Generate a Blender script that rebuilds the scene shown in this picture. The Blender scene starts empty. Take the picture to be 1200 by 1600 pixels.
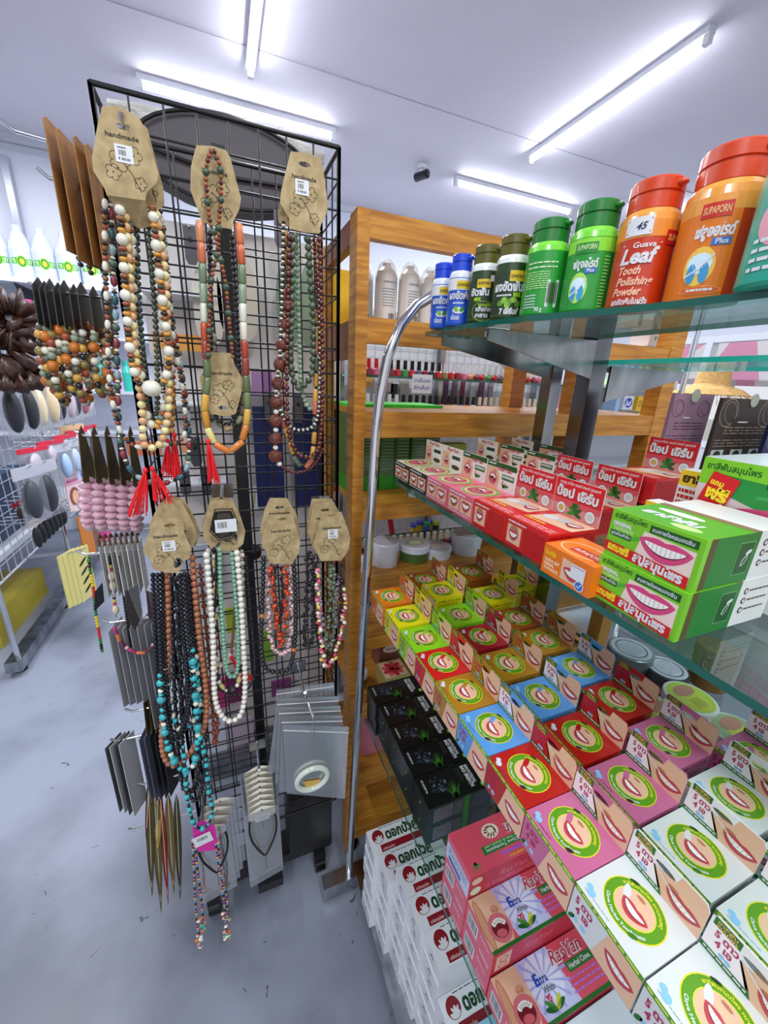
import bpy, math, random
from mathutils import Vector as V, Matrix
random.seed(7)
C = bpy.context.scene.collection
PI = math.pi
# ---------------------------------------------------------------- camera, world, light, exposure
ROW = (V((0.92952644, -0.36619553, 0.04337556)), V((-0.0774624, -0.30890722, -0.94793244)), V((0.36052764, 0.87776828, -0.31550381)))
EYE = V((0, 0, 1.4)); FPX = 616.1
cd = bpy.data.cameras.new('camera'); cam = bpy.data.objects.new('camera', cd); C.objects.link(cam)
cd.sensor_width = 36; cd.lens = FPX * 36 / 1600; cd.clip_start = 0.01; cd.clip_end = 60
cam.matrix_world = Matrix(((ROW[0].x, -ROW[1].x, -ROW[2].x, EYE.x), (ROW[0].y, -ROW[1].y, -ROW[2].y, EYE.y), (ROW[0].z, -ROW[1].z, -ROW[2].z, EYE.z), (0, 0, 0, 1)))
S = bpy.context.scene; S.camera = cam
w = bpy.data.worlds.new('daylight'); S.world = w; w.use_nodes = True
w.node_tree.nodes['Background'].inputs[0].default_value = (0.92, 0.94, 1.0, 1); w.node_tree.nodes['Background'].inputs[1].default_value = 0.7
S.view_settings.view_transform = 'Standard'; S.view_settings.look = 'None'; S.view_settings.gamma = 1; S.view_settings.use_curve_mapping = False
S.view_settings.exposure = 0.3
def area(name, loc, sx, sy, power, color=(0.93, 0.96, 1.0)):
    l = bpy.data.lights.new(name, 'AREA'); l.shape = 'RECTANGLE'; l.size = sx; l.size_y = sy; l.energy = power; l.color = color
    o = bpy.data.objects.new(name, l); C.objects.link(o); o.location = loc
    return o
for i, (p, sx, sy, e) in enumerate([((2.07, 2.15, 2.78), .08, 1.15, 22), ((0.25, 3.07, 2.78), 1.1, .08, 16), ((2.34, 3.2, 2.78), 1.1, .08, 14), ((0.27, 2.1, 2.78), .08, 1.1, 20),
        ((-1.3, 1.6, 2.78), .1, 1.2, 22), ((0.3, -0.5, 2.78), .2, 1.2, 15), ((-1.0, -.9, 2.7), .2, 1.2, 26), ((1.6, -.2, 2.78), 1.2, .2, 14), ((-1.6, 3.2, 2.78), 1.1, .1, 12)]):
    area('tube_light', p, sx, sy, e)

# ---------------------------------------------------------------- pixel rays onto real planes
def ray(px, py):
    a, b = (px - 600) / FPX, (py - 800) / FPX
    return ROW[0] * a + ROW[1] * b + ROW[2]
def ony(px, py, Y): d = ray(px, py); return EYE + d * (Y / d.y)
def onx(px, py, X): d = ray(px, py); return EYE + d * (X / d.x)
def onz(px, py, Z): d = ray(px, py); return EYE + d * ((Z - 1.4) / d.z)

# ---------------------------------------------------------------- materials
def lin(h):
    h = h.lstrip('#'); h = ''.join(a * 2 for a in h) if len(h) == 3 else h; o = []
    for i in (0, 2, 4):
        c = int(h[i:i + 2], 16) / 255; o.append(c / 12.92 if c <= .04045 else ((c + .055) / 1.055) ** 2.4)
    return (*o, 1)
_m = {}
def K(hexa, rough=.42, metal=0., emit=0., coat=0., trans=0., alpha=1., sss=0.):
    key = (hexa, rough, metal, emit, coat, trans, alpha)
    if key in _m: return _m[key]
    m = bpy.data.materials.new('colour_' + hexa.strip('#')); m.use_nodes = True; b = m.node_tree.nodes['Principled BSDF']
    b.inputs['Base Color'].default_value = lin(hexa); b.inputs['Roughness'].default_value = rough; b.inputs['Metallic'].default_value = metal
    if emit: b.inputs['Emission Color'].default_value = lin(hexa); b.inputs['Emission Strength'].default_value = emit
    if coat: b.inputs['Coat Weight'].default_value = coat; b.inputs['Coat Roughness'].default_value = .08
    if trans: b.inputs['Transmission Weight'].default_value = trans
    if alpha < 1: b.inputs['Alpha'].default_value = alpha
    _m[key] = m; return m
def nodes_mat(name):
    m = bpy.data.materials.new(name); m.use_nodes = True; nt = m.node_tree
    return m, nt, nt.nodes['Principled BSDF'], nt.nodes, nt.links
def noise_mat(name, stops, scale, rough=.5, vscale=(1, 1, 1), detail=5, bump=0., distort=0., metal=0.):
    m, nt, b, N, L = nodes_mat(name)
    tc = N.new('ShaderNodeTexCoord'); mp = N.new('ShaderNodeMapping'); mp.inputs['Scale'].default_value = vscale
    no = N.new('ShaderNodeTexNoise'); no.inputs['Scale'].default_value = scale; no.inputs['Detail'].default_value = detail; no.inputs['Distortion'].default_value = distort
    cr = N.new('ShaderNodeValToRGB')
    while len(cr.color_ramp.elements) < len(stops): cr.color_ramp.elements.new(.5)
    for e, (p, h) in zip(cr.color_ramp.elements, stops): e.position = p; e.color = lin(h)
    L.new(tc.outputs['Object'], mp.inputs[0]); L.new(mp.outputs[0], no.inputs['Vector']); L.new(no.outputs[0], cr.inputs[0]); L.new(cr.outputs[0], b.inputs['Base Color'])
    b.inputs['Roughness'].default_value = rough; b.inputs['Metallic'].default_value = metal
    if bump:
        bp = N.new('ShaderNodeBump'); bp.inputs['Strength'].default_value = bump; bp.inputs['Distance'].default_value = .002
        L.new(no.outputs[0], bp.inputs['Height']); L.new(bp.outputs[0], b.inputs['Normal'])
    return m
def clear_mat(name, tint, amount, rough=.05, edge=.25):
    m, nt, b, N, L = nodes_mat(name)
    N.remove(b); out = N['Material Output']
    tr = N.new('ShaderNodeBsdfTransparent'); tr.inputs[0].default_value = lin(tint)
    gl = N.new('ShaderNodeBsdfGlossy'); gl.inputs['Roughness'].default_value = rough
    df = N.new('ShaderNodeBsdfDiffuse'); df.inputs[0].default_value = lin('#e8ecf0')
    fr = N.new('ShaderNodeFresnel'); fr.inputs[0].default_value = 1.45
    a = N.new('ShaderNodeMixShader'); c = N.new('ShaderNodeMixShader'); a.inputs[0].default_value = amount
    mul = N.new('ShaderNodeMath'); mul.operation = 'MULTIPLY'; mul.inputs[1].default_value = edge * 4
    L.new(tr.outputs[0], a.inputs[1]); L.new(df.outputs[0], a.inputs[2]); L.new(fr.outputs[0], mul.inputs[0]); L.new(mul.outputs[0], c.inputs[0])
    L.new(a.outputs[0], c.inputs[1]); L.new(gl.outputs[0], c.inputs[2]); L.new(c.outputs[0], out.inputs[0])
    return m
WOOD = noise_mat('pine_wood', [(.25, '#9c6222'), (.5, '#bc7c2c'), (.62, '#cc9038'), (.8, '#ac6e28')], 5, .34, (3, 3, 22), 6, .05, .6)
WOODX = noise_mat('pine_wood_rail', [(.25, '#9c6222'), (.5, '#bc7c2c'), (.62, '#cc9038'), (.8, '#ac6e28')], 4, .34, (2, 22, 22), 6, .05, .8)
WOODD = noise_mat('brown_wood', [(.3, '#6b3c1e'), (.6, '#8a5230'), (.8, '#744428')], 5, .45, (3, 22, 3), 6, .05, .6)
KRAFT = noise_mat('kraft_card', [(.3, '#98855e'), (.5, '#b09a70'), (.7, '#c2ae84')], 60, .8, (1, 1, 1), 6)
KRAFTB = noise_mat('brown_kraft', [(.3, '#8a5a28'), (.6, '#a87438'), (.8, '#b8844a')], 25, .75)
BLACK = K('#0b0b0d', .35); BLACKM = K('#141416', .5)
CHROME = K('#d8dade', .12, 1.); STEEL = noise_mat('worn_steel', [(.3, '#6a6c70'), (.6, '#b0b4b8'), (.8, '#dfe2e6')], 14, .22, (1, 1, .4), 6, .04, 0, 1.)
DSTEEL = noise_mat('dark_steel', [(.3, '#54565a'), (.6, '#8a8e94'), (.8, '#c8ccd2')], 10, .16, (1, 1, .3), 6, .04, 0, 1.)
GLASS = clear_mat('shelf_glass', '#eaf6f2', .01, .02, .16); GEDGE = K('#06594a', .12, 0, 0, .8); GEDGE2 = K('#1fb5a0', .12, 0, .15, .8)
BAG = clear_mat('clear_bag', '#f8f8f8', .13, .2, .16); BAGT = clear_mat('clear_film', '#fafafa', .05, .12, .12)
WHITE = K('#dfe2e5'); PAPER = K('#e6e8ea', .7); SKIN = K('#e6bc9c', .5); SKIND = K('#b87858', .5); LIP = K('#c0404e', .35); LIPD = K('#701018', .5); TOOTH = K('#f6f4ee', .3)
GREEN = K('#1c6a24'); LGREEN = K('#86b81e'); INK = K('#3a3226', .7); INKG = K('#50504e', .6)
STONE = noise_mat('marbled_cap', [(.35, '#e8e8e8'), (.6, '#c8ccd0'), (.8, '#f4f4f6')], 8, .3)

# ---------------------------------------------------------------- mesh builder
class MB:
    def __init__(s): s.v = []; s.f = []; s.m = []; s.s = []; s.mats = []
    def mi(s, mat):
        if mat not in s.mats: s.mats.append(mat)
        return s.mats.index(mat)
    def add(s, vs, fs, mat, smooth=False):
        o = len(s.v); i = s.mi(mat); s.v += [tuple(v) for v in vs]
        for f in fs: s.f.append(tuple(o + k for k in f)); s.m.append(i); s.s.append(smooth)
    def box(s, a, b, mat, rot=None, mats=None):
        x0, y0, z0 = a; x1, y1, z1 = b
        vs = [V((x, y, z)) for z in (z0, z1) for y in (y0, y1) for x in (x0, x1)]
        if rot is not None: vs = [rot @ v for v in vs]
        fs = [(0, 2, 3, 1), (4, 5, 7, 6), (0, 1, 5, 4), (2, 6, 7, 3), (0, 4, 6, 2), (1, 3, 7, 5)]   # -z +z -y +y -x +x
        if mats:
            for f, mm in zip(fs, mats): s.add([vs[i] for i in f], [(0, 1, 2, 3)], mm)
        else: s.add(vs, fs, mat)
        return s
    def tube(s, pts, r, mat, n=8, caps=True):
        pts = [V(p) for p in pts]; rs = r if isinstance(r, (list, tuple)) else [r] * len(pts)
        vs = []; up = None
        for i, p in enumerate(pts):
            t = (pts[min(i + 1, len(pts) - 1)] - pts[max(i - 1, 0)])
            t = t.normalized() if t.length > 1e-9 else V((0, 0, 1))
            if up is None: up = V((0, 0, 1)) if abs(t.z) < .9 else V((1, 0, 0))
            a = t.cross(up).normalized(); b = a.cross(t).normalized(); up = b
            for k in range(n): q = 2 * PI * k / n; vs.append(p + a * (math.cos(q) * rs[i]) + b * (math.sin(q) * rs[i]))
        fs = [(i * n + k, i * n + (k + 1) % n, (i + 1) * n + (k + 1) % n, (i + 1) * n + k) for i in range(len(pts) - 1) for k in range(n)]
        s.add(vs, fs, mat, True)
        if caps: s.add(vs[:n], [tuple(range(n))], mat); s.add(vs[-n:], [tuple(range(n))], mat)
        return s
    def lathe(s, prof, c, mat, n=24, mats=None, axis='z'):
        c = V(c); 
        for j in range(len(prof) - 1):
            (r0, z0), (r1, z1) = prof[j], prof[j + 1]; vs = []
            for r, z in ((r0, z0), (r1, z1)):
                for k in range(n):
                    q = 2 * PI * k / n
                    d = V((math.cos(q) * r, math.sin(q) * r, z)) if axis == 'z' else (V((math.cos(q) * r, z, math.sin(q) * r)) if axis == 'y' else V((z, math.cos(q) * r, math.sin(q) * r)))
                    vs.append(c + d)
            s.add(vs, [(k, (k + 1) % n, n + (k + 1) % n, n + k) for k in range(n)], mats[j] if mats else mat, abs(r0 - r1) < 3 * abs(z0 - z1) + 1e-9)
        return s
    def ball(s, c, r, mat, sc=(1, 1, 1), n=8, m=6, rot=None):
        c = V(c); vs = []
        for j in range(1, m):
            a = PI * j / m
            for k in range(n):
                q = 2 * PI * k / n; d = V((math.sin(a) * math.cos(q) * sc[0], math.sin(a) * math.sin(q) * sc[1], math.cos(a) * sc[2])) * r
                vs.append(c + (rot @ d if rot is not None else d))
        top = V((0, 0, r * sc[2])); 
        if rot is not None: top = rot @ top
        vs += [c + top, c - top]; t = len(vs) - 2
        fs = [(j * n + k, j * n + (k + 1) % n, (j + 1) * n + (k + 1) % n, (j + 1) * n + k) for j in range(m - 2) for k in range(n)]
        fs += [(t, (k + 1) % n, k) for k in range(n)] + [(t + 1, (m - 2) * n + k, (m - 2) * n + (k + 1) % n) for k in range(n)]
        s.add(vs, fs, mat, True); return s
    def slab(s, pts, n, th, mat, edge=None):          # a flat outline given real thickness
        pts = [V(p) for p in pts]; n = V(n).normalized() * th; k = len(pts)
        vs = pts + [p - n for p in pts]
        s.add(vs, [tuple(range(k)), tuple(range(2 * k - 1, k - 1, -1))], mat)
        s.add(vs, [(i, i + k, (i + 1) % k + k, (i + 1) % k) for i in range(k)], edge or mat); return s
    # flat printing on a surface: F maps (x, y, level) to a point just above it
    def dp(s, F, pts, mat, k=1): s.add([F(x, y, k) for x, y in pts], [tuple(range(len(pts)))], mat); return s
    def dr(s, F, x0, y0, x1, y1, mat, k=1, nx=1):
        for i in range(nx):
            a = x0 + (x1 - x0) * i / nx; b = x0 + (x1 - x0) * (i + 1) / nx
            s.add([F(a, y0, k), F(b, y0, k), F(b, y1, k), F(a, y1, k)], [(0, 1, 2, 3)], mat, nx > 1)
        return s
    def de(s, F, cx, cy, rx, ry, mat, k=1, n=20, r0=0., rings=1, ang=0., a0=0., a1=2 * PI):
        full = a1 - a0 > 6.28; vs = []; rr = [r0 + (1 - r0) * i / rings for i in range(rings + 1)]; ca, sa = math.cos(ang), math.sin(ang)
        for r in rr:
            for j in range(n + (0 if full else 1)):
                q = a0 + (a1 - a0) * j / n; x = rx * r * math.cos(q); y = ry * r * math.sin(q); vs.append(F(cx + x * ca - y * sa, cy + x * sa + y * ca, k))
        c = n if full else n + 1
        s.add(vs, [(i * c + j, (i + 1) * c + j, (i + 1) * c + (j + 1) % c, i * c + (j + 1) % c) for i in range(rings) for j in range(n)], mat); return s
    def line(s, F, pts, wd, mat, k=1):
        for (x0, y0), (x1, y1) in zip(pts, pts[1:]):
            dx, dy = x1 - x0, y1 - y0; l = math.hypot(dx, dy) or 1; ox, oy = -dy / l * wd / 2, dx / l * wd / 2
            s.dp(F, [(x0 + ox, y0 + oy), (x0 - ox, y0 - oy), (x1 - ox, y1 - oy), (x1 + ox, y1 + oy)], mat, k)
        return s
    def txt(s, F, t, x, y, h, mat, k=2, fit=None, bold=.02, ang=0., shear=0., anchor='l'):
        vs, fs, W = text_shape(t, bold, shear); sc = h / .72; sx = sc if fit is None else fit / W
        off = {'l': 0, 'c': -W * sx / 2, 'r': -W * sx}[anchor]; ca, sa = math.cos(ang), math.sin(ang)
        out = []
        for a, b in vs: a = a * sx + off; b = b * sc; out.append(F(x + a * ca - b * sa, y + a * sa + b * ca, k))
        s.add(out, fs, mat); return s
    def lines(s, F, x0, y0, x1, y1, n, mat, k=1, th=.35, jag=True):     # rows of small print
        rnd = random.Random(n * 31 + int(abs(x1) * 1e4)); st = (y1 - y0) / n
        for i in range(n):
            y = y0 + st * (i + .3); x = x0
            while x < x1:
                l = (x1 - x0) * rnd.uniform(.05, .22); e = min(x + l, x1); s.dr(F, x, y, e, y + st * th, mat, k); x = e + (x1 - x0) * .03
        return s
    def smile(s, F, cx, cy, w, h, ang=0., k=2, lip=None, teeth=7):
        ca, sa = math.cos(ang), math.sin(ang); lip = lip or LIP
        R = lambda x, y: (cx + (x * ca - y * sa) * w / 2, cy + (x * sa + y * ca) * h)
        ts = [-1 + i / 7 for i in range(15)]
        s.dp(F, [R(t * 1.04, .02 - 1.12 * (1 - t * t) ** .8) for t in ts] + [R(t * 1.04, .02 + .34 * (1 - t * t) ** .7 - .14 * math.exp(-30 * t * t)) for t in ts[-2:0:-1]], lip, k)
        s.dp(F, [R(t * .86, .0 - .72 * (1 - t * t) ** .8) for t in ts] + [R(t * .86, -.06 * (1 - t * t)) for t in ts[-2:0:-1]], LIPD, k + 1)
        s.dp(F, [R(t * .82, -.04 - .58 * (1 - t * t) ** .8) for t in ts] + [R(t * .82, -.05 * (1 - t * t)) for t in ts[-2:0:-1]], TOOTH, k + 2)
        for i in range(1, teeth):
            t = -1 + 2 * i / teeth; a = R(t * .8, -.05); b = R(t * .8, -.04 - .55 * (1 - t * t) ** .8); s.line(F, [a, b], w * .008, SKIND, k + 3)
        return s
    def laugh(s, F, cx, cy, r, ang=0., k=2):            # wide open laughing mouth, nose above
        ca, sa = math.cos(ang), math.sin(ang); R = lambda x, y: (cx + (x * ca - y * sa) * r, cy + (x * sa + y * ca) * r)
        s.de(F, *R(.1, 1.25), r * .42, r * .3, K('#d49c7c'), k, 12, ang=ang); s.de(F, cx, cy, r * 1.08, r * 1.02, K('#d4707c', .3), k, 20, ang=ang); s.de(F, *R(0, -.02), r * .78, r * .68, LIPD, k + 1, 18, ang=ang)
        s.de(F, *R(0, -.38), r * .5, r * .28, K('#d0606a'), k + 2, 12, ang=ang)
        for i in range(7):
            a = PI * (.2 + .6 * i / 6); s.de(F, *R(.6 * math.cos(a), .5 * math.sin(a) - .03), r * .15, r * .2, TOOTH, k + 3, 8, ang=a - PI / 2 + ang)
        s.de(F, *R(.24, 1.16), r * .12, r * .07, SKIND, k + 1, 8); s.de(F, *R(-.1, 1.16), r * .11, r * .07, SKIND, k + 1, 8); return s
    def barcode(s, F, x, y, w, h, k=2):
        s.dr(F, x, y, x + w, y + h, WHITE, k); rnd = random.Random(5); a = x + w * .08
        while a < x + w * .9: d = w * rnd.uniform(.015, .05); s.dr(F, a, y + h * .15, a + d, y + h * .9, INK, k + 1); a += d + w * rnd.uniform(.02, .05)
        return s
    def mesh(s, name):
        me = bpy.data.meshes.new(name); me.from_pydata(s.v, [], s.f)
        for m in s.mats: me.materials.append(m)
        me.polygons.foreach_set('material_index', s.m); me.polygons.foreach_set('use_smooth', s.s); me.update(); return me
    def shift(s, d): d = V(d); s.v = [(a - d.x, b - d.y, c - d.z) for a, b, c in s.v]; return s
    def build(s, name, parent=None, world=False, label=None):
        if parent is not None and world: s.shift(parent.location)
        loc = V((0, 0, 0))
        if parent is None and s.v:
            xs, ys, zs = zip(*s.v); loc = V(((min(xs) + max(xs)) / 2, (min(ys) + max(ys)) / 2, min(zs))); s.shift(loc)
        o = bpy.data.objects.new(name, s.mesh(name)); C.objects.link(o); o.location = loc
        if parent is not None: o.parent = parent
        if label: o['label'] = label
        return o
_t = {}
def text_shape(t, bold, shear):
    key = (t, bold, shear)
    if key not in _t:
        c = bpy.data.curves.new('t', 'FONT'); c.body = t; c.resolution_u = 2; c.offset = bold; c.shear = shear
        o = bpy.data.objects.new('t', c); m = o.to_mesh(); vs = [(v.co.x, v.co.y) for v in m.vertices]; fs = [tuple(p.vertices) for p in m.polygons]
        o.to_mesh_clear(); bpy.data.objects.remove(o); bpy.data.curves.remove(c)
        W = max([v[0] for v in vs] or [1]); _t[key] = (vs, fs, W)
    return _t[key]
def flat(o, u, v, e=.00012):
    o, u, v = V(o), V(u).normalized(), V(v).normalized(); n = u.cross(v)
    return lambda x, y, k: o + u * x + v * y + n * (k * e)
def cyl(c, r, a0, e=.00034):                          # x runs counter-clockwise seen from above, left to right seen from outside
    c = V(c); return lambda x, y, k: c + V((math.cos(a0 + x / r), math.sin(a0 + x / r), 0)) * (r + k * e) + V((0, 0, y))
def arc(F, cx, cy, r):                               # text bent round a circle
    return lambda x, y, k: F(cx + (r + y) * math.sin(x / r), cy + (r + y) * math.cos(x / r), k)
def arcb(F, cx, cy, r): return lambda x, y, k: F(cx + (r - y) * math.sin(x / r), cy - (r - y) * math.cos(x / r), k)
# ---------------------------------------------------------------- scene tree
def T(name, label, cat, loc=(0, 0, 0), rz=0., group=None):
    o = bpy.data.objects.new(name, None); C.objects.link(o); o.location = loc; o.rotation_euler = (0, 0, rz); o.empty_display_size = .02
    o['label'] = label; o['category'] = cat
    if group: o['group'] = group
    return o
def tag(o, label, cat, group=None, kind=None):
    o['label'] = label; o['category'] = cat
    if group: o['group'] = group
    if kind: o['kind'] = kind
    return o
def struct(name, mb, parent=None):
    o = mb.build(name, parent, world=parent is not None)
    if parent is None: o['kind'] = 'structure'
    return o
def dup(root, loc, rz=None, label=None, group=None, scale=None):
    r = root.copy(); C.objects.link(r); r.location = loc
    if rz is not None: r.rotation_euler = (0, 0, rz)
    if label: r['label'] = label
    if group: r['group'] = group
    if scale: r.scale = scale
    for ch in list(root.children):
        c = ch.copy(); C.objects.link(c); c.parent = r
        for g in list(ch.children): d = g.copy(); C.objects.link(d); d.parent = c
    return r
_proto = {}
def place(key, maker, loc, rz, label, group):        # the first call builds the thing, the next ones copy it
    if key not in _proto:
        o = maker(); _proto[key] = o; o.location = loc; o.rotation_euler = (0, 0, rz); o['label'] = label
        if group: o['group'] = group
        return o
    return dup(_proto[key], loc, rz, label, group)
def holed_card(mb, outline, hole, F, th, mat):       # a card with a real slot cut in it; outline and hole are 2D
    cx = sum(p[0] for p in hole) / len(hole); cy = sum(p[1] for p in hole) / len(hole); N_ = 28
    def hit(poly, a):
        d = (math.cos(a), math.sin(a)); best = 1e9
        for (x0, y0), (x1, y1) in zip(poly, poly[1:] + poly[:1]):
            ex, ey = x1 - x0, y1 - y0; den = d[0] * ey - d[1] * ex
            if abs(den) < 1e-12: continue
            t = ((x0 - cx) * ey - (y0 - cy) * ex) / den; q = ((x0 - cx) * d[1] - (y0 - cy) * d[0]) / den
            if t > 0 and -1e-6 <= q <= 1 + 1e-6: best = min(best, t)
        return best
    angs = sorted([2 * PI * i / N_ for i in range(N_)] + [math.atan2(y - cy, x - cx) % (2 * PI) for x, y in outline]); n = len(angs)
    pi, po = [], []
    for a in angs: ri, ro = hit(hole, a), hit(outline, a); pi.append((cx + ri * math.cos(a), cy + ri * math.sin(a))); po.append((cx + ro * math.cos(a), cy + ro * math.sin(a)))
    vs = [F(x, y, 0) for x, y in pi] + [F(x, y, 0) for x, y in po]; nn = (F(0, 0, 1) - F(0, 0, 0)).normalized() * th
    vs += [v - nn for v in vs]; m = 2 * n
    fs = []
    for i in range(n):
        j = (i + 1) % n; fs += [(i, n + i, n + j, j), (m + i, m + j, m + n + j, m + n + i), (n + i, m + n + i, m + n + j, n + j), (i, j, m + j, m + i)]
    mb.add(vs, fs, mat); return mb
def slot(cx, cy, w, h): return [(cx + w * math.cos(a), cy + h * math.sin(a)) for a in [2 * PI * i / 16 for i in range(16)]]
# ================================================================ the room
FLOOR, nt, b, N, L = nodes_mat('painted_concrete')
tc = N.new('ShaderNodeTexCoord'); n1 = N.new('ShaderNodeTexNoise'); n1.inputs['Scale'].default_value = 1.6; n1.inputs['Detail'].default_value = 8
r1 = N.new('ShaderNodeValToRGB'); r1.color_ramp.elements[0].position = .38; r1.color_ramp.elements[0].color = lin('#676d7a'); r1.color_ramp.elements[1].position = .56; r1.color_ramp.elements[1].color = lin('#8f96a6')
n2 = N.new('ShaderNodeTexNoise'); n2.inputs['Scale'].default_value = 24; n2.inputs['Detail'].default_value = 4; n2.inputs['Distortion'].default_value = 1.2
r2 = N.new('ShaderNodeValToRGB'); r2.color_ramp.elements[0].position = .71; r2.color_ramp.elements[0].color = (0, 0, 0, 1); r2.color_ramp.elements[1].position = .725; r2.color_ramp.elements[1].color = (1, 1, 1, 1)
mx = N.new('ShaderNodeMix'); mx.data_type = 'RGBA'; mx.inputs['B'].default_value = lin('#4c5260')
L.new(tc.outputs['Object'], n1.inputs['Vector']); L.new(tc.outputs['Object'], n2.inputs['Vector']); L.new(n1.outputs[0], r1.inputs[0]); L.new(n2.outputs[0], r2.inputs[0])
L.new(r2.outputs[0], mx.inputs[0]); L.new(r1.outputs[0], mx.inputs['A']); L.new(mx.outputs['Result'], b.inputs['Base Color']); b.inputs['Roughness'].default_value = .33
CEIL = noise_mat('ceiling_board', [(.3, '#d4ced6'), (.7, '#e0dae2')], 1.2, .7)
WALL = K('#d6dae4', .6)
ZC = 2.9
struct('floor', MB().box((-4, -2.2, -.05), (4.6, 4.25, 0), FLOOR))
struct('ceiling', MB().box((-4, -2.2, ZC), (4.6, 4.25, ZC + .05), CEIL))
struct('wall_back', MB().box((-4, 4.15, 0), (4.6, 4.25, ZC), WALL))
struct('wall_right', MB().box((4.5, 3.45, 0), (4.6, 4.15, ZC), WALL).box((4.5, 1.2, 0), (4.6, 3.45, .9), WALL).box((4.5, 1.2, 1.95), (4.6, 3.45, ZC), WALL).box((4.5, -2.2, 0), (4.6, 1.2, ZC), WALL))
struct('wall_left', MB().box((-4, -2.2, 0), (-3.9, 4.15, ZC), WALL))
struct('trim_1', MB().box((-4, 4.12, ZC - .05), (4.5, 4.15, ZC), K('#c8ccd6', .6)))
struct('trim_2', MB().box((-3.9, 2.6, ZC - .003), (4.5, 2.603, ZC), K('#a8a4ac', .8)))
wf = MB()
for y in (1.2, 1.95, 2.7, 3.39): wf.box((4.48, y, .9), (4.58, y + .06, 1.95), K('#e8ecf0', .4))
for z in (.9, 1.89): wf.box((4.482, 1.2, z), (4.578, 3.45, z + .06), K('#e8ecf0', .4))
win = struct('window_1', wf)
pn = MB().box((4.53, 1.26, .96), (4.536, 3.39, 1.89), clear_mat('window_glass', '#ffffff', .0, .01, .1)); pn.build('pane', win, world=True)
struct('ground', MB().box((4.6, -6, -.06), (30, 16, -.01), K('#c8c4bc', .8)))
# fluorescent tubes
def tube_lamp(a, b, label):
    a, b = V(a), V(b); d = (b - a).normalized(); t = T('tube_lamp', label, 'ceiling lamp', ((a.x + b.x) / 2, (a.y + b.y) / 2, ZC - .06), 0, 'fluorescent ceiling tubes')
    s = d.cross(V((0, 0, 1))); m = MB(); q = [a + s * .022, b + s * .022, b - s * .022, a - s * .022]
    m.slab([V((v.x, v.y, ZC - .001)) for v in q], (0, 0, 1), .028, K('#dcdfe6', .4)); m.build('housing', t, world=True)
    z = V((0, 0, ZC - .045)); MB().tube([V((a.x, a.y, 0)) + z + d * .03, V((b.x, b.y, 0)) + z - d * .03], .013, K('#eef4ff', .3, 0, 30.), 10).build('tube', t, world=True)
    for e in (a + d * .012, b - d * .012):
        m = MB(); m.box((e.x - .014, e.y - .014, ZC - .062), (e.x + .014, e.y + .014, ZC - .028), WHITE); m.build('end_cap', t, world=True)
tube_lamp((2.07, 2.73, 0), (2.07, 1.6, 0), 'long bright tube lamp sloping across the upper right of the ceiling')
tube_lamp((-.29, 3.06, 0), (.8, 3.06, 0), 'bright tube lamp behind the top of the black grid stand')
tube_lamp((1.78, 3.22, 0), (2.95, 3.22, 0), 'tube lamp above the end of the pine shelf unit, right of the camera dome')
tube_lamp((.265, 2.72, 0), (.265, 1.58, 0), 'tube lamp pointing straight away at the top of the picture')
tube_lamp((3.3, 2.9, 0), (4.4, 2.9, 0), 'farthest tube lamp, just showing behind the orange powder jars')
# security camera
c = onz(660, 258, ZC); t = T('security_camera', 'small black and white security camera on the ceiling', 'camera', (c.x, c.y, ZC - .09))
MB().lathe([(0, .089), (.035, .089), (.035, .065), (.02, .06), (.02, .045)], (0, 0, 0), WHITE, 16).build('mount', t)
m = MB().tube([(-.02, .05, .03), (.015, -.06, .02)], .028, BLACK, 14); m.ball((.017, -.064, .02), .018, K('#30343a', .05)); m.build('camera_body', t)
tag(MB().tube([ony(0, 188, 3.3), ony(25, 205, 3.3), ony(85, 222, 3.3), ony(150, 240, 3.3)], .012, CHROME, 8).build('curtain_rail'), 'thin metal rail bending along the wall at the far upper left', 'rail')

# ================================================================ pine shelf unit behind the gondola
def wood_unit():
    t = T('wooden_shelf', 'golden pine shelving unit with open back standing behind the chrome gondola', 'shelf unit', (.7, .93, 0))
    x0, x1, y0, y1 = .245, 1.17, .78, 1.07; zt = 1.685
    for x in (x0, .82, x1 - .04):
        for y in (y0, y1 - .045):
            dx = .024 if x < .8 else .05
            MB().box((x, y, .02), (x + dx, y + .045, zt), WOOD).build('post', t, world=True)
    for z0, z1 in ((1.642, 1.685), (1.468, 1.514), (1.285, 1.339), (1.10, 1.133), (.915, .958), (.752, .787), (.535, .585), (.28, .335), (.07, .12)):
        MB().box((x0 + .0245, y0 + .002, z0), (x1, y0 + .022, z1), WOODX).build('rail', t, world=True)
        if z1 < 1.4 and z1 != .958: MB().box((x0 + .0245, y1 - .03, z0), (x1, y1 - .012, z1), WOODX).build('rail', t, world=True)
        if z1 < 1.6: MB().box((x0 + .0245, y0 + .0225, z1 - .014), (x1, y1 - .0305 if z1 != .958 else y0 + .135, z1), WOODX).build('shelf_board', t, world=True)
    for z0, z1 in ((1.64, 1.68), (1.44, 1.51), (.915, .958), (.28, .335)):
        MB().box((x0 + .001, y0 + .0455, z0), (x0 + .02, y1 - .0455, z1), WOODD).build('side_rail', t, world=True)
    for x in (x0 + .03, x1 - .05): MB().lathe([(0, 0), (.018, 0), (.02, .01), (.018, .02), (0, .02)], (x, y0 + .03, 0), BLACK, 12).build('caster', t, world=True)
wood_unit()

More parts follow.
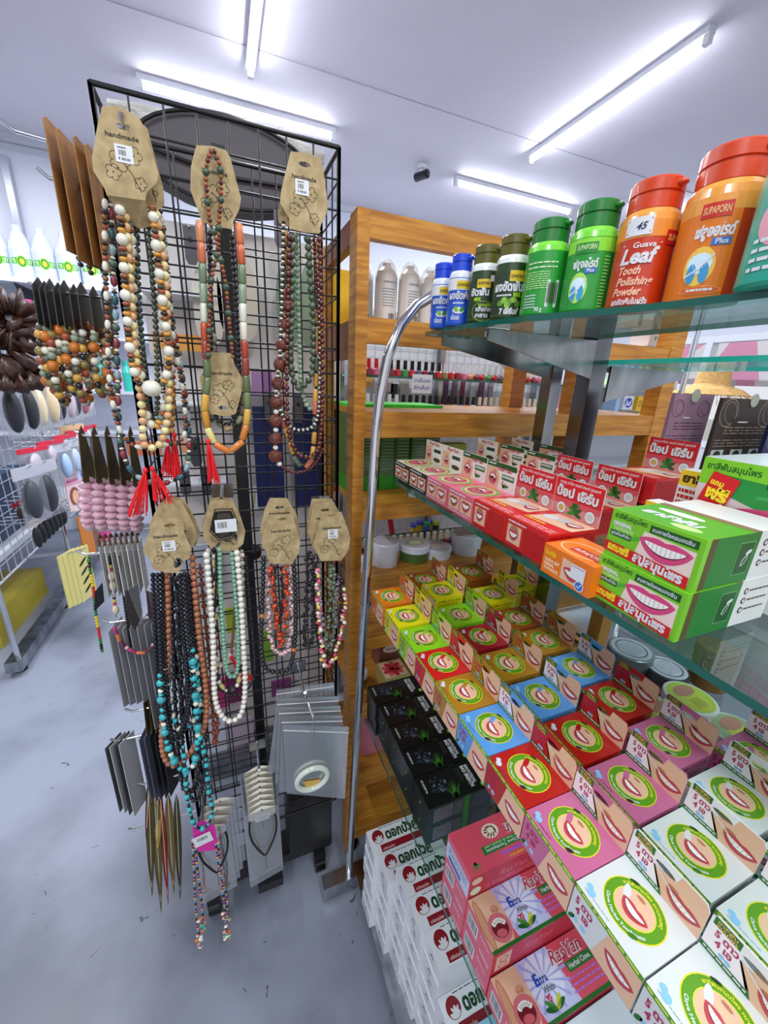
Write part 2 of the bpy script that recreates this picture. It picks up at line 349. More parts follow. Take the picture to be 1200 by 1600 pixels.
# ================================================================ chrome and glass gondola
def gondola():
    t = T('glass_gondola', 'double sided chrome shelving with tilted rows of glass shelves', 'shelf unit', (.6, .2, 0))
    Y0, Y1 = -.55, .70
    def glass(x0, x1, z, y0=Y0, y1=Y1, th=.007, e=GEDGE):
        MB().box((x0, y0, z - th), (x1, y1, z), GLASS, mats=[GLASS, GLASS, e, e, e, e]).build('glass_shelf', t, world=True)
    m = MB(); q = [(.352, .70), (.347, .62), (.350, .57), (.357, .51), (.370, .45), (.388, .40), (.406, .35), (.420, .30), (.430, .24), (.438, .15), (.44, 0), (.44, -.55), (.585, -.55), (.585, .70)]
    m.slab([V((x, y, 1.4868)) for x, y in q], (0, 0, 1), .007, GLASS, GEDGE); m.build('glass_shelf', t, world=True); glass(.62, .86, 1.45, e=GEDGE2)
    glass(.308, .60, 1.213); glass(.262, .60, .943); glass(.262, .60, .6215)
    glass(.62, .90, 1.213); glass(.62, .96, .943); glass(.62, .96, .6215)
    MB().box((.25, Y0, .05), (.96, Y1, .07), STEEL).build('base_shelf', t, world=True)
    for x, y, ww in ((.585, .53, .034), (.625, .66, .026), (.6, -.3, .034)):
        MB().box((x, y, .07), (x + ww, y + .03, 1.62), DSTEEL).build('upright', t, world=True)
    # arch of bent tube at the far end
    P = [(.235, .712, .06), (.243, .712, .4), (.255, .712, .85), (.268, .712, 1.30), (.273, .712, 1.37), (.285, .712, 1.44), (.308, .712, 1.495), (.338, .712, 1.53), (.372, .712, 1.551), (.44, .712, 1.568), (.632, .69, 1.575)]
    MB().tube(P, .0095, CHROME, 12).build('arch_tube', t, world=True, label='curved chrome tube')
    MB().box((.157, .692, .012), (1.05, .728, .062), STEEL).build('foot_bar', t, world=True)
    MB().box((.157, -.4, .012), (1.05, -.36, .062), STEEL).build('foot_bar', t, world=True)
    for x in (.185, 1.0):
        for y in (.71, -.38): MB().tube([(x - .012, y, .016), (x + .012, y, .016)], .0158, BLACK, 14).build('caster', t, world=True)
    for x0, x1, z, y in ((.37, .585, 1.478, .53), (.32, .585, 1.204, .66), (.29, .585, .934, .66), (.29, .585, .612, .66), (.37, .585, 1.478, -.2), (.63, .82, 1.441, .53), (.37, .62, 1.478, .665), (.29, .585, .934, -.2)):
        s = 1 if x1 < .7 else -1; a, b = (x1, x0) if s > 0 else (x0, x1)
        m = MB(); m.slab([(a, y, z), (b, y, z), (b, y, z - .014), (a, y, z - .06)] if s > 0 else [(a, y, z), (a, y, z - .06), (b, y, z - .014), (b, y, z)], (0, -1, 0), .004, STEEL)
        m.tube([(a, y + .006, z - .006), (b, y + .006, z - .006)], .005, CHROME, 8); m.build('bracket', t, world=True)
    return t
gondola()

# ================================================================ black wire display stand
GX0, GX1, GY0, GY1, GZ0, GZ1 = -.127, .206, .76, .89, .30, 1.75
def grid_panel(p, u, nu, su, z0, z1, nz, mat, r=.0016, R_=.0036):
    m = MB(); p = V(p); u = V(u)
    for i in range(nu + 1): a = p + u * (su * i); m.tube([V((a.x, a.y, z0)), V((a.x, a.y, z1))], R_ if i in (0, nu) else r, mat, 5, False)
    for j in range(nz + 1):
        z = z0 + (z1 - z0) * j / nz; a = p; b = p + u * (su * nu); m.tube([V((a.x, a.y, z)), V((b.x, b.y, z))], R_ if j in (0, nz) else r, mat, 5, False)
    return m
t = T('grid_stand', 'tall black wire grid display stand hung with bead necklaces', 'display stand', (.04, .825, 0))
grid_panel((GX0, GY0, 0), (1, 0, 0), 8, (GX1 - GX0) / 8, GZ0, GZ1, 34, BLACK).build('front_grid', t, world=True)
grid_panel((GX0, GY1, 0), (1, 0, 0), 8, (GX1 - GX0) / 8, GZ0, GZ1, 34, BLACK).build('back_grid', t, world=True)
grid_panel((GX1, GY0, 0), (0, 1, 0), 3, .13 / 3, GZ0, GZ1, 34, BLACK).build('side_grid', t, world=True)
grid_panel((GX0, GY0, 0), (0, 1, 0), 3, .13 / 3, GZ0, GZ1, 34, BLACK).build('side_grid', t, world=True)
MB().box((.015, .815, .09), (.035, .835, 1.74), BLACK).build('pole', t, world=True)
MB().lathe([(0, 1.03), (.03, 1.03), (.03, 1.045), (0, 1.045)], (.025, .825, 0), BLACK, 20).build('collar', t, world=True)
m = MB().box((-.11, .79, .07), (.2, .86, .10), BLACK).box((-.01, .74, .07), (.055, .94, .098), BLACK); m.box((.08, .775, .1), (.2, .87, .32), BLACKM); m.build('base', t, world=True)
for x, y in ((-.125, .785), (.165, .785), (-.1, .87), (.17, .88)):
    MB().tube([(x - .014, y, .022), (x + .014, y, .022)], .0215, BLACK, 14).box((x - .016, y - .012, .03), (x + .016, y + .012, .075), BLACKM).build('caster', t, world=True)
# ================================================================ toothpaste cartons
def star_box(colname, hexa, white=False):
    def make():
        W, D, H_, HH = .0635, .062, .0445, .038
        t = T('toothpaste_box', '', 'toothpaste box'); c = K(hexa, .35, 0, 0, .3); m = MB(); m.box((-D / 2, -W / 2, 0), (D / 2, W / 2, H_), c)
        F = flat((-D / 2, W / 2, H_), (0, -1, 0), (1, 0, 0)); cx, cy = W / 2, D / 2 + .0005
        m.de(F, cx, cy, .0235, .0235, K('#e8dc28'), 1, 28); m.de(F, cx, cy, .0226, .0226, K('#5c9a18'), 2, 28); m.de(F, cx, cy, .0158, .0158, K('#d8e030'), 3, 24)
        m.de(F, cx, cy, .0150, .0150, SKIN, 4, 24); m.de(F, cx - .0105, cy + .005, .003, .0075, K(hexa), 5, 10, ang=.5)
        m.smile(F, cx + .0015, cy - .001, .0225, .0085, -.12, 6, teeth=5); m.de(F, cx - .002, cy + .011, .004, .0016, SKIND, 5, 8)
        m.txt(arcb(F, cx, cy, .0207), 'Clove Herbal Toothpaste', -.0215, 0, .0026, WHITE, 4, fit=.043, bold=.03)
        m.txt(arc(F, cx, cy, .0178), 'ยาสีฟันสมุนไพร ผสมกานพลู', -.02, 0, .0026, K('#f0e838'), 4, fit=.04)
        m.de(F, cx + .012, cy - .018, .004, .002, K('#3a2010') if not white else K('#3c7a1c'), 5, 8, ang=.7); m.de(F, cx - .013, cy + .018, .004, .0014, K('#1c3c10'), 5, 8, ang=.5)
        for dx, dy, r in ((.007, .009, .0028), (.011, .006, .0036)): m.de(F, dx, dy, r, r, K('#8ac4ec' if white or hexa in ('#5a9ee2', '#c66a94') else '#d8dce8'), 2, 10)
        m.lines(F, .006, .0025, .03, .0055, 1, K('#5a2850') if not white else K('#9aa'), 2, .3)
        G = flat((-D / 2, W / 2, 0), (0, -1, 0), (0, 0, 1))
        m.dr(G, .0, H_ - .0055, W, H_, K('#5aa018'), 1); m.lines(G, .002, H_ - .0045, W * .95, H_ - .0012, 1, K('#d8e858'), 2, .7)
        m.dp(G, [(W * .42, 0), (W, 0), (W, H_ - .0055), (W * .55, H_ - .0055)], SKIN, 1); m.smile(G, W * .76, .021, .026, .011, -.1, 2, teeth=5)
        tc_ = K('#b02858'); m.txt(G, '5 ดาว', .004, .026, .008, tc_, 2, fit=.017, bold=.04); m.txt(G, '4 เอ', .006, .016, .008, tc_, 2, fit=.013, bold=.04)
        for q in (.008, .016): m.de(G, q, .008, .003, .003, K('#9ac8ec'), 2, 8)
        m.de(G, .004, .006, .002, .005, GREEN, 2, 8, ang=-.5)
        for o_, u_ in (((-D / 2, -W / 2, 0), (1, 0, 0)), ((D / 2, W / 2, 0), (-1, 0, 0))):
            Q = flat(o_, u_, (0, 0, 1)); ik = K('#3c2c18' if not white else '#8a8e94'); m.txt(Q, 'ยาสีฟัน 5 ดาว 4 เอ', .006, .035, .0045, ik, 1, fit=.05); m.lines(Q, .006, .008, .052, .033, 7, ik, 1, .3)
        m.build('carton', t)
        h = MB(); Hh = flat((D / 2 - .0002, W / 2, H_), (0, -1, 0), (0, 0, 1))
        holed_card(h, [(0, 0), (W, 0), (W, HH - .006), (W - .003, HH), (.003, HH), (0, HH - .004)], slot(W * .47, HH - .0105, .009, .0034), Hh, .0012, K(hexa if not white else '#eceeee', .35))
        h.dp(Hh, [(.0, .0055), (W * .5, .0055), (W * .30, HH - .0085), (0, HH - .0085)], K('#f4eef2') if hexa in ('#c66a94', '#d9dddd', '#5a9ee2') else K(hexa), 1)
        h.dp(Hh, [(W * .5, 0), (W, 0), (W, HH - .006), (W - .003, HH - .0002), (W * .66, HH - .0002), (W * .62, HH * .72), (W * .33, HH * .6)], SKIN, 1)
        h.dr(Hh, .002, HH - .0088, W * .31, HH - .0008, K('#1c6a1c'), 2); h.txt(Hh, 'ยาสีฟัน', .004, HH - .0046, .003, K('#e8b860'), 3, fit=.013); h.txt(Hh, 'สมุนไพร', .004, HH - .0083, .003, K('#e8b860'), 3, fit=.014)
        h.dp(Hh, [(0, .0), (W * .53, 0), (W * .5, .0052), (0, .0052)], K('#1c6a1c'), 2); h.lines(Hh, .002, .0012, W * .48, .0045, 1, WHITE, 3, .5)
        h.txt(Hh, '5 ดาว', .005, .0205, .0065, tc_, 2, fit=.0155, bold=.04); h.txt(Hh, '4 เอ', .007, .0125, .0065, tc_, 2, fit=.011, bold=.04)
        for q in (.013, .017): h.de(Hh, q, .0085, .0022, .0022, K('#8ac0ea'), 2, 8)
        h.de(Hh, W * .62, HH * .5, .0045, .0022, SKIND, 2, 10); h.smile(Hh, W * .76, .0145, .028, .0105, -.18, 2, teeth=6)
        h.line(Hh, [(W * .36, HH * .66), (W * .70, .012)], .0016, WHITE, 6)
        h.build('header_card', t)
        return t
    return make
COL = dict(orange='#e07c1e', yellow='#e6dc12', lime='#88d41c', red='#cc1c1c', gold='#b07c1c', blue='#5a9ee2', crimson='#b4160e', pink='#c66a94', white='#d9dddd', maroon='#a8182e', brown='#a4551c')
def star(col, x, y, z, label, rz=0.):
    o = place('star_' + col, star_box(col, COL[col], col == 'white'), (x, y, z), rz, label, 'smile toothpaste boxes on the coloured shelf'); return o
Z3 = .9435
row1 = [('orange', .642, 'the leftmost one, at the far end by the chrome tube'), ('yellow', .5685, 'with a price sticker, between the orange and lime boxes'), ('lime', .4985, 'the only lime box with its whole top in view'), ('red', .434, 'bright red, between the lime and gold boxes of the front row'),
        ('gold', .3695, 'gold, beside the black charcoal boxes'), ('blue', .3045, 'sky blue, front row, just right of the black charcoal boxes'), ('crimson', .240, 'dark red, front row, between a blue and a pink box'), ('pink', .1755, 'pink, front row, right above the red flower boxes'), ('white', .111, 'white, front row, next to the pink one'), ('white', .046, 'white, front row, at the bottom edge of the picture')]
for cname, y, l in row1: star(cname, .289, y, Z3, '%s smile toothpaste box, %s' % (cname if cname != 'crimson' else 'dark red', l))
star('yellow', .388, .615, Z3 + .012, 'yellow smile toothpaste box with text side facing out, second row')
tag(MB().box((.357, .585, Z3 + .0004), (.419, .645, Z3 + .0115), K('#e6dc12')).build('folded_carton'), 'folded yellow carton lying under the second row yellow box', 'carton')
row2 = [('brown', .686, 'farthest of the second row beside the pine rail'), ('lime', .5415, 'mostly hidden, second row, between yellow and maroon boxes'), ('maroon', .470, 'wine red, second row, the only one of that colour'), ('gold', .3985, 'gold, second row, left of a sky blue one'), ('blue', .3265, 'sky blue, second row, lid fully in view'),
        ('crimson', .257, 'dark red, second row, in the gap behind the pink box'), ('pink', .189, 'pink, middle of the second row, open header card'), ('white', .122, 'white, second row, behind the first white box'), ('white', .055, 'white, second row, near the right edge')]
for cname, y, l in row2: star(cname, .3875, y, Z3, '%s smile toothpaste box, %s' % (cname if cname != 'crimson' else 'dark red', l))
row3 = [('brown', .655, 'tall behind the yellow ones under the glass shelf', .02), ('yellow', .575, 'yellow, middle one of the three yellow lids', .008), ('brown', .498, 'shaded, its header card behind the maroon box', 0), ('gold', .428, 'shaded, third row, behind the gold box', 0), ('blue', .355, 'deep blue, third row, beside the round jars', 0),
        ('crimson', .287, 'dark red, third row, sunk between blue and pink', 0), ('pink', .215, 'pink, third row, beside the clear topped jars', 0), ('white', .140, 'white, third row, at the right edge', 0), ('white', .07, 'white, third row, lowest at the right edge', 0)]
for cname, y, l, dz in row3: star(cname, .486, y, Z3 + dz, '%s smile toothpaste box, %s' % (cname if cname != 'crimson' else 'dark red', l))
star('yellow', .56, .60, Z3 + .01, 'yellow smile toothpaste box, rightmost of the three yellow lids')
star('pink', .568, .16, Z3, 'pink smile toothpaste box, rearmost, only its header card showing')

# ---- boxes of the tier above: red flower brand with a laughing mouth and the red herb brand
def rect_box(W, D, H_, c, top=None): return MB().box((-D / 2, -W / 2, 0), (D / 2, W / 2, H_), c)
def laugh_header(m, F, w, h, green=True, scale=1):
    m.dr(F, 0, 0, w, h, K('#f2ece6'), 1); m.dp(F, [(0, 0), (w * .42, 0), (w * .48, h * .45), (w * .36, h * .8), (0, h * .8)], SKIN, 2); m.dr(F, 0, h * .8, w, h, K('#1c5a20'), 3)
    m.laugh(F, w * .24, h * .36, h * .24, -.2, 3); m.txt(F, 'RasYan', w * .38, h * .72, h * .17, K('#c02848'), 4, fit=w * .48, shear=.3); m.lines(F, w * .05, h * .85, w * .3, h * .95, 1, WHITE, 4, .6)
    m.dr(F, w * .55, h * .42, w * .95, h * .62, K('#2a7030'), 3); m.lines(F, w * .58, h * .45, w * .92, h * .6, 1, WHITE, 4, .6)
    for dx, a in ((.0, 2.3), (.04, .9), (.12, .4)): m.de(F, w * (.62 + dx), h * .2, w * .07, h * .05, K('#2c7a2c'), 4, 8, ang=a)
    for dy in (.3, .36, .24): m.de(F, w * .6, h * dy, w * .018, h * .03, K('#c82030'), 5, 6)
def laugh_box(kind):
    def make():
        W, D, H_, HH = .069, .068, .036, .041; t = T('toothpaste_box', '', 'toothpaste box'); body = {'pink': '#e86a80', 'black': '#2a2620'}[kind]
        m = rect_box(W, D, H_, K(body, .35, 0, 0, .3)); F = flat((-D / 2, W / 2, H_), (0, -1, 0), (1, 0, 0)); cx = W * .5; cy = D * .5
        if kind == 'black': m.dr(F, .001, .001, W - .001, D, K('#d8d0b8'), 1)
        m.de(F, cx, cy, .03, .028, K('#7ab030'), 2, 24); m.de(F, cx, cy, .025, .023, K('#e8c8a0'), 3, 24); m.de(F, cx, cy, .021, .019, K('#b85060'), 4, 20); m.laugh(F, cx, cy, .012, 0, 5)
        m.txt(arcb(F, cx, cy, .0285), 'Herbal Clove Toothpaste', -.03, 0, .0026, WHITE, 4, fit=.06)
        G = flat((-D / 2, W / 2, 0), (0, -1, 0), (0, 0, 1))
        for i in (0, 1):
            x = W * (.06 + .47 * i); m.dr(G, x, .007, x + W * .42, H_ - .008, SKIN, 1); m.smile(G, x + W * .21, .022, W * .33, .011, 0, 2, teeth=5, lip=K('#a84a38') if i == 0 else LIP)
        m.lines(G, .004, .0025, W - .006, .0055, 1, WHITE, 2, .5); m.lines(G, .004, H_ - .006, W * .7, H_ - .002, 1, WHITE, 2, .6)
        Q = flat((-D / 2, -W / 2, 0), (1, 0, 0), (0, 0, 1)); m.lines(Q, .004, .004, D - .004, H_ - .004, 6, WHITE, 1, .3)
        m.build('carton', t); h = MB(); Hh = flat((D / 2, W / 2, H_), (0, -1, 0), (0, 0, 1)); h.box((D / 2 + .0, -W / 2, H_), (D / 2 + .0012, W / 2, H_ + HH), K('#efe9e2'))
        if kind == 'black':
            h.dr(Hh, 0, 0, W, HH, K('#ece4d4'), 1); h.dp(Hh, [(0, 0), (W * .4, 0), (W * .35, HH * .75), (0, HH * .75)], SKIN, 2); h.laugh(Hh, W * .22, HH * .34, HH * .18, 0, 3); h.dr(Hh, W * .45, HH * .3, W * .95, HH * .75, K('#f4f2ee'), 3)
            h.txt(Hh, 'RasYan', W * .2, HH * .82, HH * .14, K('#c03858'), 4, fit=W * .6, shear=.3); h.dr(Hh, W * .5, HH * .5, W * .9, HH * .66, K('#2a4a34'), 4); h.de(Hh, W * .7, HH * .16, W * .2, HH * .1, K('#3a3028'), 4, 10)
        else: laugh_header(h, Hh, W, HH)
        h.build('header_card', t); return t
    return make
def herb_face(m, F, w, h):
    m.dr(F, 0, 0, w, h, K('#d88a88'), 1); m.dr(F, 0, h * .45, w, h, K('#d01a24'), 2); m.dr(F, 0, h * .3, w, h * .45, K('#d4505a'), 2)
    m.txt(F, 'ป๊อป เฮิร์บ', w * .04, h * .53, h * .24, WHITE, 4, fit=w * .88, bold=.05); m.txt(F, 'ป๊อป เฮิร์บ', w * .047, h * .515, h * .24, K('#6a1014'), 3, fit=w * .88, bold=.06); m.txt(F, 'แนนนู ชาโคล แอนด์ ซอลท์ ทูธเพสท์', w * .08, h * .86, h * .075, K('#f0d8d8'), 3, fit=w * .85)
    for cx, c in ((.2, '#c8b060'), (.82, '#c8ccd0')): m.de(F, w * cx, h * .2, h * .17, h * .17, K('#8a2020'), 3, 16); m.de(F, w * cx, h * .2, h * .155, h * .155, WHITE, 4, 16); m.de(F, w * cx, h * .2, h * .1, h * .09, K(c), 5, 10)
    for a in (-.3, .5, 1.2, 1.57, 1.95, 2.6, 3.4): m.de(F, w * .5 + math.cos(a) * h * .11, h * .17 + math.sin(a) * h * .14, h * .14, h * .055, K('#1c5a1c' if int(a * 10) % 2 else '#34802a'), 5, 8, ang=a)
def herb_box():
    W, D, H_, HH = .070, .070, .037, .046; t = T('toothpaste_box', '', 'toothpaste box'); m = rect_box(W, D, H_, K('#d8141c', .33, 0, 0, .4))
    F = flat((-D / 2, W / 2, H_), (0, -1, 0), (1, 0, 0)); m.dp(F, [(W * .1, D * .35), (W, D * .45), (W, D * .98), (W * .2, D * .98)], SKIN, 1); m.de(F, W * .3, D * .7, W * .15, D * .12, WHITE, 2, 14); m.de(F, W * .55, D * .75, W * .13, D * .1, K('#c8ccd0'), 3, 14)
    m.smile(F, W * .78, D * .75, W * .3, D * .16, .3, 3); m.lines(F, W * .08, D * .04, W * .95, D * .2, 2, K('#f0a0a0'), 2, .5); m.lines(F, W * .1, D * .24, W * .6, D * .34, 1, K('#f0c020'), 3, .6)
    G = flat((-D / 2, W / 2, 0), (0, -1, 0), (0, 0, 1)); m.dr(G, W * .05, .005, W * .4, H_ - .009, SKIN, 1); m.de(G, W * .22, H_ - .018, W * .12, .01, SKIND, 2, 10); m.smile(G, W * .22, .019, W * .24, .009, 0, 3, teeth=5)
    m.lines(G, W * .46, .004, W * .96, H_ - .006, 11, K('#8a0c10'), 1, .42); m.lines(G, W * .05, H_ - .007, W * .5, H_ - .003, 1, WHITE, 2, .5)
    Q = flat((-D / 2, -W / 2, 0), (1, 0, 0), (0, 0, 1)); m.lines(Q, .003, .003, D - .003, H_ - .004, 10, K('#8a0c10'), 1, .45)
    m.build('carton', t); h = MB(); h.box((D / 2, -W / 2, H_), (D / 2 + .0012, W / 2, H_ + HH), K('#e8e0dc')); herb_face(h, flat((D / 2, W / 2, H_), (0, -1, 0), (0, 0, 1)), W, HH); h.build('header_card', t); return t
Z2 = 1.2135; GA = 'laughing mouth toothpaste boxes on the middle glass shelf'; GB = 'red herb toothpaste boxes on the middle glass shelf'
for y, k, l in ((.688, 'black', 'small black and cream laughing mouth toothpaste box at the far corner of the middle shelf'), (.6185, 'black', 'black and cream laughing mouth toothpaste box, second from the far corner'), (.548, 'pink', 'pink two-mouth toothpaste box beside the black and cream ones'), (.4765, 'pink', 'pink two-mouth toothpaste box touching the first red herb box')):
    place('laugh_' + k, laugh_box(k), (.350, y, Z2), 0, l, GA)
for y, l in ((.405, 'red herb toothpaste box beside the pink boxes at the shelf edge'), (.334, 'red herb toothpaste box beside the orange powder carton')):
    place('herb', herb_box, (.351, y, Z2), 0, l, GB)
for x, y, dz, k, l in ((.484, .70, 0, 'black', 'cream header toothpaste box, far one of the second row on the middle shelf'), (.484, .62, 0, 'pink', 'green topped laughing mouth toothpaste box, left one in the second row'), (.484, .542, 0, 'pink', 'green topped laughing mouth toothpaste box, right one in the second row'),
        (.575, .70, 0, 'black', 'cream header toothpaste box peeping over the green topped ones'), (.575, .61, 0, 'pink', 'green topped toothpaste box, rear, beside the steel upright')):
    place('laugh_' + k, laugh_box(k), (x, y, Z2 + dz), 0, l, GA)
for x, y, dz, l in ((.484, .468, 0, 'red herb box, left of the pair in the second row'), (.484, .388, 0, 'red herb box with price sticker, second row, right of the pair'), (.575, .452, 0, 'red herb box, lower one of the back pile'),
        (.56, .373, 0, 'red herb box, under the one in front of the mauve leaflet'), (.56, .373, .042, 'red herb box standing highest, in front of the mauve leaflet')):
    if x > .55 and dz == 0:
        def mk():
            t = T('toothpaste_box', '', 'toothpaste box'); m = MB().box((-.035, -.035, 0), (.035, .035, .037), K('#d8141c', .33, 0, 0, .4))
            for Q in (flat((-.035, -.035, 0), (1, 0, 0), (0, 0, 1)), flat((-.035, .035, 0), (0, -1, 0), (0, 0, 1))): m.lines(Q, .003, .003, .067, .033, 9, K('#8a0c10'), 1, .45)
            m.build('carton', t); return t
        place('herb_flat', mk, (x, y, Z2), 0, l, GB)
    else: place('herb', herb_box, (x, y, Z2 + dz), 0, l, GB)

def orange_carton():
    t = T('powder_box', 'orange guava leaf toothpaste carton lying on the glass edge left of the green cartons', 'toothpaste box', (.332, .262, Z2), .0); W, D, H_ = .062, .052, .032
    m = MB().box((-D / 2, -W / 2, 0), (D / 2, W / 2, H_), K('#ee7a14', .35, 0, 0, .3)); G = flat((-D / 2, W / 2, 0), (0, -1, 0), (0, 0, 1)); F = flat((-D / 2, W / 2, H_), (0, -1, 0), (1, 0, 0))
    m.txt(G, 'GUAVA LEAF', .003, .0145, .0035, K('#fff0d0'), 1, fit=.02); m.txt(G, 'HERBAL', .003, .0098, .0035, K('#fff0d0'), 1, fit=.014); m.txt(G, 'TOOTHPASTE', .003, .005, .0035, K('#fff0d0'), 1, fit=.02); m.txt(G, 'ใบฝรั่ง', .003, .0215, .005, K('#f8e020'), 1, fit=.014)
    m.dp(G, [(.026, .004), (.052, .004), (.054, .024), (.026, .027)], SKIN, 1); m.smile(G, .04, .0165, .022, .009, 0, 2); m.dr(G, .038, .011, .055, .026, WHITE, 8); m.line(G, [(.039, .024), (.054, .024)], .0006, K('#d04040'), 9)
    m.de(G, .051, .007, .0055, .0055, WHITE, 9, 14); m.de(G, .051, .007, .0045, .0045, K('#3a70c0'), 10, 14); m.line(G, [(.0485, .007), (.0505, .005), (.0535, .010)], .001, WHITE, 11)
    m.de(F, .03, .022, .026, .017, K('#f8d8b0'), 1, 20); m.de(F, .03, .022, .0245, .0155, K('#ee7a14'), 2, 20); m.dr(F, .02, .012, .058, .026, K('#c41c14'), 3); m.txt(F, 'SUPAPORN', .022, .016, .007, K('#f8c8b0'), 4, fit=.034, bold=.03)
    m.build('carton', t)
orange_carton()

def green_carton():
    W, D, H_ = .078, .118, .0432; t = T('toothpaste_carton', '', 'toothpaste carton'); m = MB().box((-D / 2, -W / 2, 0), (D / 2, W / 2, H_), K('#7cc820', .35, 0, 0, .3))
    G = flat((-D / 2, W / 2, 0), (0, -1, 0), (0, 0, 1)); m.txt(G, 'ยาสีฟันสมุนไพร', .003, .0365, .0045, K('#145a1c'), 2, fit=.03); m.txt(G, 'ORIGINAL', .003, .030, .0035, WHITE, 2, fit=.018, bold=.05); m.txt(G, 'TOOTHPASTE', .004, .0258, .0028, K('#d8f0c0'), 2, fit=.019)
    m.dr(G, .002, .0195, .022, .0245, K('#145a1c'), 2); m.txt(G, 'สูตรต้นตำรับ', .003, .021, .0028, WHITE, 3, fit=.018); m.de(G, .026, .0235, .0045, .002, K('#50b030'), 3, 8, ang=.5); m.dr(G, .036, .0335, .074, .040, K('#145a1c'), 2); m.txt(G, 'ลมหายใจหอมสดชื่น', .038, .0352, .0032, WHITE, 3, fit=.033)
    m.dp(G, [(.028, .013), (.074, .004), (.074, .031), (.032, .033)], K('#f0d8cc'), 1); m.smile(G, .051, .0265, .042, .013, .0, 3, lip=K('#d8487c'), teeth=9); m.dp(G, [(0, .0045), (0, .014), (.074, .0105), (.074, .0005)], K('#d0141c'), 8)
    m.txt(G, 'แถมฟรี', .003, .0068, .0065, K('#f8e020'), 9, fit=.021, bold=.05, ang=-.05); m.txt(G, 'สบู่สมุนไพร', .028, .0052, .0075, WHITE, 9, fit=.042, bold=.05, ang=-.05)
    Q = flat((-D / 2, -W / 2, 0), (1, 0, 0), (0, 0, 1)); m.dr(Q, .013, 0, D * .58, H_, K('#1c7c28'), 1); m.dr(Q, D * .58, 0, D, H_, K('#e4e6e4'), 1); m.dr(Q, .006, 0, .013, H_, K('#5a4a20'), 2)
    m.dr(Q, .044, .008, .064, .036, K('#8ac08a'), 2); m.dr(Q, .0446, .0086, .0634, .0354, K('#14581c'), 3); m.de(Q, .055, .020, .0055, .0026, WHITE, 4, 10, ang=1.0); m.de(Q, .058, .027, .004, .0018, WHITE, 4, 10, ang=.4); m.de(Q, .055, .020, .0045, .0016, K('#14581c'), 5, 10, ang=1.0)
    for i in range(3): m.de(Q, D * .66, .033 - .009 * i, .003, .003, K('#222'), 3, 12); m.de(Q, D * .66, .033 - .009 * i, .0018, .0018, K('#e4e6e4'), 4, 10); m.lines(Q, D * .70, .0315 - .009 * i, D * .94, .0345 - .009 * i, 1, INKG, 3, .5)
    F = flat((-D / 2, W / 2, H_), (0, -1, 0), (1, 0, 0)); m.dr(F, .001, .002, W - .001, D * .58, K('#5aa82c'), 1); m.dr(F, 0, D * .5, W, D * .58, K('#8a6a50'), 2); m.dr(F, 0, D * .58, W, D, K('#e2e0de'), 1); m.txt(F, 'ยาสีฟัน', .01, .02, .012, WHITE, 3, fit=.05, bold=.05, shear=.2); m.de(F, .03, .045, .02, .006, K('#e8f0e0'), 2, 12); m.de(F, .055, .012, .012, .006, K('#c8e890'), 2, 12)
    m.build('carton', t); return t
for x, y, z, l in ((.376, .197, Z2, 'bright green original toothpaste carton, lower of the stacked pair'), (.380, .198, Z2 + .0434, 'bright green original toothpaste carton, upper of the stacked pair with two-tone side')):
    place('green', green_carton, (x, y, z), 0, l, 'green original toothpaste cartons')
# upright display carton with large smile behind the pair
t = T('display_carton', 'big green and white smile carton standing behind the green pair with red free soap sticker', 'toothpaste carton', (.51, .17, Z2))
m = MB().box((.445, .075, Z2), (.56, .245, 1.342), K('#e8e6e4', .35)); G = flat((.445, .245, Z2), (0, -1, 0), (0, 0, 1))
m.dr(G, 0, .03, .17, .129, K('#d8c4c4'), 1); m.dr(G, 0, .103, .17, .129, K('#7cc820'), 2); m.dp(G, [(.02, .115), (.17, .108), (.17, .07), (.05, .09), (.02, .098)], K('#1c8a34'), 3); m.txt(G, 'ยาสีฟันสมุนไพร', .004, .1185, .006, K('#145a1c'), 4, fit=.045); m.dr(G, .055, .109, .14, .122, K('#14581c'), 4); m.txt(G, 'ลมหายใจหอมสดชื่น', .06, .112, .007, WHITE, 5, fit=.07)
m.smile(G, .085, .083, .10, .026, .0, 4, lip=K('#d8487c'), teeth=11); m.line(G, [(.05, .1), (.085, .103), (.1, .098)], .003, K('#30a050'), 4)
m.dp(G, [(-.002, .062), (.022, .058), (.036, .112), (.012, .117)], K('#d0141c'), 12); m.txt(G, 'แถม', .011, .105, .005, K('#f8e020'), 13, fit=.012, ang=-.2, bold=.04); m.txt(G, 'ฟรี', .009, .092, .011, K('#f8e020'), 13, fit=.02, ang=-.2, bold=.06); m.txt(G, 'สบู่', .006, .078, .010, WHITE, 13, fit=.02, ang=-.2, bold=.05); m.txt(G, 'สมุนไพร', .004, .068, .005, WHITE, 13, fit=.02, ang=-.2)
m.box((.4455, .076, 1.3422), (.5595, .244, 1.3432), K('#e8eef0', .2)); m.build('carton', t, world=True)
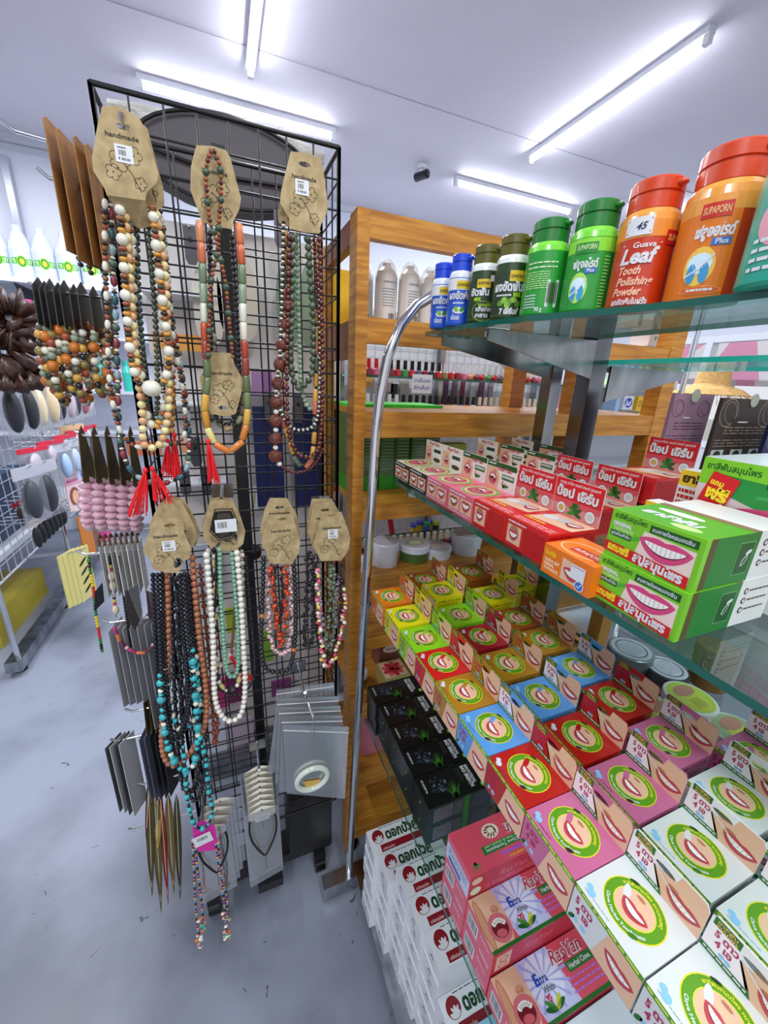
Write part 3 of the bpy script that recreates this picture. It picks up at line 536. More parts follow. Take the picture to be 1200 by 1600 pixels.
for i, (x, y, l) in enumerate(((.413, .255, 'yellow headed herbal toothpaste carton wedged left of the upper green carton'), (.47, .262, 'yellow headed herbal carton leaning behind the big smile carton'))):
    t = T('herbal_carton', l, 'toothpaste carton', (x, y, Z2), 0, 'yellow headed herbal cartons'); m = MB().box((0, -.012, 0), (.02, .016, .078 + .03 * i), K('#e8e4dc', .4)); G = flat((0, .016, 0), (0, -1, 0), (0, 0, 1)); h = .078 + .03 * i
    m.dr(G, 0, h - .017, .028, h, K('#f0c818'), 1); m.txt(G, 'ยาสี', .003, h - .013, .009, K('#3a1c08'), 2, fit=.022, bold=.05); m.lines(G, .002, h - .04, .026, h - .02, 3, K('#c01c1c'), 1, .6); m.de(G, .007, h - .052, .005, .005, K('#3a7a20'), 1, 10); m.de(G, .02, h - .052, .005, .005, K('#4a2c1c'), 1, 10); m.build('carton', t)
# leaflets and navy carton standing behind on the far side shelf
def leaflet(x0, x1, y, z0, z1, col, ink, label, faces, name='leaflet_box'):
    t = T(name, label, 'leaflet', ((x0 + x1) / 2, y, z0)); m = MB().box((x0, y, z0), (x1, y + .005, z1), K(col, .5)); G = flat((x0, y, z0), (1, 0, 0), (0, 0, 1)); w_, h = x1 - x0, z1 - z0
    m.lines(G, w_ * .15, h * .72, w_ * .9, h * .79, 3, K(ink), 1, .35); m.lines(G, w_ * .05, h * .62, w_ * .95, h * .69, 3, K(ink), 1, .3)
    for cx in (.15, .8): m.de(G, w_ * cx, h * .89, w_ * .14, w_ * .14, K(ink), 1, 18, .93); m.de(G, w_ * cx + .004, h * .89, w_ * .09, w_ * .12, K(ink), 1, 14, .93, ang=.6)
    m.de(G, w_ * .42, h * .82, w_ * .1, .0012, K('#e8e0e0'), 2, 10)
    if faces:
        for i in range(3): a = w_ * (.05 + .32 * i); m.dr(G, a, h * .46, a + w_ * .2, h * .6, K('#d8d8dc'), 1); m.de(G, a + w_ * .1, h * .52, w_ * .05, h * .05, SKIND, 2, 10); m.de(G, a + w_ * .1, h * .56, w_ * .06, h * .035, INK, 3, 10)
        m.lines(G, w_ * .05, h * .3, w_ * .95, h * .43, 4, K(ink), 1, .3)
    m.build('carton', t, world=True); tube_ = MB(); tube_.lathe([(0, 0), (.0095, 0), (.0095, .001), (0, .001)], ((x0 + x1) / 2, y - .0012, z1 - .002), K('#c8c0b0', .5), 20, axis='y'); tube_.build('sticker', t, world=True); return t
leaflet(.605, .695, .395, Z2, 1.401, '#a87c94', '#6c4458', 'mauve leaflet box with round cream sticker, left of the dark brown one', False)
leaflet(.655, .80, .360, Z2, 1.398, '#44302a', '#a89080', 'dark brown leaflet box with little face pictures and round sticker', True)
leaflet(.715, .86, .325, Z2, 1.365, '#141c4c', '#6a78b0', 'navy leaflet box at the right edge, in front of the brown one', True)
# teal and white striped carton at the right edge
t = T('greek_key_carton', 'white carton with orange key pattern and teal text panel at the right edge', 'carton', (.47, .12, Z2 - .0))
m = MB().box((.445, .04, Z2), (.60, .068, Z2 + .075), K('#e4e2da')); 
for zz in (0, .0385):
    G = flat((.445, .04, Z2 + zz), (1, 0, 0), (0, 0, 1)); m.dr(G, .022, .003, .12, .035, K('#30c070'), 1); m.lines(G, .026, .006, .11, .032, 6, K('#0c5030'), 2, .35)
    for i in range(5): m.line(G, [(.004, .003 + i * .007), (.017, .003 + i * .007), (.017, .008 + i * .007), (.008, .008 + i * .007), (.008, .0055 + i * .007), (.013, .0055 + i * .007)], .0011, K('#d08030'), 1)
m.build('carton', t, world=True)

# ---- powder bottles on the top shelf
def bottle(x, y, r, h, name, label, cap, shoulder, body, art, group, lidh=.22, aim=None):
    t = T(name, label, 'powder bottle', (x, y, 1.487), 0, group); lz = h * (1 - lidh)
    m = MB().lathe([(0, 0), (r * .93, 0), (r, .003), (r, .006)], (0, 0, 0), K(body, .28), 40).lathe([(r, .006), (r, lz * .86)], (0, 0, 0), K(body, .28, 0, 0, .6), 40)
    m.lathe([(r, lz * .86), (r * .97, lz * .93), (r * .85, lz * .985), (r * .72, lz)], (0, 0, 0), K(shoulder, .25, 0, 0, .6), 40); m.build('jar', t)
    k = MB(); cr = r * .86; k.lathe([(cr * .8, lz - .002), (cr, lz - .001), (cr, lz + (h - lz) * .45), (cr * .93, lz + (h - lz) * .47), (cr * .93, lz + (h - lz) * .53), (cr * 1.0, lz + (h - lz) * .55), (cr * 1.0, h * .985), (cr * .94, h), (0, h)], (0, 0, 0), K(cap, .3, 0, 0, .4), 40)
    a = math.atan2(-y, -x); d = V((math.cos(a + .9), math.sin(a + .9), 0)); k.ball(d * cr * 1.02 + V((0, 0, lz + (h - lz) * .75)), .006, K(cap, .3, 0, 0, .4), (1, 1, .5)); k.build('lid', t)
    l = MB(); F = cyl((0, 0, 0), r, a - .0); art(l, F, r, lz); l.build('label', t); return t
def art_blue(l, F, r, h):
    l.dr(F, -r * 1.4, h * .64, r * 1.4, h * .845, WHITE, 1, 12); l.dr(F, -r * .3, h * .66, r * .75, h * .80, K('#e0c020'), 2, 6); l.txt(F, 'SUPAPORN', -r * .22, h * .70, h * .055, INK, 3, fit=r * .9); l.txt(F, 'ผงขัดฟัน', -r * .9, h * .47, h * .13, K('#14308c'), 2, fit=r * 1.8, bold=.07); l.txt(F, 'ผงขัดฟัน', -r * .9, h * .475, h * .13, WHITE, 3, fit=r * 1.8, bold=.03)
    l.de(F, 0, h * .27, r * .5, h * .06, WHITE, 2, 12, rings=2); l.de(F, r * .3, h * .29, r * .25, h * .04, K('#2c8c3c'), 3, 8, ang=.7); l.de(F, -r * .2, h * .29, r * .25, h * .04, K('#7cb83c'), 3, 8, ang=2.2); l.txt(F, 'ข่อย', -r * .6, h * .1, h * .09, WHITE, 2, fit=r * .7); l.lines(F, -r * .5, h * .38, r * .4, h * .42, 1, WHITE, 2, .6)
def art_olive(l, F, r, h):
    l.dr(F, -r * 1.5, h * .04, r * 1.5, h * .72, K('#24381c'), 1, 14); l.dr(F, -r * 1.5, 0.006, r * 1.5, h * .07, K('#6a8a1c'), 2, 14); l.dr(F, -r * .1, h * .58, r * .7, h * .74, K('#e0c020'), 2, 6); l.txt(F, 'SUPAPORN', -r * .04, h * .63, h * .05, INK, 3, fit=r * .68)
    l.txt(F, 'ผงขัดฟัน', -r * 1.0, h * .44, h * .13, WHITE, 3, fit=r * 1.7, bold=.04); l.txt(F, 'MAX', r * .2, h * .35, h * .07, K('#a8e020'), 3, fit=r * .45, bold=.05); l.lines(F, -r * .8, h * .35, r * .1, h * .39, 1, WHITE, 3, .6)
    for i, (a, b) in enumerate(((-.5, .25), (-.3, .3), (0, .27), (.25, .3), (.5, .24), (-.1, .22))): l.de(F, r * a, h * b, r * .2, h * .045, K('#8cc03c' if i % 2 else '#5c9028'), 3, 8, ang=i)
    l.txt(F, '7 เฮิร์บส์', -r * .5, h * .09, h * .085, WHITE, 3, fit=r * 1.1, bold=.05)
def art_olive2(l, F, r, h):
    l.dr(F, -r * 1.5, h * .04, r * 1.5, h * .72, K('#24381c'), 1, 14); l.dr(F, -r * 1.5, 0.006, r * 1.5, h * .07, K('#6a8a1c'), 2, 14); l.dr(F, -r * .5, h * .58, r * .35, h * .72, K('#e0c020'), 2, 6); l.txt(F, 'SUPAPORN', -r * .42, h * .63, h * .05, INK, 3, fit=r * .7)
    l.dr(F, r * .3, h * .68, r * .9, h * .78, WHITE, 3, 4); l.txt(F, 'ขัดฟัน', -r * .9, h * .46, h * .11, WHITE, 3, fit=r * 1.2, bold=.04); l.txt(F, 'MAX', -r * .6, h * .37, h * .06, K('#a8e020'), 3, fit=r * .45, bold=.05)
    l.de(F, r * .05, h * .2, r * .75, h * .17, K('#8cc03c'), 2, 20, .95); l.txt(F, 'กลิ่นปาก', -r * .45, h * .2, h * .07, WHITE, 3, fit=r * .95, bold=.04); l.txt(F, 'สะอาด', -r * .45, h * .1, h * .07, WHITE, 3, fit=r * .8, bold=.04); l.txt(F, 'คราบเหลือง', -r * .3, h * .28, h * .05, K('#a8e020'), 3, fit=r * .8)
def art_green(l, F, r, h):
    l.lines(F, -r * .9, h * .62, r * .5, h * .74, 2, K('#d8f0c0'), 2, .3); l.lines(F, -r * .9, h * .36, r * .2, h * .6, 8, K('#c8f0a0'), 2, .35); l.barcode(F, r * .15, h * .12, r * .55, h * .36, 2); l.txt(F, '90 g', -r * .3, h * .06, h * .06, WHITE, 2, fit=r * .35); l.lines(F, -r * .9, h * .1, -r * .3, h * .3, 5, WHITE, 2, .35)
def art_green2(l, F, r, h):
    l.dr(F, -r * 1.2, h * .70, r * 1.2, h * .85, K('#8ce03c'), 1, 10); l.dr(F, -r * .7, h * .68, r * .2, h * .8, K('#1c8a28'), 2, 6); l.txt(F, 'SUPAPORN', -r * .62, h * .72, h * .06, K('#c8e8a0'), 3, fit=r * .76); l.txt(F, 'ฟลูออไรด์', -r * .7, h * .52, h * .09, WHITE, 2, fit=r * 1.0, bold=.04); l.dr(F, -r * .2, h * .45, r * .3, h * .51, K('#2c70c0'), 2, 3); l.txt(F, 'Plus', -r * .1, h * .465, h * .04, WHITE, 3)
    tooth(l, F, -r * .35, h * .26, r * .3, h * .13, '#a8e060'); l.lines(F, r * .55, h * .05, r * .8, h * .66, 16, K('#a8e880'), 2, .4)
def tooth(l, F, x, y, w_, h, glow):
    l.de(F, x, y + h * .2, w_ * 1.25, h * 1.4, K(glow), 2, 16, rings=2); l.de(F, x, y + h * .4, w_, h * .75, K('#d8f0f8'), 3, 14, rings=2); l.de(F, x - w_ * .5, y - h * .3, w_ * .38, h * .75, K('#3a9ad0'), 3, 10, rings=2); l.de(F, x + w_ * .5, y - h * .3, w_ * .38, h * .75, K('#3a9ad0'), 3, 10, rings=2); l.line(F, [(x - w_, y - h * .5), (x, y), (x + w_, y + h)], .0014, WHITE, 5)
def art_or1(l, F, r, h):
    l.dr(F, -r * 1.4, h * .70, r * 1.4, h * .86, K('#f09030'), 1, 12); l.dr(F, -r * .75, h * .72, r * .1, h * .90, WHITE, 3, 6); l.line(F, [(-r * .7, h * .87), (r * .05, h * .87)], .0012, K('#c84848'), 4); l.line(F, [(-r * .7, h * .75), (r * .05, h * .75)], .0012, K('#c84848'), 4); l.txt(F, '45', -r * .42, h * .775, h * .07, K('#30305a'), 4, shear=.3)
    l.txt(F, 'Guava', -r * .4, h * .60, h * .055, WHITE, 3, fit=r * .72); l.line(F, [(-r * .75, h * .64), (r * .5, h * .64)], .0006, WHITE, 3); l.txt(F, 'Leaf', -r * .75, h * .45, h * .15, WHITE, 4, fit=r * 1.2, bold=.035, shear=.22); l.txt(F, 'Tooth', -r * .75, h * .34, h * .085, K('#f4c0a0'), 3, fit=r * .75, shear=.25, bold=.03); l.txt(F, 'Polishing', -r * .75, h * .23, h * .085, K('#f4c0a0'), 3, fit=r * 1.2, shear=.25, bold=.03); l.txt(F, 'Powder', -r * .8, h * .125, h * .085, K('#f4c0a0'), 3, fit=r * .95, shear=.25, bold=.03); l.txt(F, 'ผงขัดฟันใบฝรั่ง', -r * .8, h * .03, h * .06, WHITE, 3, fit=r * 1.2, bold=.03)
    l.dr(F, r * .6, h * .62, r * 1.1, h * .76, K('#c81c1c'), 3, 3); l.txt(F, 'SUPA', r * .66, h * .66, h * .06, K('#f8c060'), 4, fit=r * .4)
def art_or2(l, F, r, h):
    l.dr(F, -r * 1.4, h * .0, r * .45, h * .73, K('#e87a10'), 1, 12); l.dr(F, -r * 1.4, h * .73, r * 1.4, h * .86, K('#f0a040'), 1, 12); l.dr(F, -r * .5, h * .68, r * .2, h * .80, K('#d0281c'), 3, 6); l.txt(F, 'SUPAPORN', -r * .45, h * .71, h * .06, K('#f0c080'), 4, fit=r * .6)
    l.txt(F, 'ฟลูออไรด์', -r * .55, h * .53, h * .09, WHITE, 3, fit=r * .95, bold=.05, shear=.2); l.dr(F, -r * .1, h * .45, r * .35, h * .51, K('#2c70c0'), 3, 3); l.txt(F, 'Plus', -r * .02, h * .46, h * .045, WHITE, 4, fit=r * .3); tooth(l, F, -r * .25, h * .26, r * .3, h * .12, '#f8c850')
    l.de(F, -r * .1, h * .075, r * .5, h * .04, K('#f8b050'), 3, 16, rings=2); l.de(F, -r * .1, h * .075, r * .47, h * .034, K('#e0640c'), 4, 16, rings=2); l.lines(F, -r * .4, h * .06, r * .2, h * .09, 1, WHITE, 5, .7); l.lines(F, r * .78, h * .1, r * .95, h * .7, 18, K('#f0d0a0'), 2, .4)
bottle(.352, .646, .0178, .095, 'powder_bottle', 'small blue capped tooth powder bottle, far end of the top shelf', '#1c48d0', '#e4e8f0', '#2458c8', art_blue, 'blue tooth powder bottles')
bottle(.358, .602, .018, .098, 'powder_bottle', 'small blue capped tooth powder bottle, next to the olive ones', '#1c48d0', '#e4e8f0', '#2458c8', art_blue, 'blue tooth powder bottles')
bottle(.378, .565, .0225, .103, 'powder_bottle', 'olive capped tooth powder bottle with a red price label, left one', '#5c5a1c', '#e6ece8', '#2c4420', art_olive2, 'olive capped powder bottles')
bottle(.386, .514, .0228, .103, 'powder_bottle', 'olive capped seven herbs tooth powder bottle, right one', '#5c5a1c', '#e6ece8', '#2c4420', art_olive, 'olive capped powder bottles')
bottle(.400, .464, .0258, .108, 'powder_bottle', 'green powder bottle with barcode, left one of the two green', '#1c7a2c', '#7ce03c', '#249a34', art_green, 'green powder bottles')
bottle(.421, .414, .0268, .114, 'powder_bottle', 'green powder bottle with tooth picture, beside the orange ones', '#1c7a2c', '#7ce03c', '#249a34', art_green2, 'green powder bottles')
bottle(.441, .361, .0290, .119, 'powder_bottle', 'red-orange guava leaf powder bottle with price 45 label', '#d84418', '#f0a040', '#cc3810', art_or1, 'orange powder bottles')
bottle(.459, .300, .0325, .126, 'powder_bottle', 'largest orange fluoride powder bottle at the upper right', '#d84418', '#f0a040', '#cc3c10', art_or2, 'orange powder bottles')
def art_teal(l, F, r, h): l.de(F, -r * .4, h * .5, r * .5, h * .2, K('#e8a0b0'), 2, 16, rings=3); l.lines(F, -r * .9, h * .1, r * .5, h * .4, 4, WHITE, 3, .4)
bottle(.447, .226, .034, .118, 'powder_bottle', 'teal jar cut off by the right edge beside the orange bottle', '#e8ecec', '#38b8a0', '#28a890', art_teal, None)

# ---- black charcoal toothpaste boxes
def charcoal_box():
    W, D, H_ = .0585, .132, .045; t = T('charcoal_toothpaste', '', 'toothpaste box'); m = MB().box((-D / 2, -W / 2, 0), (D / 2, W / 2, H_), K('#141618', .3, 0, 0, .4))
    F = flat((-D / 2, -W / 2, H_), (0, 1, 0), (-1, 0, 0)); F = lambda x, y, k: V((-D / 2 + x, -W / 2 + y, H_ + k * .00012)); rnd = random.Random(3)
    for i in range(46): m.de(F, .035 + rnd.gauss(0, .008), .03 + rnd.gauss(0, .010), rnd.uniform(.0015, .004), rnd.uniform(.001, .0025), K(rnd.choice(('#2c3440', '#4a5468', '#1c2028', '#5c667c')), .4), 1 + i % 4, 6, ang=rnd.uniform(0, 3))
    for a in (-.5, -.25, 0, .2, .45): m.dp(F, [(.055 + a * .004, .003), (.061 + a * .004, .003), (.062 + a * .03, .03 + .004 * math.cos(a * 5))], K('#2c6a20' if a else '#4c9030'), 5)
    Tx = lambda x, y, k: F(x, y, k)
    R90 = lambda x, y, k: F(.112 - y, .054 - x * 1.0, k)
    R = lambda x, y, k: V((-D / 2 + .075 + y, W / 2 - .004 - x, H_ + k * .00012))
    m.txt(R, 'REMOVE STRONG', .003, .026, .0055, WHITE, 6, fit=.036, bold=.04); m.txt(R, 'BAD BREATH', .003, .017, .0072, WHITE, 6, fit=.042, bold=.05); m.lines(R, .004, .004, .03, .012, 3, INKG, 6, .3); m.txt(R, 'NET CONTENT 100 g', .004, -.066, .0035, WHITE, 6, fit=.026, bold=.04)
    m.de(R, .046, .040, .005, .0045, K('#6ac01c'), 6, 12); m.de(R, .046, .040, .002, .0024, WHITE, 7, 8)
    G = flat((-D / 2, W / 2, 0), (0, -1, 0), (0, 0, 1)); m.dr(G, .002, .002, W - .002, .0026, K('#3a7a20'), 1); m.dr(G, .002, H_ - .003, W - .002, H_ - .0022, K('#2c5a1c'), 1); m.de(G, W * .5, H_ * .55, .003, .002, K('#6ac01c'), 1, 8, ang=.6); m.txt(G, 'NET', W * .4, H_ * .3, .003, INKG, 1)
    Q = flat((-D / 2, -W / 2, 0), (1, 0, 0), (0, 0, 1)); m.lines(Q, .012, .006, .05, H_ - .006, 9, K('#b8b0c0'), 1, .35); m.dr(Q, .072, 0, .084, H_, K('#2c7a20'), 1); m.lines(Q, .09, .006, D - .008, H_ - .006, 9, K('#6a5a80'), 1, .35); m.lines(Q, .052, .006, .07, H_ - .006, 9, K('#888'), 1, .35)
    m.build('carton', t); return t
names = ['farthest', 'second', 'third', 'fourth', 'nearest']
ys = [.676, .614, .553, .493, .433]
for i, y in enumerate(ys):
    for k in range(2):
        place('charcoal', charcoal_box, (.335 + (.004 if i else -.002) + .002 * (k == 0), y, .622 + .0452 * k), 0, 'black charcoal toothpaste box, %s column from the far end, %s' % (names[i], 'on top' if k else 'underneath'), 'black charcoal toothpaste boxes')
# ---- red flower toothpaste cartons with the laughing mouth
def ras_box(flip):
    def make():
        W, D, H_ = .0605, .150, .045; t = T('laughing_carton', '', 'toothpaste box'); m = MB().box((-D / 2, -W / 2, 0), (D / 2, W / 2, H_), K('#e4566a', .35, 0, 0, .3))
        s = -1 if flip else 1
        F = (lambda x, y, k: V((-D / 2 + x, -W / 2 + y, H_ + k * .00012))) if not flip else (lambda x, y, k: V((D / 2 - x, W / 2 - y, H_ + k * .00012)))
        if not flip:
            m.dp(F, [(.045, 0), (.10, 0), (.09, W), (.03, W)], K('#c8c4ec'), 1); m.de(F, .066, .035, .026, .025, K('#dcdcf4'), 2, 18)
            for i in range(14): a = PI * i / 7; m.dp(F, [(.066, .035), (.066 + .036 * math.cos(a), min(W, max(0, .035 + .03 * math.sin(a)))), (.066 + .036 * math.cos(a + .12), min(W, max(0, .035 + .03 * math.sin(a + .12))))], K('#a8a8e4'), 3)
            m.dp(F, [(0, .002), (.036, .004), (.043, .02), (.040, .045), (.036, W), (0, W)], SKIN, 4); m.de(F, .006, .03, .006, .028, SKIND, 5, 12); m.de(F, .006, .03, .0045, .026, K('#d49c7c'), 6, 12); m.laugh(F, .025, .0205, .0152, -.15, 7); m.dr(F, 0, 0, D, .004, K('#2a6a24'), 6)
            m.txt(F, 'Extra', .051, .033, .0085, K('#3a4a9c'), 7, fit=.02, bold=.02); m.txt(F, 'E', .051, .033, .011, K('#2050b8'), 8, bold=.03); m.txt(F, 'White', .058, .024, .0065, K('#585868'), 7, fit=.017)
            m.txt(F, 'RasYan', .084, .041, .014, WHITE, 8, fit=.055, bold=.07, shear=.35); m.txt(F, 'RasYan', .084, .0412, .014, K('#c02848'), 9, fit=.055, bold=.01, shear=.35)
            m.dr(F, .103, .028, .146, .038, K('#2c7a34'), 7); m.txt(F, 'Herbal Clove', .106, .0305, .0055, WHITE, 8, fit=.036); m.lines(F, .095, .009, .146, .026, 3, K('#b878d8'), 7, .35)
            for a, c in ((2.4, '#3c8a2c'), (.75, '#c8c83c'), (.35, '#1c5a24'), (2.9, '#1c5a24')): m.de(F, .064 + math.cos(a) * .008, .009 + math.sin(a) * .007, .0085, .0028, K(c), 7, 10, ang=a)
            m.line(F, [(.064, .005), (.061, .018)], .0007, K('#6a2c20'), 8)
            for dx, dy in ((0, 0), (-.002, .002), (.002, .002), (-.001, .004), (.001, .005), (-.003, .0045)): m.de(F, .0605 + dx, .017 + dy, .0013, .0013, K('#d01c38'), 9, 6)
        else:
            m.txt(F, 'RasYan', .006, .018, .016, WHITE, 3, fit=.06, bold=.07, shear=.35); m.txt(F, 'RasYan', .006, .0182, .016, K('#c02848'), 4, fit=.06, bold=.01, shear=.35)
            m.dr(F, .02, .033, .115, .044, K('#2c7a34'), 2); m.txt(F, 'Herbal Clove Toothpaste', .03, .0385, .004, WHITE, 3, fit=.08); m.txt(F, 'with Aloe Vera & Guava Leaf', .03, .0342, .0032, K('#b8e0a0'), 3, fit=.08)
            m.lines(F, .02, .046, .09, .052, 1, K('#a060d8'), 2, .6); m.lines(F, .02, .0535, .08, .058, 1, K('#e8a020'), 2, .6); m.de(F, .088, .018, .014, .010, K('#f0e4d8'), 2, 18)
            for i in range(10): m.de(F, .088 + .008 * math.cos(i * 1.9), .018 + .006 * math.sin(i * 1.9), .004, .0013, K('#8a5828'), 3, 6, ang=i)
            for a in (1.2, 1.57, 1.9, 2.3, .8): m.dp(F, [(.133, .046), (.136, .046), (.1345 + .014 * math.cos(a), .046 + .013 * math.sin(a))], K('#3c8a3c'), 3)
        G = flat((-D / 2, W / 2, 0), (0, -1, 0), (0, 0, 1))
        if not flip: m.dr(G, .002, .002, W - .002, H_ - .002, K('#dc6a80'), 1); m.barcode(G, .006, .010, .022, .026, 2); m.txt(G, 'RasYan', .034, .032, .004, WHITE, 2, fit=.018); m.lines(G, .036, .004, .056, .012, 3, WHITE, 2, .4)
        else: m.dr(G, .001, 0, W - .001, H_, K('#c8d0ec'), 1); m.dr(G, .008, .004, W - .02, .012, K('#4868a8'), 2); m.dr(G, .0, H_ - .012, W, H_, K('#dc6a80'), 2); m.lines(G, .006, .016, W - .006, .03, 4, INKG, 2, .3)
        Q = flat((-D / 2, -W / 2, 0), (1, 0, 0), (0, 0, 1)); m.dr(Q, 0, 0, D, H_, K('#c42c44'), 1); m.txt(Q, 'RasYan', .05, .02, .012, K('#e87888'), 2, fit=.05, bold=.0, shear=.3)
        if not flip: m.dr(Q, .006, .006, .03, .038, K('#e8b8a8'), 2); m.de(Q, .018, .027, .007, .006, K('#b85050'), 3, 12, .8); m.de(Q, .018, .014, .007, .006, K('#b85050'), 3, 12, .8)
        else: m.de(Q, .012, .033, .009, .007, K('#e8c8b0'), 2, 12); m.de(Q, .012, .012, .009, .008, K('#d8e8c8'), 2, 12); m.lines(Q, .03, .006, D - .01, .016, 2, K('#e87888'), 2, .4)
        m.build('carton', t); return t
    return make
GR = 'pink laughing mouth cartons on the lowest glass shelf'
for y, z, f, l in ((.306, .622, 0, 'pink laughing mouth carton at the bottom of the three high pile'), (.306, .667, 0, 'pink laughing mouth carton in the middle of the three high pile'), (.306, .712, 1, 'pink herbal clove carton turned upside down, on top of the pile beside the black boxes'),
                   (.2445, .622, 0, 'pink laughing mouth carton under the fully visible extra white one'), (.2445, .667, 0, 'pink extra white carton with laughing mouth, whole lid in view'), (.182, .6219, 0, 'pink extra white carton with laughing mouth, cut off by the bottom edge')):
    place('ras%d' % f, ras_box(f), (.342, y, z), 0, l, GR)
t = T('white_carton', 'plain pale carton lid at the bottom edge beside the pink laughing mouth cartons', 'toothpaste box', (.36, .118, .622)); m = MB().box((.27, .088, .622), (.45, .149, .662), K('#d8dce8', .35)); m.build('carton', t, world=True)
# ---- white lotus boxes stacked on the base
def lotus_box():
    W, D, H_ = .0585, .16, .0445; t = T('lotus_toothpaste', '', 'toothpaste box'); m = MB().box((-D / 2, -W / 2, 0), (D / 2, W / 2, H_), K('#e6e9ee', .4, 0, 0, .2))
    F = lambda x, y, k: V((-D / 2 + x, -W / 2 + y, H_ + k * .00012)); r_ = K('#8c1420')
    m.de(F, .023, .038, .0145, .0155, r_, 1, 22); m.de(F, .023, .032, .0105, .0085, WHITE, 2, 14, a0=PI, a1=2 * PI); m.de(F, .025, .034, .003, .007, WHITE, 3, 8)
    for a in (-.6, .6): m.de(F, .025 + a * .007, .034, .0022, .006, WHITE, 3, 8, ang=-a)
    m.txt(F, 'ดอกบัวคู่', .042, .0265, .021, K('#12401c'), 1, fit=.085, bold=.05); m.dr(F, .022, .003, D - .004, .0185, r_, 1); m.txt(F, 'เกลือสมุนไพร', .026, .006, .005, K('#e8c8c8'), 2, fit=.03); m.lines(F, .03, .053, .1, .056, 1, INKG, 1, .5)
    G = flat((-D / 2, W / 2, 0), (0, -1, 0), (0, 0, 1)); m.de(G, W * .5, H_ * .55, .0055, .0055, K('#24281c'), 1, 14); m.de(G, W * .5, H_ * .5, .0042, .0035, WHITE, 2, 10); m.lines(G, W * .25, .006, W * .75, .012, 2, INKG, 1, .3)
    m.build('carton', t); return t
colx = [.276, .284, .293, .303, .314]
for i, (y, x, n) in enumerate(zip((.600, .541, .482, .423, .364), (.328, .342, .355, .362, .370), (6, 6, 7, 7, 7))):
    for k in range(n):
        place('lotus', lotus_box, (x + .002 * ((k * 7 + i) % 3 - 1), y, .0705 + .0446 * k), 0, 'white lotus toothpaste box, %s column from the far end, %s' % (names[i], 'topmost' if k == n - 1 else '%s below the top' % ('one', 'two', 'three', 'four', 'five', 'six')[n - 2 - k]), 'white lotus toothpaste boxes')
for k in range(5): place('lotus', lotus_box, (.372, .305, .0705 + .0446 * k), 0, 'white lotus toothpaste box in the short near column, %s' % ('on top' if k == 4 else 'layer %s below its top' % ('one', 'two', 'three', 'four')[3 - k]), 'white lotus toothpaste boxes')
t = T('blue_carton', 'light blue carton with oval window at the very bottom of the picture', 'carton', (.37, .225, .07)); m = MB().box((.29, .18, .0712), (.46, .272, .33), K('#8ac4dc', .4)); F = lambda x, y, k: V((.28 + x, .18 + y, .33 + k * .0002)); m.de(F, .06, .05, .04, .02, WHITE, 1, 20, ang=.3); m.de(F, .06, .05, .038, .018, K('#7ab8d4'), 2, 20, ang=.3); m.build('carton', t, world=True)
# ================================================================ necklaces, cards and hooks on the wire stand
RND = random.Random(11)
def smooth_path(P, n=14):
    P = [V(p) for p in P]; out = []
    Q = [P[0] * 2 - P[1]] + P + [P[-1] * 2 - P[-2]]
    for i in range(1, len(Q) - 2):
        a, b_, c, d = Q[i - 1], Q[i], Q[i + 1], Q[i + 2]
        for k in range(n):
            t = k / n; out.append(.5 * ((2 * b_) + (c - a) * t + (2 * a - 5 * b_ + 4 * c - d) * t * t + (3 * b_ - a - 3 * c + d) * t ** 3))
    return out + [P[-1]]
def bead(m, p, tan, shape, r, mat):
    rot = tan.to_track_quat('Z', 'X').to_matrix()
    if shape == 's': m.ball(p, r, mat, (1, 1, 1), 8, 6, rot)
    elif shape == 'd': m.ball(p, r, mat, (1, 1, .6), 8, 5, rot)
    elif shape == 'e': m.ball(p, r, mat, (.7, .7, 1.15), 8, 6, rot)
    elif shape == 't':
        h = r * 1.9; a = p - tan * h; b_ = p + tan * h; m.tube([a, a + tan * h * .12, b_ - tan * h * .12, b_], [r * .7, r * .85, r * .85, r * .7], mat, 8)
    elif shape == 'c':
        off = V((RND.uniform(-1, 1), RND.uniform(-1, 1), RND.uniform(-1, 1))) * r * .5; q = Matrix.Rotation(RND.uniform(0, 6), 3, V((RND.random(), RND.random(), RND.random() + .1)).normalized()); m.ball(p + off, r, mat, (1, .8, .5), 5, 4, q)
    elif shape == 'b':   # woven ball
        m.ball(p, r, mat, (1, 1, 1), 10, 8, rot)
        for i in range(5):
            ax = V((RND.random() - .5, RND.random() - .5, RND.random() - .5)).normalized(); u = ax.orthogonal().normalized(); v = ax.cross(u); m.tube([p + (u * math.cos(a) + v * math.sin(a)) * r * 1.03 for a in [2 * PI * k / 10 for k in range(11)]], r * .09, K('#7a3a26', .6), 4, False)
LEN = {'s': 1, 'd': .6, 'e': 1.15, 't': 1.95, 'c': .62, 'b': 1}
def strand(m, P, pat, thread=K('#201c18', .8)):
    path = smooth_path(P); m.tube(path[::3] + [path[-1]], .0006, thread, 4, False)
    seg = [0]; 
    for a, b_ in zip(path, path[1:]): seg.append(seg[-1] + (b_ - a).length)
    s = 0; i = 0; j = 0
    while True:
        sh, r, mt = pat[i % len(pat)]; s += r * LEN[sh]
        if s > seg[-1]: break
        while j < len(seg) - 2 and seg[j + 1] < s: j += 1
        t = (s - seg[j]) / max(1e-9, seg[j + 1] - seg[j]); tan = (path[j + 1] - path[j]).normalized(); bead(m, path[j].lerp(path[j + 1], t), tan, sh, r, mt)
        s += r * LEN[sh]; i += 1
def pp(pts, Y, dy=0.): return [ony(x, y, Y + dy * i) for i, (x, y) in enumerate(pts)]
def k(h, r=.3): return K(h, r, 0, 0, .5)
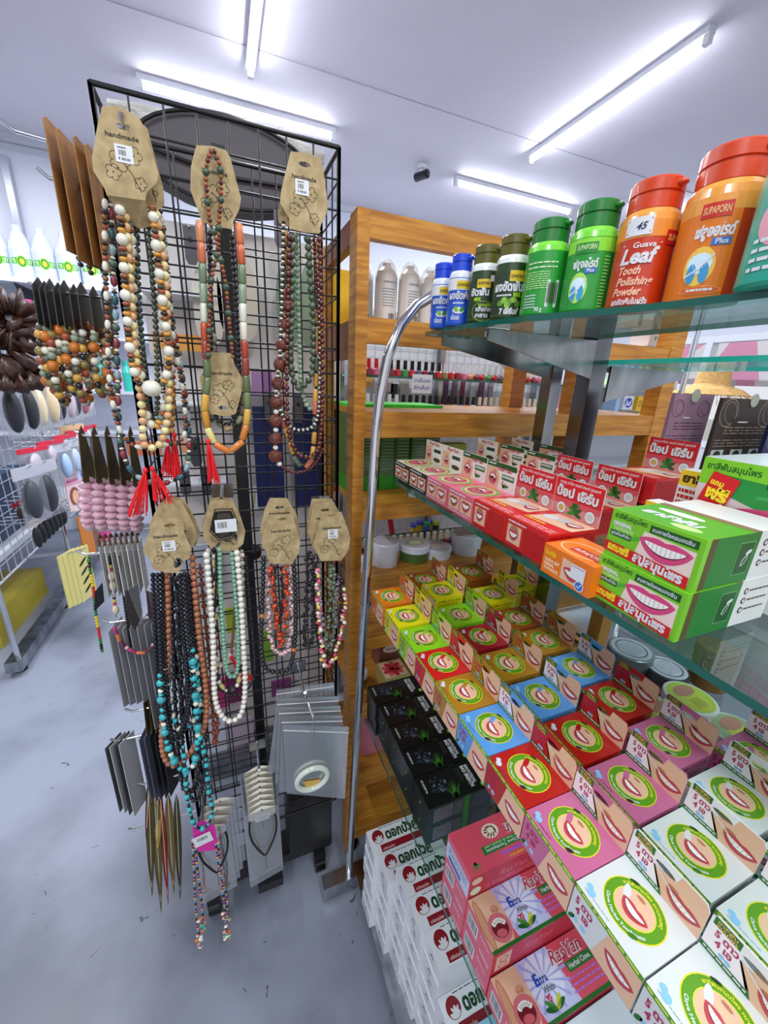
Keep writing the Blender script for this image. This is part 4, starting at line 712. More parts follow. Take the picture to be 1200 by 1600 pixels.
JADE, MINT, DGREEN, RUST, TIGER, CREAM, MILK, AMBER, NIGHT, GARN, TURQ, HEMA, NUT, PEARL = k('#9ab08c'), k('#94b89c'), k('#3c4838'), k('#a0482c'), k('#8a5420'), k('#e4c890'), k('#e8e6d4', .2), k('#d89838'), k('#17171b'), k('#5c1c1c'), k('#2cb4bc'), K('#2c2e34', .18, .6), k('#a4603c', .4), K('#ece6da', .2, 0, 0, 1.)
GN = 'bead necklaces on the front of the wire stand'
def tassel(m, top, bottom, wd, mat=K('#e81c24', .6), n=16):
    top, bottom = V(top), V(bottom); m.ball(top, .0035, mat, (1, 1, 1.4))
    for i in range(n):
        a = RND.uniform(-1, 1); m.tube([top, top.lerp(bottom, .3) + V((a * wd * .4, RND.uniform(-.003, .003), 0)), bottom + V((a * wd, RND.uniform(-.005, .005), RND.uniform(-.003, .008)))], [.0014, .0012, .0009], mat, 4)
def necklace(label, P, Y, pat, cat='necklace', tassels=(), name='bead_necklace', extra=None, group=GN):
    pts = pp(P, Y) if not isinstance(P[0], V) else P
    lo = min(pts, key=lambda v: v.z); t = T(name, label, cat, lo, 0, group); m = MB(); strand(m, pts, pat); m.build('bead_strand', t, world=True)
    for a, b_, wd in tassels: m = MB(); tassel(m, ony(*a, Y - .004), ony(*b_, Y - .006), wd); m.build('tassel', t, world=True)
    if extra: extra(t)
    return t
def flower(m, F, cx, cy, r, lv=3, mat=INK):
    for i in range(5):
        a = 2 * PI * i / 5; px_, py_ = cx + r * .6 * math.cos(a), cy + r * .6 * math.sin(a)
        m.line(F, [(px_ + r * .42 * math.cos(a + q), py_ + r * .42 * math.sin(a + q)) for q in [-1.9 + .42 * j for j in range(10)]], .0005, mat, lv)
    m.de(F, cx, cy, r * .12, r * .12, mat, lv, 6)
def kraft_card(P, Y, hole=None, sticker=None, title=True, dark=False, parent=None, name='hang_card', tilt=0.):
    pts = pp(P, Y); o = ony(*P[0], Y); m = MB(); F = flat(o, (1, 0, 0), (0, 0, 1)); q = [((v - o).x, (v - o).z) for v in pts]
    if hole: hx, hz = (lambda v: ((v - o).x, (v - o).z))(ony(*hole, Y)); holed_card(m, q, slot(hx, hz, .008, .003), F, .0012, KRAFT)
    else: m.slab(pts, (0, -1, 0), .0012, KRAFT)
    xs = [a for a, _ in q]; zs = [b_ for _, b_ in q]; w_, h = max(xs) - min(xs), max(zs) - min(zs); x0, z0 = min(xs), min(zs); cx = x0 + w_ * .5
    flower(m, F, cx - w_ * .08, z0 + h * .42, w_ * .16); flower(m, F, cx + w_ * .14, z0 + h * .5, w_ * .13); flower(m, F, cx - w_ * .2, z0 + h * .28, w_ * .12); flower(m, F, cx + w_ * .2, z0 + h * .2, w_ * .10)
    m.line(F, [(cx - w_ * .05, z0 + h * .42), (cx + w_ * .08, z0 + h * .3), (cx + w_ * .2, z0 + h * .1)], .0008, INK, 3)
    if dark:
        for i in range(6): m.de(F, cx + w_ * RND.uniform(-.3, .3), z0 + h * RND.uniform(.12, .5), w_ * .09, w_ * .04, INKG, 2, 8, ang=RND.uniform(0, 3))
    if title: m.txt(F, 'handmade', cx, z0 + h * .66, h * .055, INK, 3, fit=w_ * .5, anchor='c')
    if sticker:
        s0 = ony(*sticker, Y) - o; sw, sh = .0185, .0175; m.dr(F, s0.x - sw / 2, s0.z - sh / 2, s0.x + sw / 2, s0.z + sh / 2, WHITE, 5); G = lambda x, y, kk: F(s0.x - sw / 2 + x, s0.z - sh / 2 + y, kk + 5)
        m.barcode(G, .003, .006, .009, .007, 1); m.lines(G, .003, .0135, .012, .0155, 1, INK, 2, .5); m.txt(G, '฿ 450.00', .003, .0025, .0024, INK, 2, fit=.012)
    return m.build(name, parent, world=parent is not None)
def S1(pts, ox, oy, s): return [(ox + x / s, oy + y / s) for x, y in pts]
z1c = lambda p: S1(p, 0, 100, 3); z5c = lambda p: S1(p, 250, 200, 3.4286); z7c = lambda p: S1(p, 200, 750, 3); z4c = lambda p: S1(p, 130, 1050, 2.6667); z2c = lambda p: S1(p, 0, 450, 3); z6c = lambda p: S1(p, 250, 500, 3.4286)
def hook(px, py, Y1, label, plate=True):
    e = ony(px, py, Y1); b_ = V((e.x + .002, .7555, e.z + .006)); t = T('display_hook', label, 'hook', b_, 0, 'chrome hooks on the front of the wire stand'); m = MB(); m.tube([b_, e + V((0, .012, -.001)), e, e + V((0, -.006, .010))], .0028, CHROME, 8); m.build('rod', t, world=True)
    if plate: MB().box((b_.x - .018, .7505, b_.z - .022), (b_.x + .018, .7545, b_.z + .004), STEEL).build('plate', t, world=True)
for x, y, Y, l in ((192, 196, .655, 'at the top left behind the tallest kraft card'), (331, 250, .66, 'at the top centre with the tied brown necklace'), (480, 262, .66, 'at the top right of the wire front'), (265, 868, .66, 'at the lower left holding the butterfly flower card'), (346, 782, .68, 'holding the black framed tag with pearls'),
                   (442, 808, .68, 'with wide steel plate above the red coral chips'), (513, 800, .68, 'with wide steel plate at the right edge of the wire'), (476, 1085, .66, 'low on the right holding clear bags'), (405, 1205, .68, 'at the bottom holding white choker cards'), (316, 1290, .67, 'at the bottom left with the magenta tag')): hook(x, y, Y, 'chrome hook ' + l)

def card_for(t, *a, **kw): return kraft_card(*a, parent=t, **kw)
# --- top left bunch
A = [('e', .0055, MILK), ('d', .004, NIGHT), ('s', .0035, TIGER), ('d', .0038, NIGHT), ('s', .0032, RUST)]
B = [('s', .0065, MILK), ('d', .0055, TIGER), ('d', .0048, NIGHT), ('d', .005, AMBER), ('s', .0072, MILK), ('d', .005, RUST), ('d', .0045, DGREEN), ('d', .0052, AMBER)]
B2 = [('d', .006, AMBER), ('d', .006, AMBER), ('d', .0058, k('#6c8c80')), ('d', .0055, RUST), ('s', .007, MILK), ('s', .0068, k('#dcdcc8', .2))]
D_ = [('s', .004, DGREEN)]
E_ = [('d', .0036, NIGHT), ('d', .0034, MILK), ('e', .0062, k('#8c2c3c')), ('d', .0034, MILK), ('d', .0036, NIGHT), ('e', .0064, k('#2c5c64')), ('d', .0036, NIGHT), ('e', .0062, k('#8cb0b8')), ('d', .0034, MILK), ('s', .005, k('#4c6c58'))]
C_ = [('s', .0058, CREAM), ('s', .0056, k('#dca878')), ('s', .0058, k('#e8dca0'))]
necklace('cream and peach round bead necklace ending in two red tassels, top left bunch', [(196, 330), (203, 430), (210, 540), (222, 640), (224, 690), (236, 700), (252, 690), (263, 640), (262, 540), (258, 430), (243, 330)], .668, C_, tassels=[((227, 735), (214, 805), .014), ((238, 733), (256, 785), .014)])
necklace('milky white stone necklace with one large centre bead, top left bunch', [(187, 318), (193, 400), (197, 470), (205, 560), (218, 600), (237, 607), (254, 600), (264, 560), (254, 470), (246, 400), (238, 320)], .662, B, extra=lambda t: MB().ball(ony(237, 607, .658), .0125, MILK, (1, 1, .9), 16, 12).build('centre_bead', t, world=True))
necklace('striped amber and milk bead necklace hanging in the top left bunch', [(202, 325), (206, 420), (208, 520), (220, 590), (226, 640), (242, 668), (256, 640), (266, 590), (255, 500), (250, 420), (240, 330)], .676, B2)
necklace('dark olive round bead necklace in the middle of the top left bunch', [(213, 330), (216, 450), (224, 560), (232, 640), (240, 650), (246, 630), (245, 540), (238, 430), (230, 330)], .682, D_)
necklace('black and white oval bead long necklace, outermost of the top left bunch', [(164, 310), (164, 400), (168, 500), (171, 590), (183, 660), (200, 690), (225, 700), (250, 696), (280, 690), (290, 665), (284, 600), (270, 520), (262, 430), (250, 330)], .688, A)
necklace('blue grey and maroon oval bead necklace reaching lowest in the top left bunch', [(174, 312), (176, 400), (181, 500), (184, 600), (188, 690), (205, 735), (235, 753), (268, 752), (292, 730), (294, 660), (280, 560), (262, 460), (256, 370), (244, 320)], .694, E_)
necklace('necklace ending in red tassels behind the cream one', [(240, 330), (262, 480), (270, 600), (268, 680)], .705, [('s', .0045, AMBER), ('s', .0045, TIGER)], tassels=[((262, 690), (262, 745), .010), ((272, 680), (276, 748), .008)])
t = T('kraft_tag', 'large kraft flower card with barcode at the top left of the wire stand', 'card', ony(200, 320, .655), 0, 'kraft flower cards')
card_for(t, z1c([(480, 195), (560, 198), (645, 245), (665, 275), (742, 510), (738, 555), (690, 600), (680, 640), (500, 615), (490, 585), (437, 500), (430, 440), (460, 270)]), .652, hole=(193, 198), sticker=(194, 241))
m = MB(); P_ = [ony(*p, .652) for p in z1c([(500, 616), (680, 641), (700, 735), (640, 745), (560, 700)])]; m.slab([P_[0], P_[1], P_[2] + V((0, .02, 0)), P_[3] + V((0, .022, 0)), P_[4] + V((0, .02, 0))], (0, -1, 0), .001, KRAFT); m.build('fold', t, world=True)
t = T('kraft_tag', 'kraft card edge peeping out right behind the large top left card', 'card', ony(245, 320, .67), 0, 'kraft flower cards'); card_for(t, z1c([(600, 230), (690, 300), (765, 580), (770, 660), (735, 690), (640, 650)]), .672, title=False)
# --- top centre bunch
TU = [('t', .0062, k(c)) for c in ('#d88c5c', '#c86840', '#6c8060', '#8ca084', '#d8dcc8', '#c0481c', '#a03820', '#5c6c48', '#687850', '#d8a840', '#c88820', '#e4d888', '#d87828', '#d88030', '#cc7c28', '#d8a848', '#6c7c50', '#5c6840', '#8c3420', '#a83c24', '#e0dcc8', '#dce0d0', '#8ca084', '#6c8060', '#c85c34', '#d87848', '#e8c868')]
necklace('tube stone necklace in orange, green and white with a red tassel, top centre', [(312, 345), (317, 430), (320, 520), (324, 590), (320, 640), (330, 682), (352, 702), (375, 692), (386, 650), (384, 580), (380, 500), (378, 420), (373, 350)], .655, TU, tassels=[((325, 690), (335, 755), .009)])
necklace('knotted dark brown small bead necklace looped over the top centre card', [(331, 232), (322, 262), (323, 300), (328, 345), (338, 375), (342, 395), (352, 440), (358, 500), (364, 560)] , .648, [('s', .003, TIGER), ('s', .0028, RUST), ('s', .003, GARN), ('s', .0027, TIGER), ('s', .0045, k('#3c5440'))])
necklace('small brown bead loop hanging right of the knotted one', [(333, 232), (344, 262), (345, 310), (342, 350), (340, 390), (330, 440), (327, 500), (325, 560)], .6485, [('s', .003, GARN), ('s', .0028, TIGER), ('s', .003, RUST), ('s', .0045, k('#3c5440')), ('s', .0027, TIGER)])
necklace('black bead necklace hanging inside the tube stone one', [(328, 360), (329, 450), (330, 560), (334, 640), (350, 662), (368, 650), (374, 600), (370, 480), (362, 360)], .672, [('s', .0038, NIGHT)])
necklace('olive and grey nugget necklace behind the small lower kraft card', [(334, 520), (332, 630), (345, 664), (360, 668), (378, 645), (384, 560)], .676, [('e', .007, k('#8c8c70')), ('e', .007, k('#6c6c54')), ('e', .0068, k('#a89060')), ('s', .003, NIGHT)])
t = T('kraft_tag', 'kraft flower card with brown beads tied across it, top centre', 'card', ony(336, 350, .66), 0, 'kraft flower cards')
card_for(t, z1c([(920, 380), (1000, 385), (1060, 405), (1080, 440), (1130, 630), (1122, 680), (1095, 735), (1090, 775), (1000, 760), (945, 740), (930, 690), (892, 590), (895, 480)]), .658, hole=(333, 246), title=True)
t = T('kraft_tag', 'kraft card hanging upside down between the tube stone strands', 'card', ony(345, 600, .66), 0, 'kraft flower cards')
card_for(t, z2c([(985, 300), (1085, 305), (1100, 360), (1140, 430), (1135, 480), (1105, 590), (1060, 602), (985, 590), (945, 480), (935, 420), (975, 360)]), .664, hole=(349, 637))
# --- top right bunch
necklace('black and white striped thin necklace with yellow tube ends, top right bunch', [(443, 345), (441, 450), (437, 560), (432, 600), (434, 630), (452, 665), (472, 672), (492, 662), (500, 620), (500, 500), (498, 360)], .66, [('d', .0032, NIGHT), ('d', .003, MILK)])
necklace('amber tube stone necklace with green tubes, top right bunch', [(447, 360), (443, 480), (434, 600), (436, 640), (450, 680), (462, 718), (478, 727), (488, 712), (492, 660), (494, 560), (496, 440), (497, 370)], .667, [('t', .0052, k('#d8a048')), ('s', .002, NIGHT), ('t', .0052, k('#c89038')), ('s', .002, NIGHT), ('t', .0052, k('#5c6c54')), ('s', .002, NIGHT), ('t', .0052, k('#c46848'))])
necklace('dark red round bead necklace, top right bunch', [(452, 365), (450, 470), (448, 570), (449, 650), (455, 690), (470, 712), (488, 712), (500, 690), (504, 600), (502, 480), (499, 365)], .656, [('s', .0044, GARN), ('s', .0043, k('#481414')), ('s', .0026, TIGER)])
necklace('pale green small bead necklace, top right bunch', [(463, 362), (465, 450), (468, 540), (470, 600), (478, 630), (488, 640), (495, 615), (492, 560), (486, 460), (484, 370)], .672, [('s', .0038, JADE), ('s', .0037, k('#7c9c7c'))])
necklace('large dark green round bead necklace, top right bunch', [(456, 365), (456, 470), (454, 560), (462, 602), (478, 600), (488, 575), (489, 500), (484, 430), (480, 365)], .66, [('s', .0055, DGREEN), ('s', .0057, k('#4c5c48')), ('s', .005, k('#44543c'))])
necklace('long necklace with woven brown balls and pearls, lowest of the top right bunch', [(455, 370), (449, 480), (434, 600), (431, 690), (433, 720), (458, 738), (486, 731), (503, 705), (499, 690), (502, 600), (496, 480), (490, 372)], .664, [('s', .0028, GARN)] * 14 + [('b', .0098, k('#5c2c20', .7)), ('s', .0045, PEARL)] * 9 + [('s', .0028, GARN)] * 60)
t = T('kraft_tag', 'kraft flower card with barcode at the top right of the wire stand', 'card', ony(475, 340, .66), 0, 'kraft flower cards')
card_for(t, z5c([(700, 125), (800, 135), (850, 160), (872, 200), (900, 410), (892, 460), (862, 520), (852, 565), (780, 560), (700, 540), (690, 480), (643, 400), (650, 330)]), .652, hole=(476, 257), sticker=(472, 293))
t = T('kraft_tag', 'kraft card hidden behind the top right one, left edge showing', 'card', ony(440, 340, .67), 0, 'kraft flower cards'); card_for(t, z5c([(690, 300), (650, 370), (632, 450), (640, 510), (690, 530), (720, 450)]), .668, title=False)
# --- lower left bunch: hematite, wood and turquoise
for i, (dx, Y) in enumerate(((0, .655), (7, .662), (-7, .669))):
    necklace(('shiny black round bead necklace, front one of three on the lower left hook', 'shiny black round bead necklace, right one of three on the lower left hook', 'shiny black round bead necklace, left one of three on the lower left hook')[i], [(246 + dx, 895), (249 + dx, 980), (253 + dx, 1060), (258 + dx, 1110), (270, 1150 + dx), (288, 1130 + dx), (300 - dx, 1060), (293 - dx, 980), (288 - dx, 895)], Y, [('s', .0042, HEMA)])
necklace('brown wooden bead necklace hanging among the black ones, lower left', [(260, 892), (262, 950), (262, 1020), (258, 1080), (253, 1150), (257, 1182), (268, 1195), (286, 1190), (318, 1140), (322, 1080), (313, 1010), (306, 940), (300, 868)], .666, [('s', .006, NUT), ('s', .0058, k('#b0704c', .4))])
TQ = [('s', .0045, TURQ), ('d', .0035, NIGHT), ('s', .0068, TURQ), ('d', .004, HEMA), ('s', .005, MILK), ('d', .005, TURQ), ('s', .0078, k('#38a8b0')), ('d', .004, NIGHT), ('s', .003, HEMA)]
necklace('turquoise chunky bead necklace with black spacers, lower left bunch', [(250, 1052), (252, 1090), (256, 1130), (262, 1165), (276, 1195), (292, 1205), (304, 1190), (309, 1150), (306, 1100), (302, 1050), (301, 1010)], .655, TQ)
necklace('turquoise and shell necklace with butterfly bead, left side of the lower left bunch', [(258, 1040), (262, 1080), (270, 1120), (282, 1140), (300, 1130), (312, 1100), (308, 1060), (306, 1020)], .665, [('s', .0058, k('#d8d4c0')), ('s', .004, TURQ), ('c', .007, TURQ), ('s', .0035, NIGHT)])
necklace('thin turquoise and black strand ending above the magenta tag', [(286, 1165), (290, 1215), (293, 1250), (305, 1290), (322, 1292), (332, 1268), (326, 1235), (322, 1190), (312, 1150)], .652, [('s', .0032, TURQ), ('s', .003, NIGHT), ('s', .003, HEMA), ('s', .0055, TURQ), ('s', .003, NIGHT)])
necklace('black faceted bead necklace hanging lowest of the lower left bunch', [(276, 900), (280, 1000), (283, 1100), (287, 1190), (296, 1240), (308, 1250), (318, 1220), (322, 1150), (316, 1050), (306, 960), (300, 900)], .69, [('s', .005, NIGHT), ('c', .0055, NIGHT), ('s', .004, HEMA)])
necklace('black and grey cluster bead necklace behind the turquoise one', [(268, 900), (270, 1000), (275, 1120), (284, 1220), (300, 1235), (314, 1170), (310, 1060), (296, 960), (290, 900)], .70, [('s', .0045, HEMA), ('s', .006, NIGHT), ('s', .0035, HEMA)])
necklace('thin rusty bead necklace hanging at the right of the lower left bunch', [(312, 880), (322, 980), (330, 1060), (333, 1120), (336, 1165), (340, 1120), (338, 1020), (330, 900)], .70, [('s', .0032, NUT), ('s', .003, k('#70301c')), ('s', .0052, RUST)])
t = T('kraft_tag', 'yellowish kraft card with butterfly flowers and barcode, lower left', 'card', ony(260, 890, .65), 0, 'kraft flower cards')
card_for(t, S1([(730, 30), (790, 26), (855, 36), (865, 100), (895, 170), (890, 215), (852, 235), (840, 285), (780, 285), (715, 268), (705, 225), (670, 185), (690, 115)], 0, 800, 3), .648, hole=(265, 821), sticker=(264, 853), dark=True)
for i, (d, l) in enumerate(((0, 'dark patterned kraft card directly behind the butterfly flower card'), (5, 'rearmost kraft card of the lower left bunch, orange edge on top'))):
    t = T('kraft_tag', l, 'card', ony(275, 860, .67), 0, 'kraft flower cards'); card_for(t, [(x + d, y - d * .6) for x, y in z2c([(745, 1010), (800, 985), (850, 1000), (900, 1090), (925, 1160), (905, 1215), (870, 1230), (800, 1200), (710, 1180), (700, 1110)])], .668 + .012 * i, title=False, dark=True)
# --- pearl bunch
necklace('white pearl necklace hanging lowest of the pearl bunch', [(322, 862), (328, 930), (333, 1000), (334, 1060), (338, 1100), (350, 1122), (364, 1126), (378, 1112), (383, 1070), (380, 1000), (376, 930), (370, 862)], .655, [('s', .0058, PEARL), ('s', .0054, PEARL)])
necklace('mint green round bead necklace in the pearl bunch', [(343, 855), (345, 930), (350, 1010), (354, 1045), (362, 1058), (371, 1046), (372, 990), (367, 920), (362, 860)], .66, [('s', .0042, k('#7cb094', .35))])
necklace('thin black bead necklace making a wide loop in the pearl bunch', [(338, 862), (337, 930), (331, 1000), (330, 1050), (345, 1078), (370, 1086), (392, 1070), (398, 1040), (392, 960), (384, 870)], .668, [('s', .0026, HEMA), ('s', .0026, NIGHT)])
necklace('black oval and yellow nugget necklace in the pearl bunch', [(334, 850), (337, 900), (336, 950), (334, 1010), (340, 1060), (356, 1080), (374, 1060), (378, 960), (374, 900), (368, 850)], .674, [('e', .008, NIGHT), ('s', .0045, PEARL), ('e', .0078, k('#dcd088')), ('s', .0035, MILK)])
necklace('pearl necklace with small crystals, right side of the pearl bunch', [(326, 856), (324, 900), (330, 960), (336, 1020), (350, 1040), (368, 1000), (378, 930), (378, 856)], .684, [('s', .005, PEARL), ('s', .003, k('#c8b8a8'))])
t = T('bead_necklace', 'brown thread necklace with a bright red tassel beside the pearls', 'necklace', ony(380, 1060, .69), 0, GN); m = MB(); strand(m, pp([(372, 870), (366, 960), (362, 1022)], .68), [('s', .0025, TIGER)]); m.build('bead_strand', t, world=True); m = MB(); tassel(m, ony(362, 1028, .675), ony(390, 1066, .675), .012); m.build('tassel', t, world=True)
for d, l in ((0, 'kraft card with dark print behind the black framed tag'), (-4, 'rear kraft card of the pearl bunch')):
    t = T('kraft_tag', l, 'card', ony(350, 850, .67), 0, 'kraft flower cards'); card_for(t, [(x + d * .3, y + d) for x, y in z7c([(390, 100), (440, 92), (490, 100), (520, 150), (550, 240), (540, 300), (500, 332), (400, 332), (355, 280), (350, 220)])], .67 - d * .003, title=False, dark=True)
t = T('framed_tag', 'black framed clear tag with white barcode label, above the pearls', 'tag', ony(350, 835, .66)); pts = pp(z7c([(415, 150), (480, 148), (500, 200), (480, 260), (430, 270), (395, 235), (405, 190)]), .66); MB().slab(pts, (0, -1, 0), .001, K('#3c3428', .4)).build('card', t, world=True)
m = MB(); m.tube(pts + pts[:1], .002, BLACK, 5, False); c_ = sum(pts, V((0, 0, 0))) / len(pts); m.tube([c_ + (p - c_) * 1.22 for p in pts + pts[:1]], .001, BLACK, 5, False); m.build('frame', t, world=True); m = MB(); o_ = ony(337, 833, .656); F = flat(o_, (1, 0, .05), (-.05, 0, 1)); m.box((o_.x, .6562, o_.z), (o_.x + .033, .6572, o_.z + .022), WHITE); m.barcode(F, .003, .005, .017, .014, 1); m.build('label', t, world=True)
# --- coral bunch
necklace('black wooden bead necklace, longest of the coral bunch', [(412, 868), (410, 940), (408, 1010), (414, 1042), (430, 1050), (450, 1046), (460, 1010), (462, 940), (458, 868)], .655, [('s', .0048, NIGHT)] * 12 + [('s', .0048, k('#c87028'))] + [('s', .0048, NIGHT)] * 9)
necklace('rose quartz chip necklace in the coral bunch', [(418, 890), (418, 950), (423, 1000), (436, 1022), (448, 1018), (455, 985), (455, 930), (453, 875)], .662, [('c', .0062, k('#d8b0b0', .25)), ('c', .0058, k('#e8c8c8', .25))])
necklace('red coral chip necklace in the coral bunch', [(423, 882), (427, 930), (433, 985), (439, 1010), (445, 980), (447, 930), (447, 884)], .655, [('c', .0068, k('#c83c14')), ('c', .006, k('#e05420')), ('c', .0062, k('#8c2c14'))])
necklace('dark red garnet chip strand behind the coral chips', [(428, 884), (431, 940), (437, 975), (441, 930), (441, 884)], .675, [('c', .005, GARN), ('c', .005, k('#381410'))])
for i, (P, Y, l, ho, st) in enumerate(((z7c([(665, 85), (745, 85), (790, 160), (806, 250), (790, 300), (640, 300), (618, 235), (640, 140)]), .664, 'plain kraft flower card behind, above the coral chips', (437, 793), None), (z7c([(668, 163), (770, 160), (784, 205), (808, 290), (802, 340), (770, 395), (662, 390), (652, 345), (625, 300), (632, 255)]), .65, 'kraft flower card in front above the coral chips, no barcode', (441, 811), None))):
    t = T('kraft_tag', l, 'card', ony(440, 860, Y), 0, 'kraft flower cards'); card_for(t, P, Y, hole=ho, sticker=st)
# --- shell chip bunch
necklace('pink, yellow and red shell chip necklace at the right edge of the wire', [(497, 888), (498, 950), (502, 1010), (508, 1040), (516, 1042), (526, 1015), (536, 975), (538, 920)], .655, [('c', .0062, k(c)) for c in ('#e88098', '#f0e0c8', '#e8c860', '#d84868', '#f4ecd8', '#e8a0a8', '#f0e8a0', '#c83850')])
necklace('dark green stone chip necklace at the right edge of the wire', [(516, 880), (514, 950), (510, 1000), (516, 1012), (522, 990), (522, 930), (520, 880)], .666, [('c', .0058, k('#5c7058')), ('c', .006, k('#748870'))])
necklace('black chip necklace at the right edge of the wire', [(530, 882), (534, 912), (534, 960), (528, 1000), (512, 1020), (496, 1000), (490, 940), (490, 880)], .674, [('c', .0062, NIGHT)])
necklace('purple amethyst chip necklace behind the shell chips', [(494, 880), (502, 960), (512, 1010), (522, 980), (528, 900)], .682, [('c', .0058, k('#a88ca8')), ('c', .005, k('#c8b0c4'))])
necklace('black long chip necklace left of the shell chips', [(482, 860), (478, 940), (476, 1000), (484, 1010), (490, 960), (488, 870)], .69, [('c', .007, NIGHT), ('s', .0045, NIGHT)])
for i, (P, Y, l, ho, st) in enumerate(((z7c([(862, 88), (955, 88), (985, 140), (1005, 250), (870, 320), (836, 240), (845, 160)]), .68, 'yellow rimmed kraft card, rearmost on the right edge hook', None, None), (z7c([(870, 110), (960, 105), (990, 150), (1000, 260), (870, 330), (842, 240)]), .67, 'kraft card behind the barcode one at the right edge', (508, 797), None), (z7c([(912, 150), (1000, 150), (1015, 185), (1043, 270), (1036, 325), (1000, 378), (905, 380), (868, 310), (882, 250)]), .65, 'kraft flower card with barcode at the right edge above shell chips', (518, 805), (520, 834)))):
    t = T('kraft_tag', l, 'card', ony(515, 860, Y), 0, 'kraft flower cards'); card_for(t, P, Y, hole=ho, sticker=st)
# --- magenta tag with coloured strings
t = T('string_necklace', 'colourful string bead necklace on a magenta tag at the bottom', 'necklace', ony(320, 1470, .66))
pts = pp(z4c([(455, 640), (500, 620), (548, 640), (566, 740), (480, 750), (460, 700)]), .66); MB().slab(pts, (0, -1, 0), .001, K('#d8249c', .3)).build('tag_card', t, world=True)
m = MB(); o_ = ony(306, 1325, .658); F = flat(o_, (1, 0, .18), (-.18, 0, 1)); m.dr(F, 0, 0, .036, .030, WHITE, 2); m.barcode(F, .006, .012, .024, .012, 3); m.build('price_label', t, world=True)
MIX = [('s', .0026, K(c, .35)) for c in ('#e87830', '#4c8cd0', '#141414', '#d84c9c', '#141414', '#e8c838', '#9c5cc8', '#4cb0c0', '#141414', '#141414')]
for P, j in (([(300, 1312), (303, 1350), (305, 1400), (308, 1440), (313, 1478)], 0), ([(304, 1315), (309, 1360), (315, 1410), (318, 1450)], 3), ([(341, 1316), (345, 1360), (349, 1400), (353, 1440), (355, 1468)], 5), ([(337, 1318), (345, 1370), (355, 1405), (354, 1445)], 7)):
    m = MB(); strand(m, pp(P, .66), MIX[j:] + MIX[:j]); e = ony(*P[-1], .66)
    for i in range(9): m.ball(e + V((RND.uniform(-.008, .008), RND.uniform(-.004, .004), RND.uniform(-.004, .045))), .0045, K(RND.choice(('#e87838', '#f0d8b8', '#e8a088', '#60b090', '#d04888', '#f0f0e0')), .35), (1, .8, .6), 6, 5)
    m.build('bead_string', t, world=True)
# --- choker packs in clear film
def choker(x, y, Y, label, first=False, big=True, w_=56):
    t = T('choker_pack', label, 'choker', ony(x, y, Y), 0, 'choker packs with white scalloped cards'); o = ony(x, y, Y); s = Y / 616 * 1.02; F = flat(o, (1, 0, 0), (0, 0, 1)); W = w_ * s * .95
    q = [(-W * .5, -.012), (-W * .48, .004), (-W * .3, .008), (-W * .18, .012), (0, .016), (W * .18, .012), (W * .3, .008), (W * .48, .004), (W * .5, -.012), (W * .46, -.020), (W * .2, -.022), (-W * .2, -.022), (-W * .46, -.020)]
    m = MB(); holed_card(m, q, slot(0, .004, .003, .004), F, .0008, K('#efebdc', .6)); m.build('card', t, world=True)
    if first:
        m = MB(); m.dr(F, -.015, -.026, .015, -.008, K('#f4f6f8', .4), 11); m.lines(F, -.013, -.024, .013, -.010, 4, INKG, 12, .4); m.build('price_label', t, world=True)
        m = MB(); m.tube(smooth_path([F(W * a, b_, 8) for a, b_ in ((-.46, -.018), (-.5, -.045), (-.44, -.08), (-.24, -.115), (-.05, -.138), (0, -.14), (.05, -.138), (.24, -.115), (.44, -.08), (.5, -.045), (.46, -.018))], 4), .0026, K('#1c1c1e', .7), 6); m.build('cord', t, world=True)
        m = MB(); m.tube(smooth_path([F(W * a, b_, 10) for a, b_ in ((-.36, -.018), (-.38, -.05), (-.26, -.09), (0, -.138), (.26, -.09), (.38, -.05), (.36, -.018))], 5), .0009, K('#c8a060', .3, 1.), 5); m.tube([F(0, -.142, 10), F(.001, -.165, 10), F(0, -.188, 10)], .0012, K('#c8a060', .3, 1.), 5); m.tube([F(0, -.026, 10), F(.001, -.05, 10)], .0011, K('#c8a060', .3, 1.), 5); m.build('chain', t, world=True)
    m = MB(); m.slab([F(-W * .62, .006, 14), F(W * .62, .006, 14), F(W * .66, -.215, 14), F(-W * .66, -.235, 14)], (0, -1, 0), .0012, BAGT); m.build('clear_bag', t, world=True)
for i in range(8): choker(403 + i * .9, 1205 + i * 9, .726 - .009 * i, 'white scalloped choker card, %s in the tidy pile at bottom centre' % ('rearmost', 'second from the back', 'third from the back', 'fourth from the back', 'fifth from the back', 'third from the front', 'second from the front', 'front one with price label')[i], first=(i == 7))
for i in range(4): choker(330 + 8 * (3 - i) * .6, 1255 + i * 14, .725 - .009 * i, 'white scalloped choker card behind the magenta tag, %s' % ('rearmost', 'second from the back', 'second from the front', 'front one')[i], first=(i == 3))
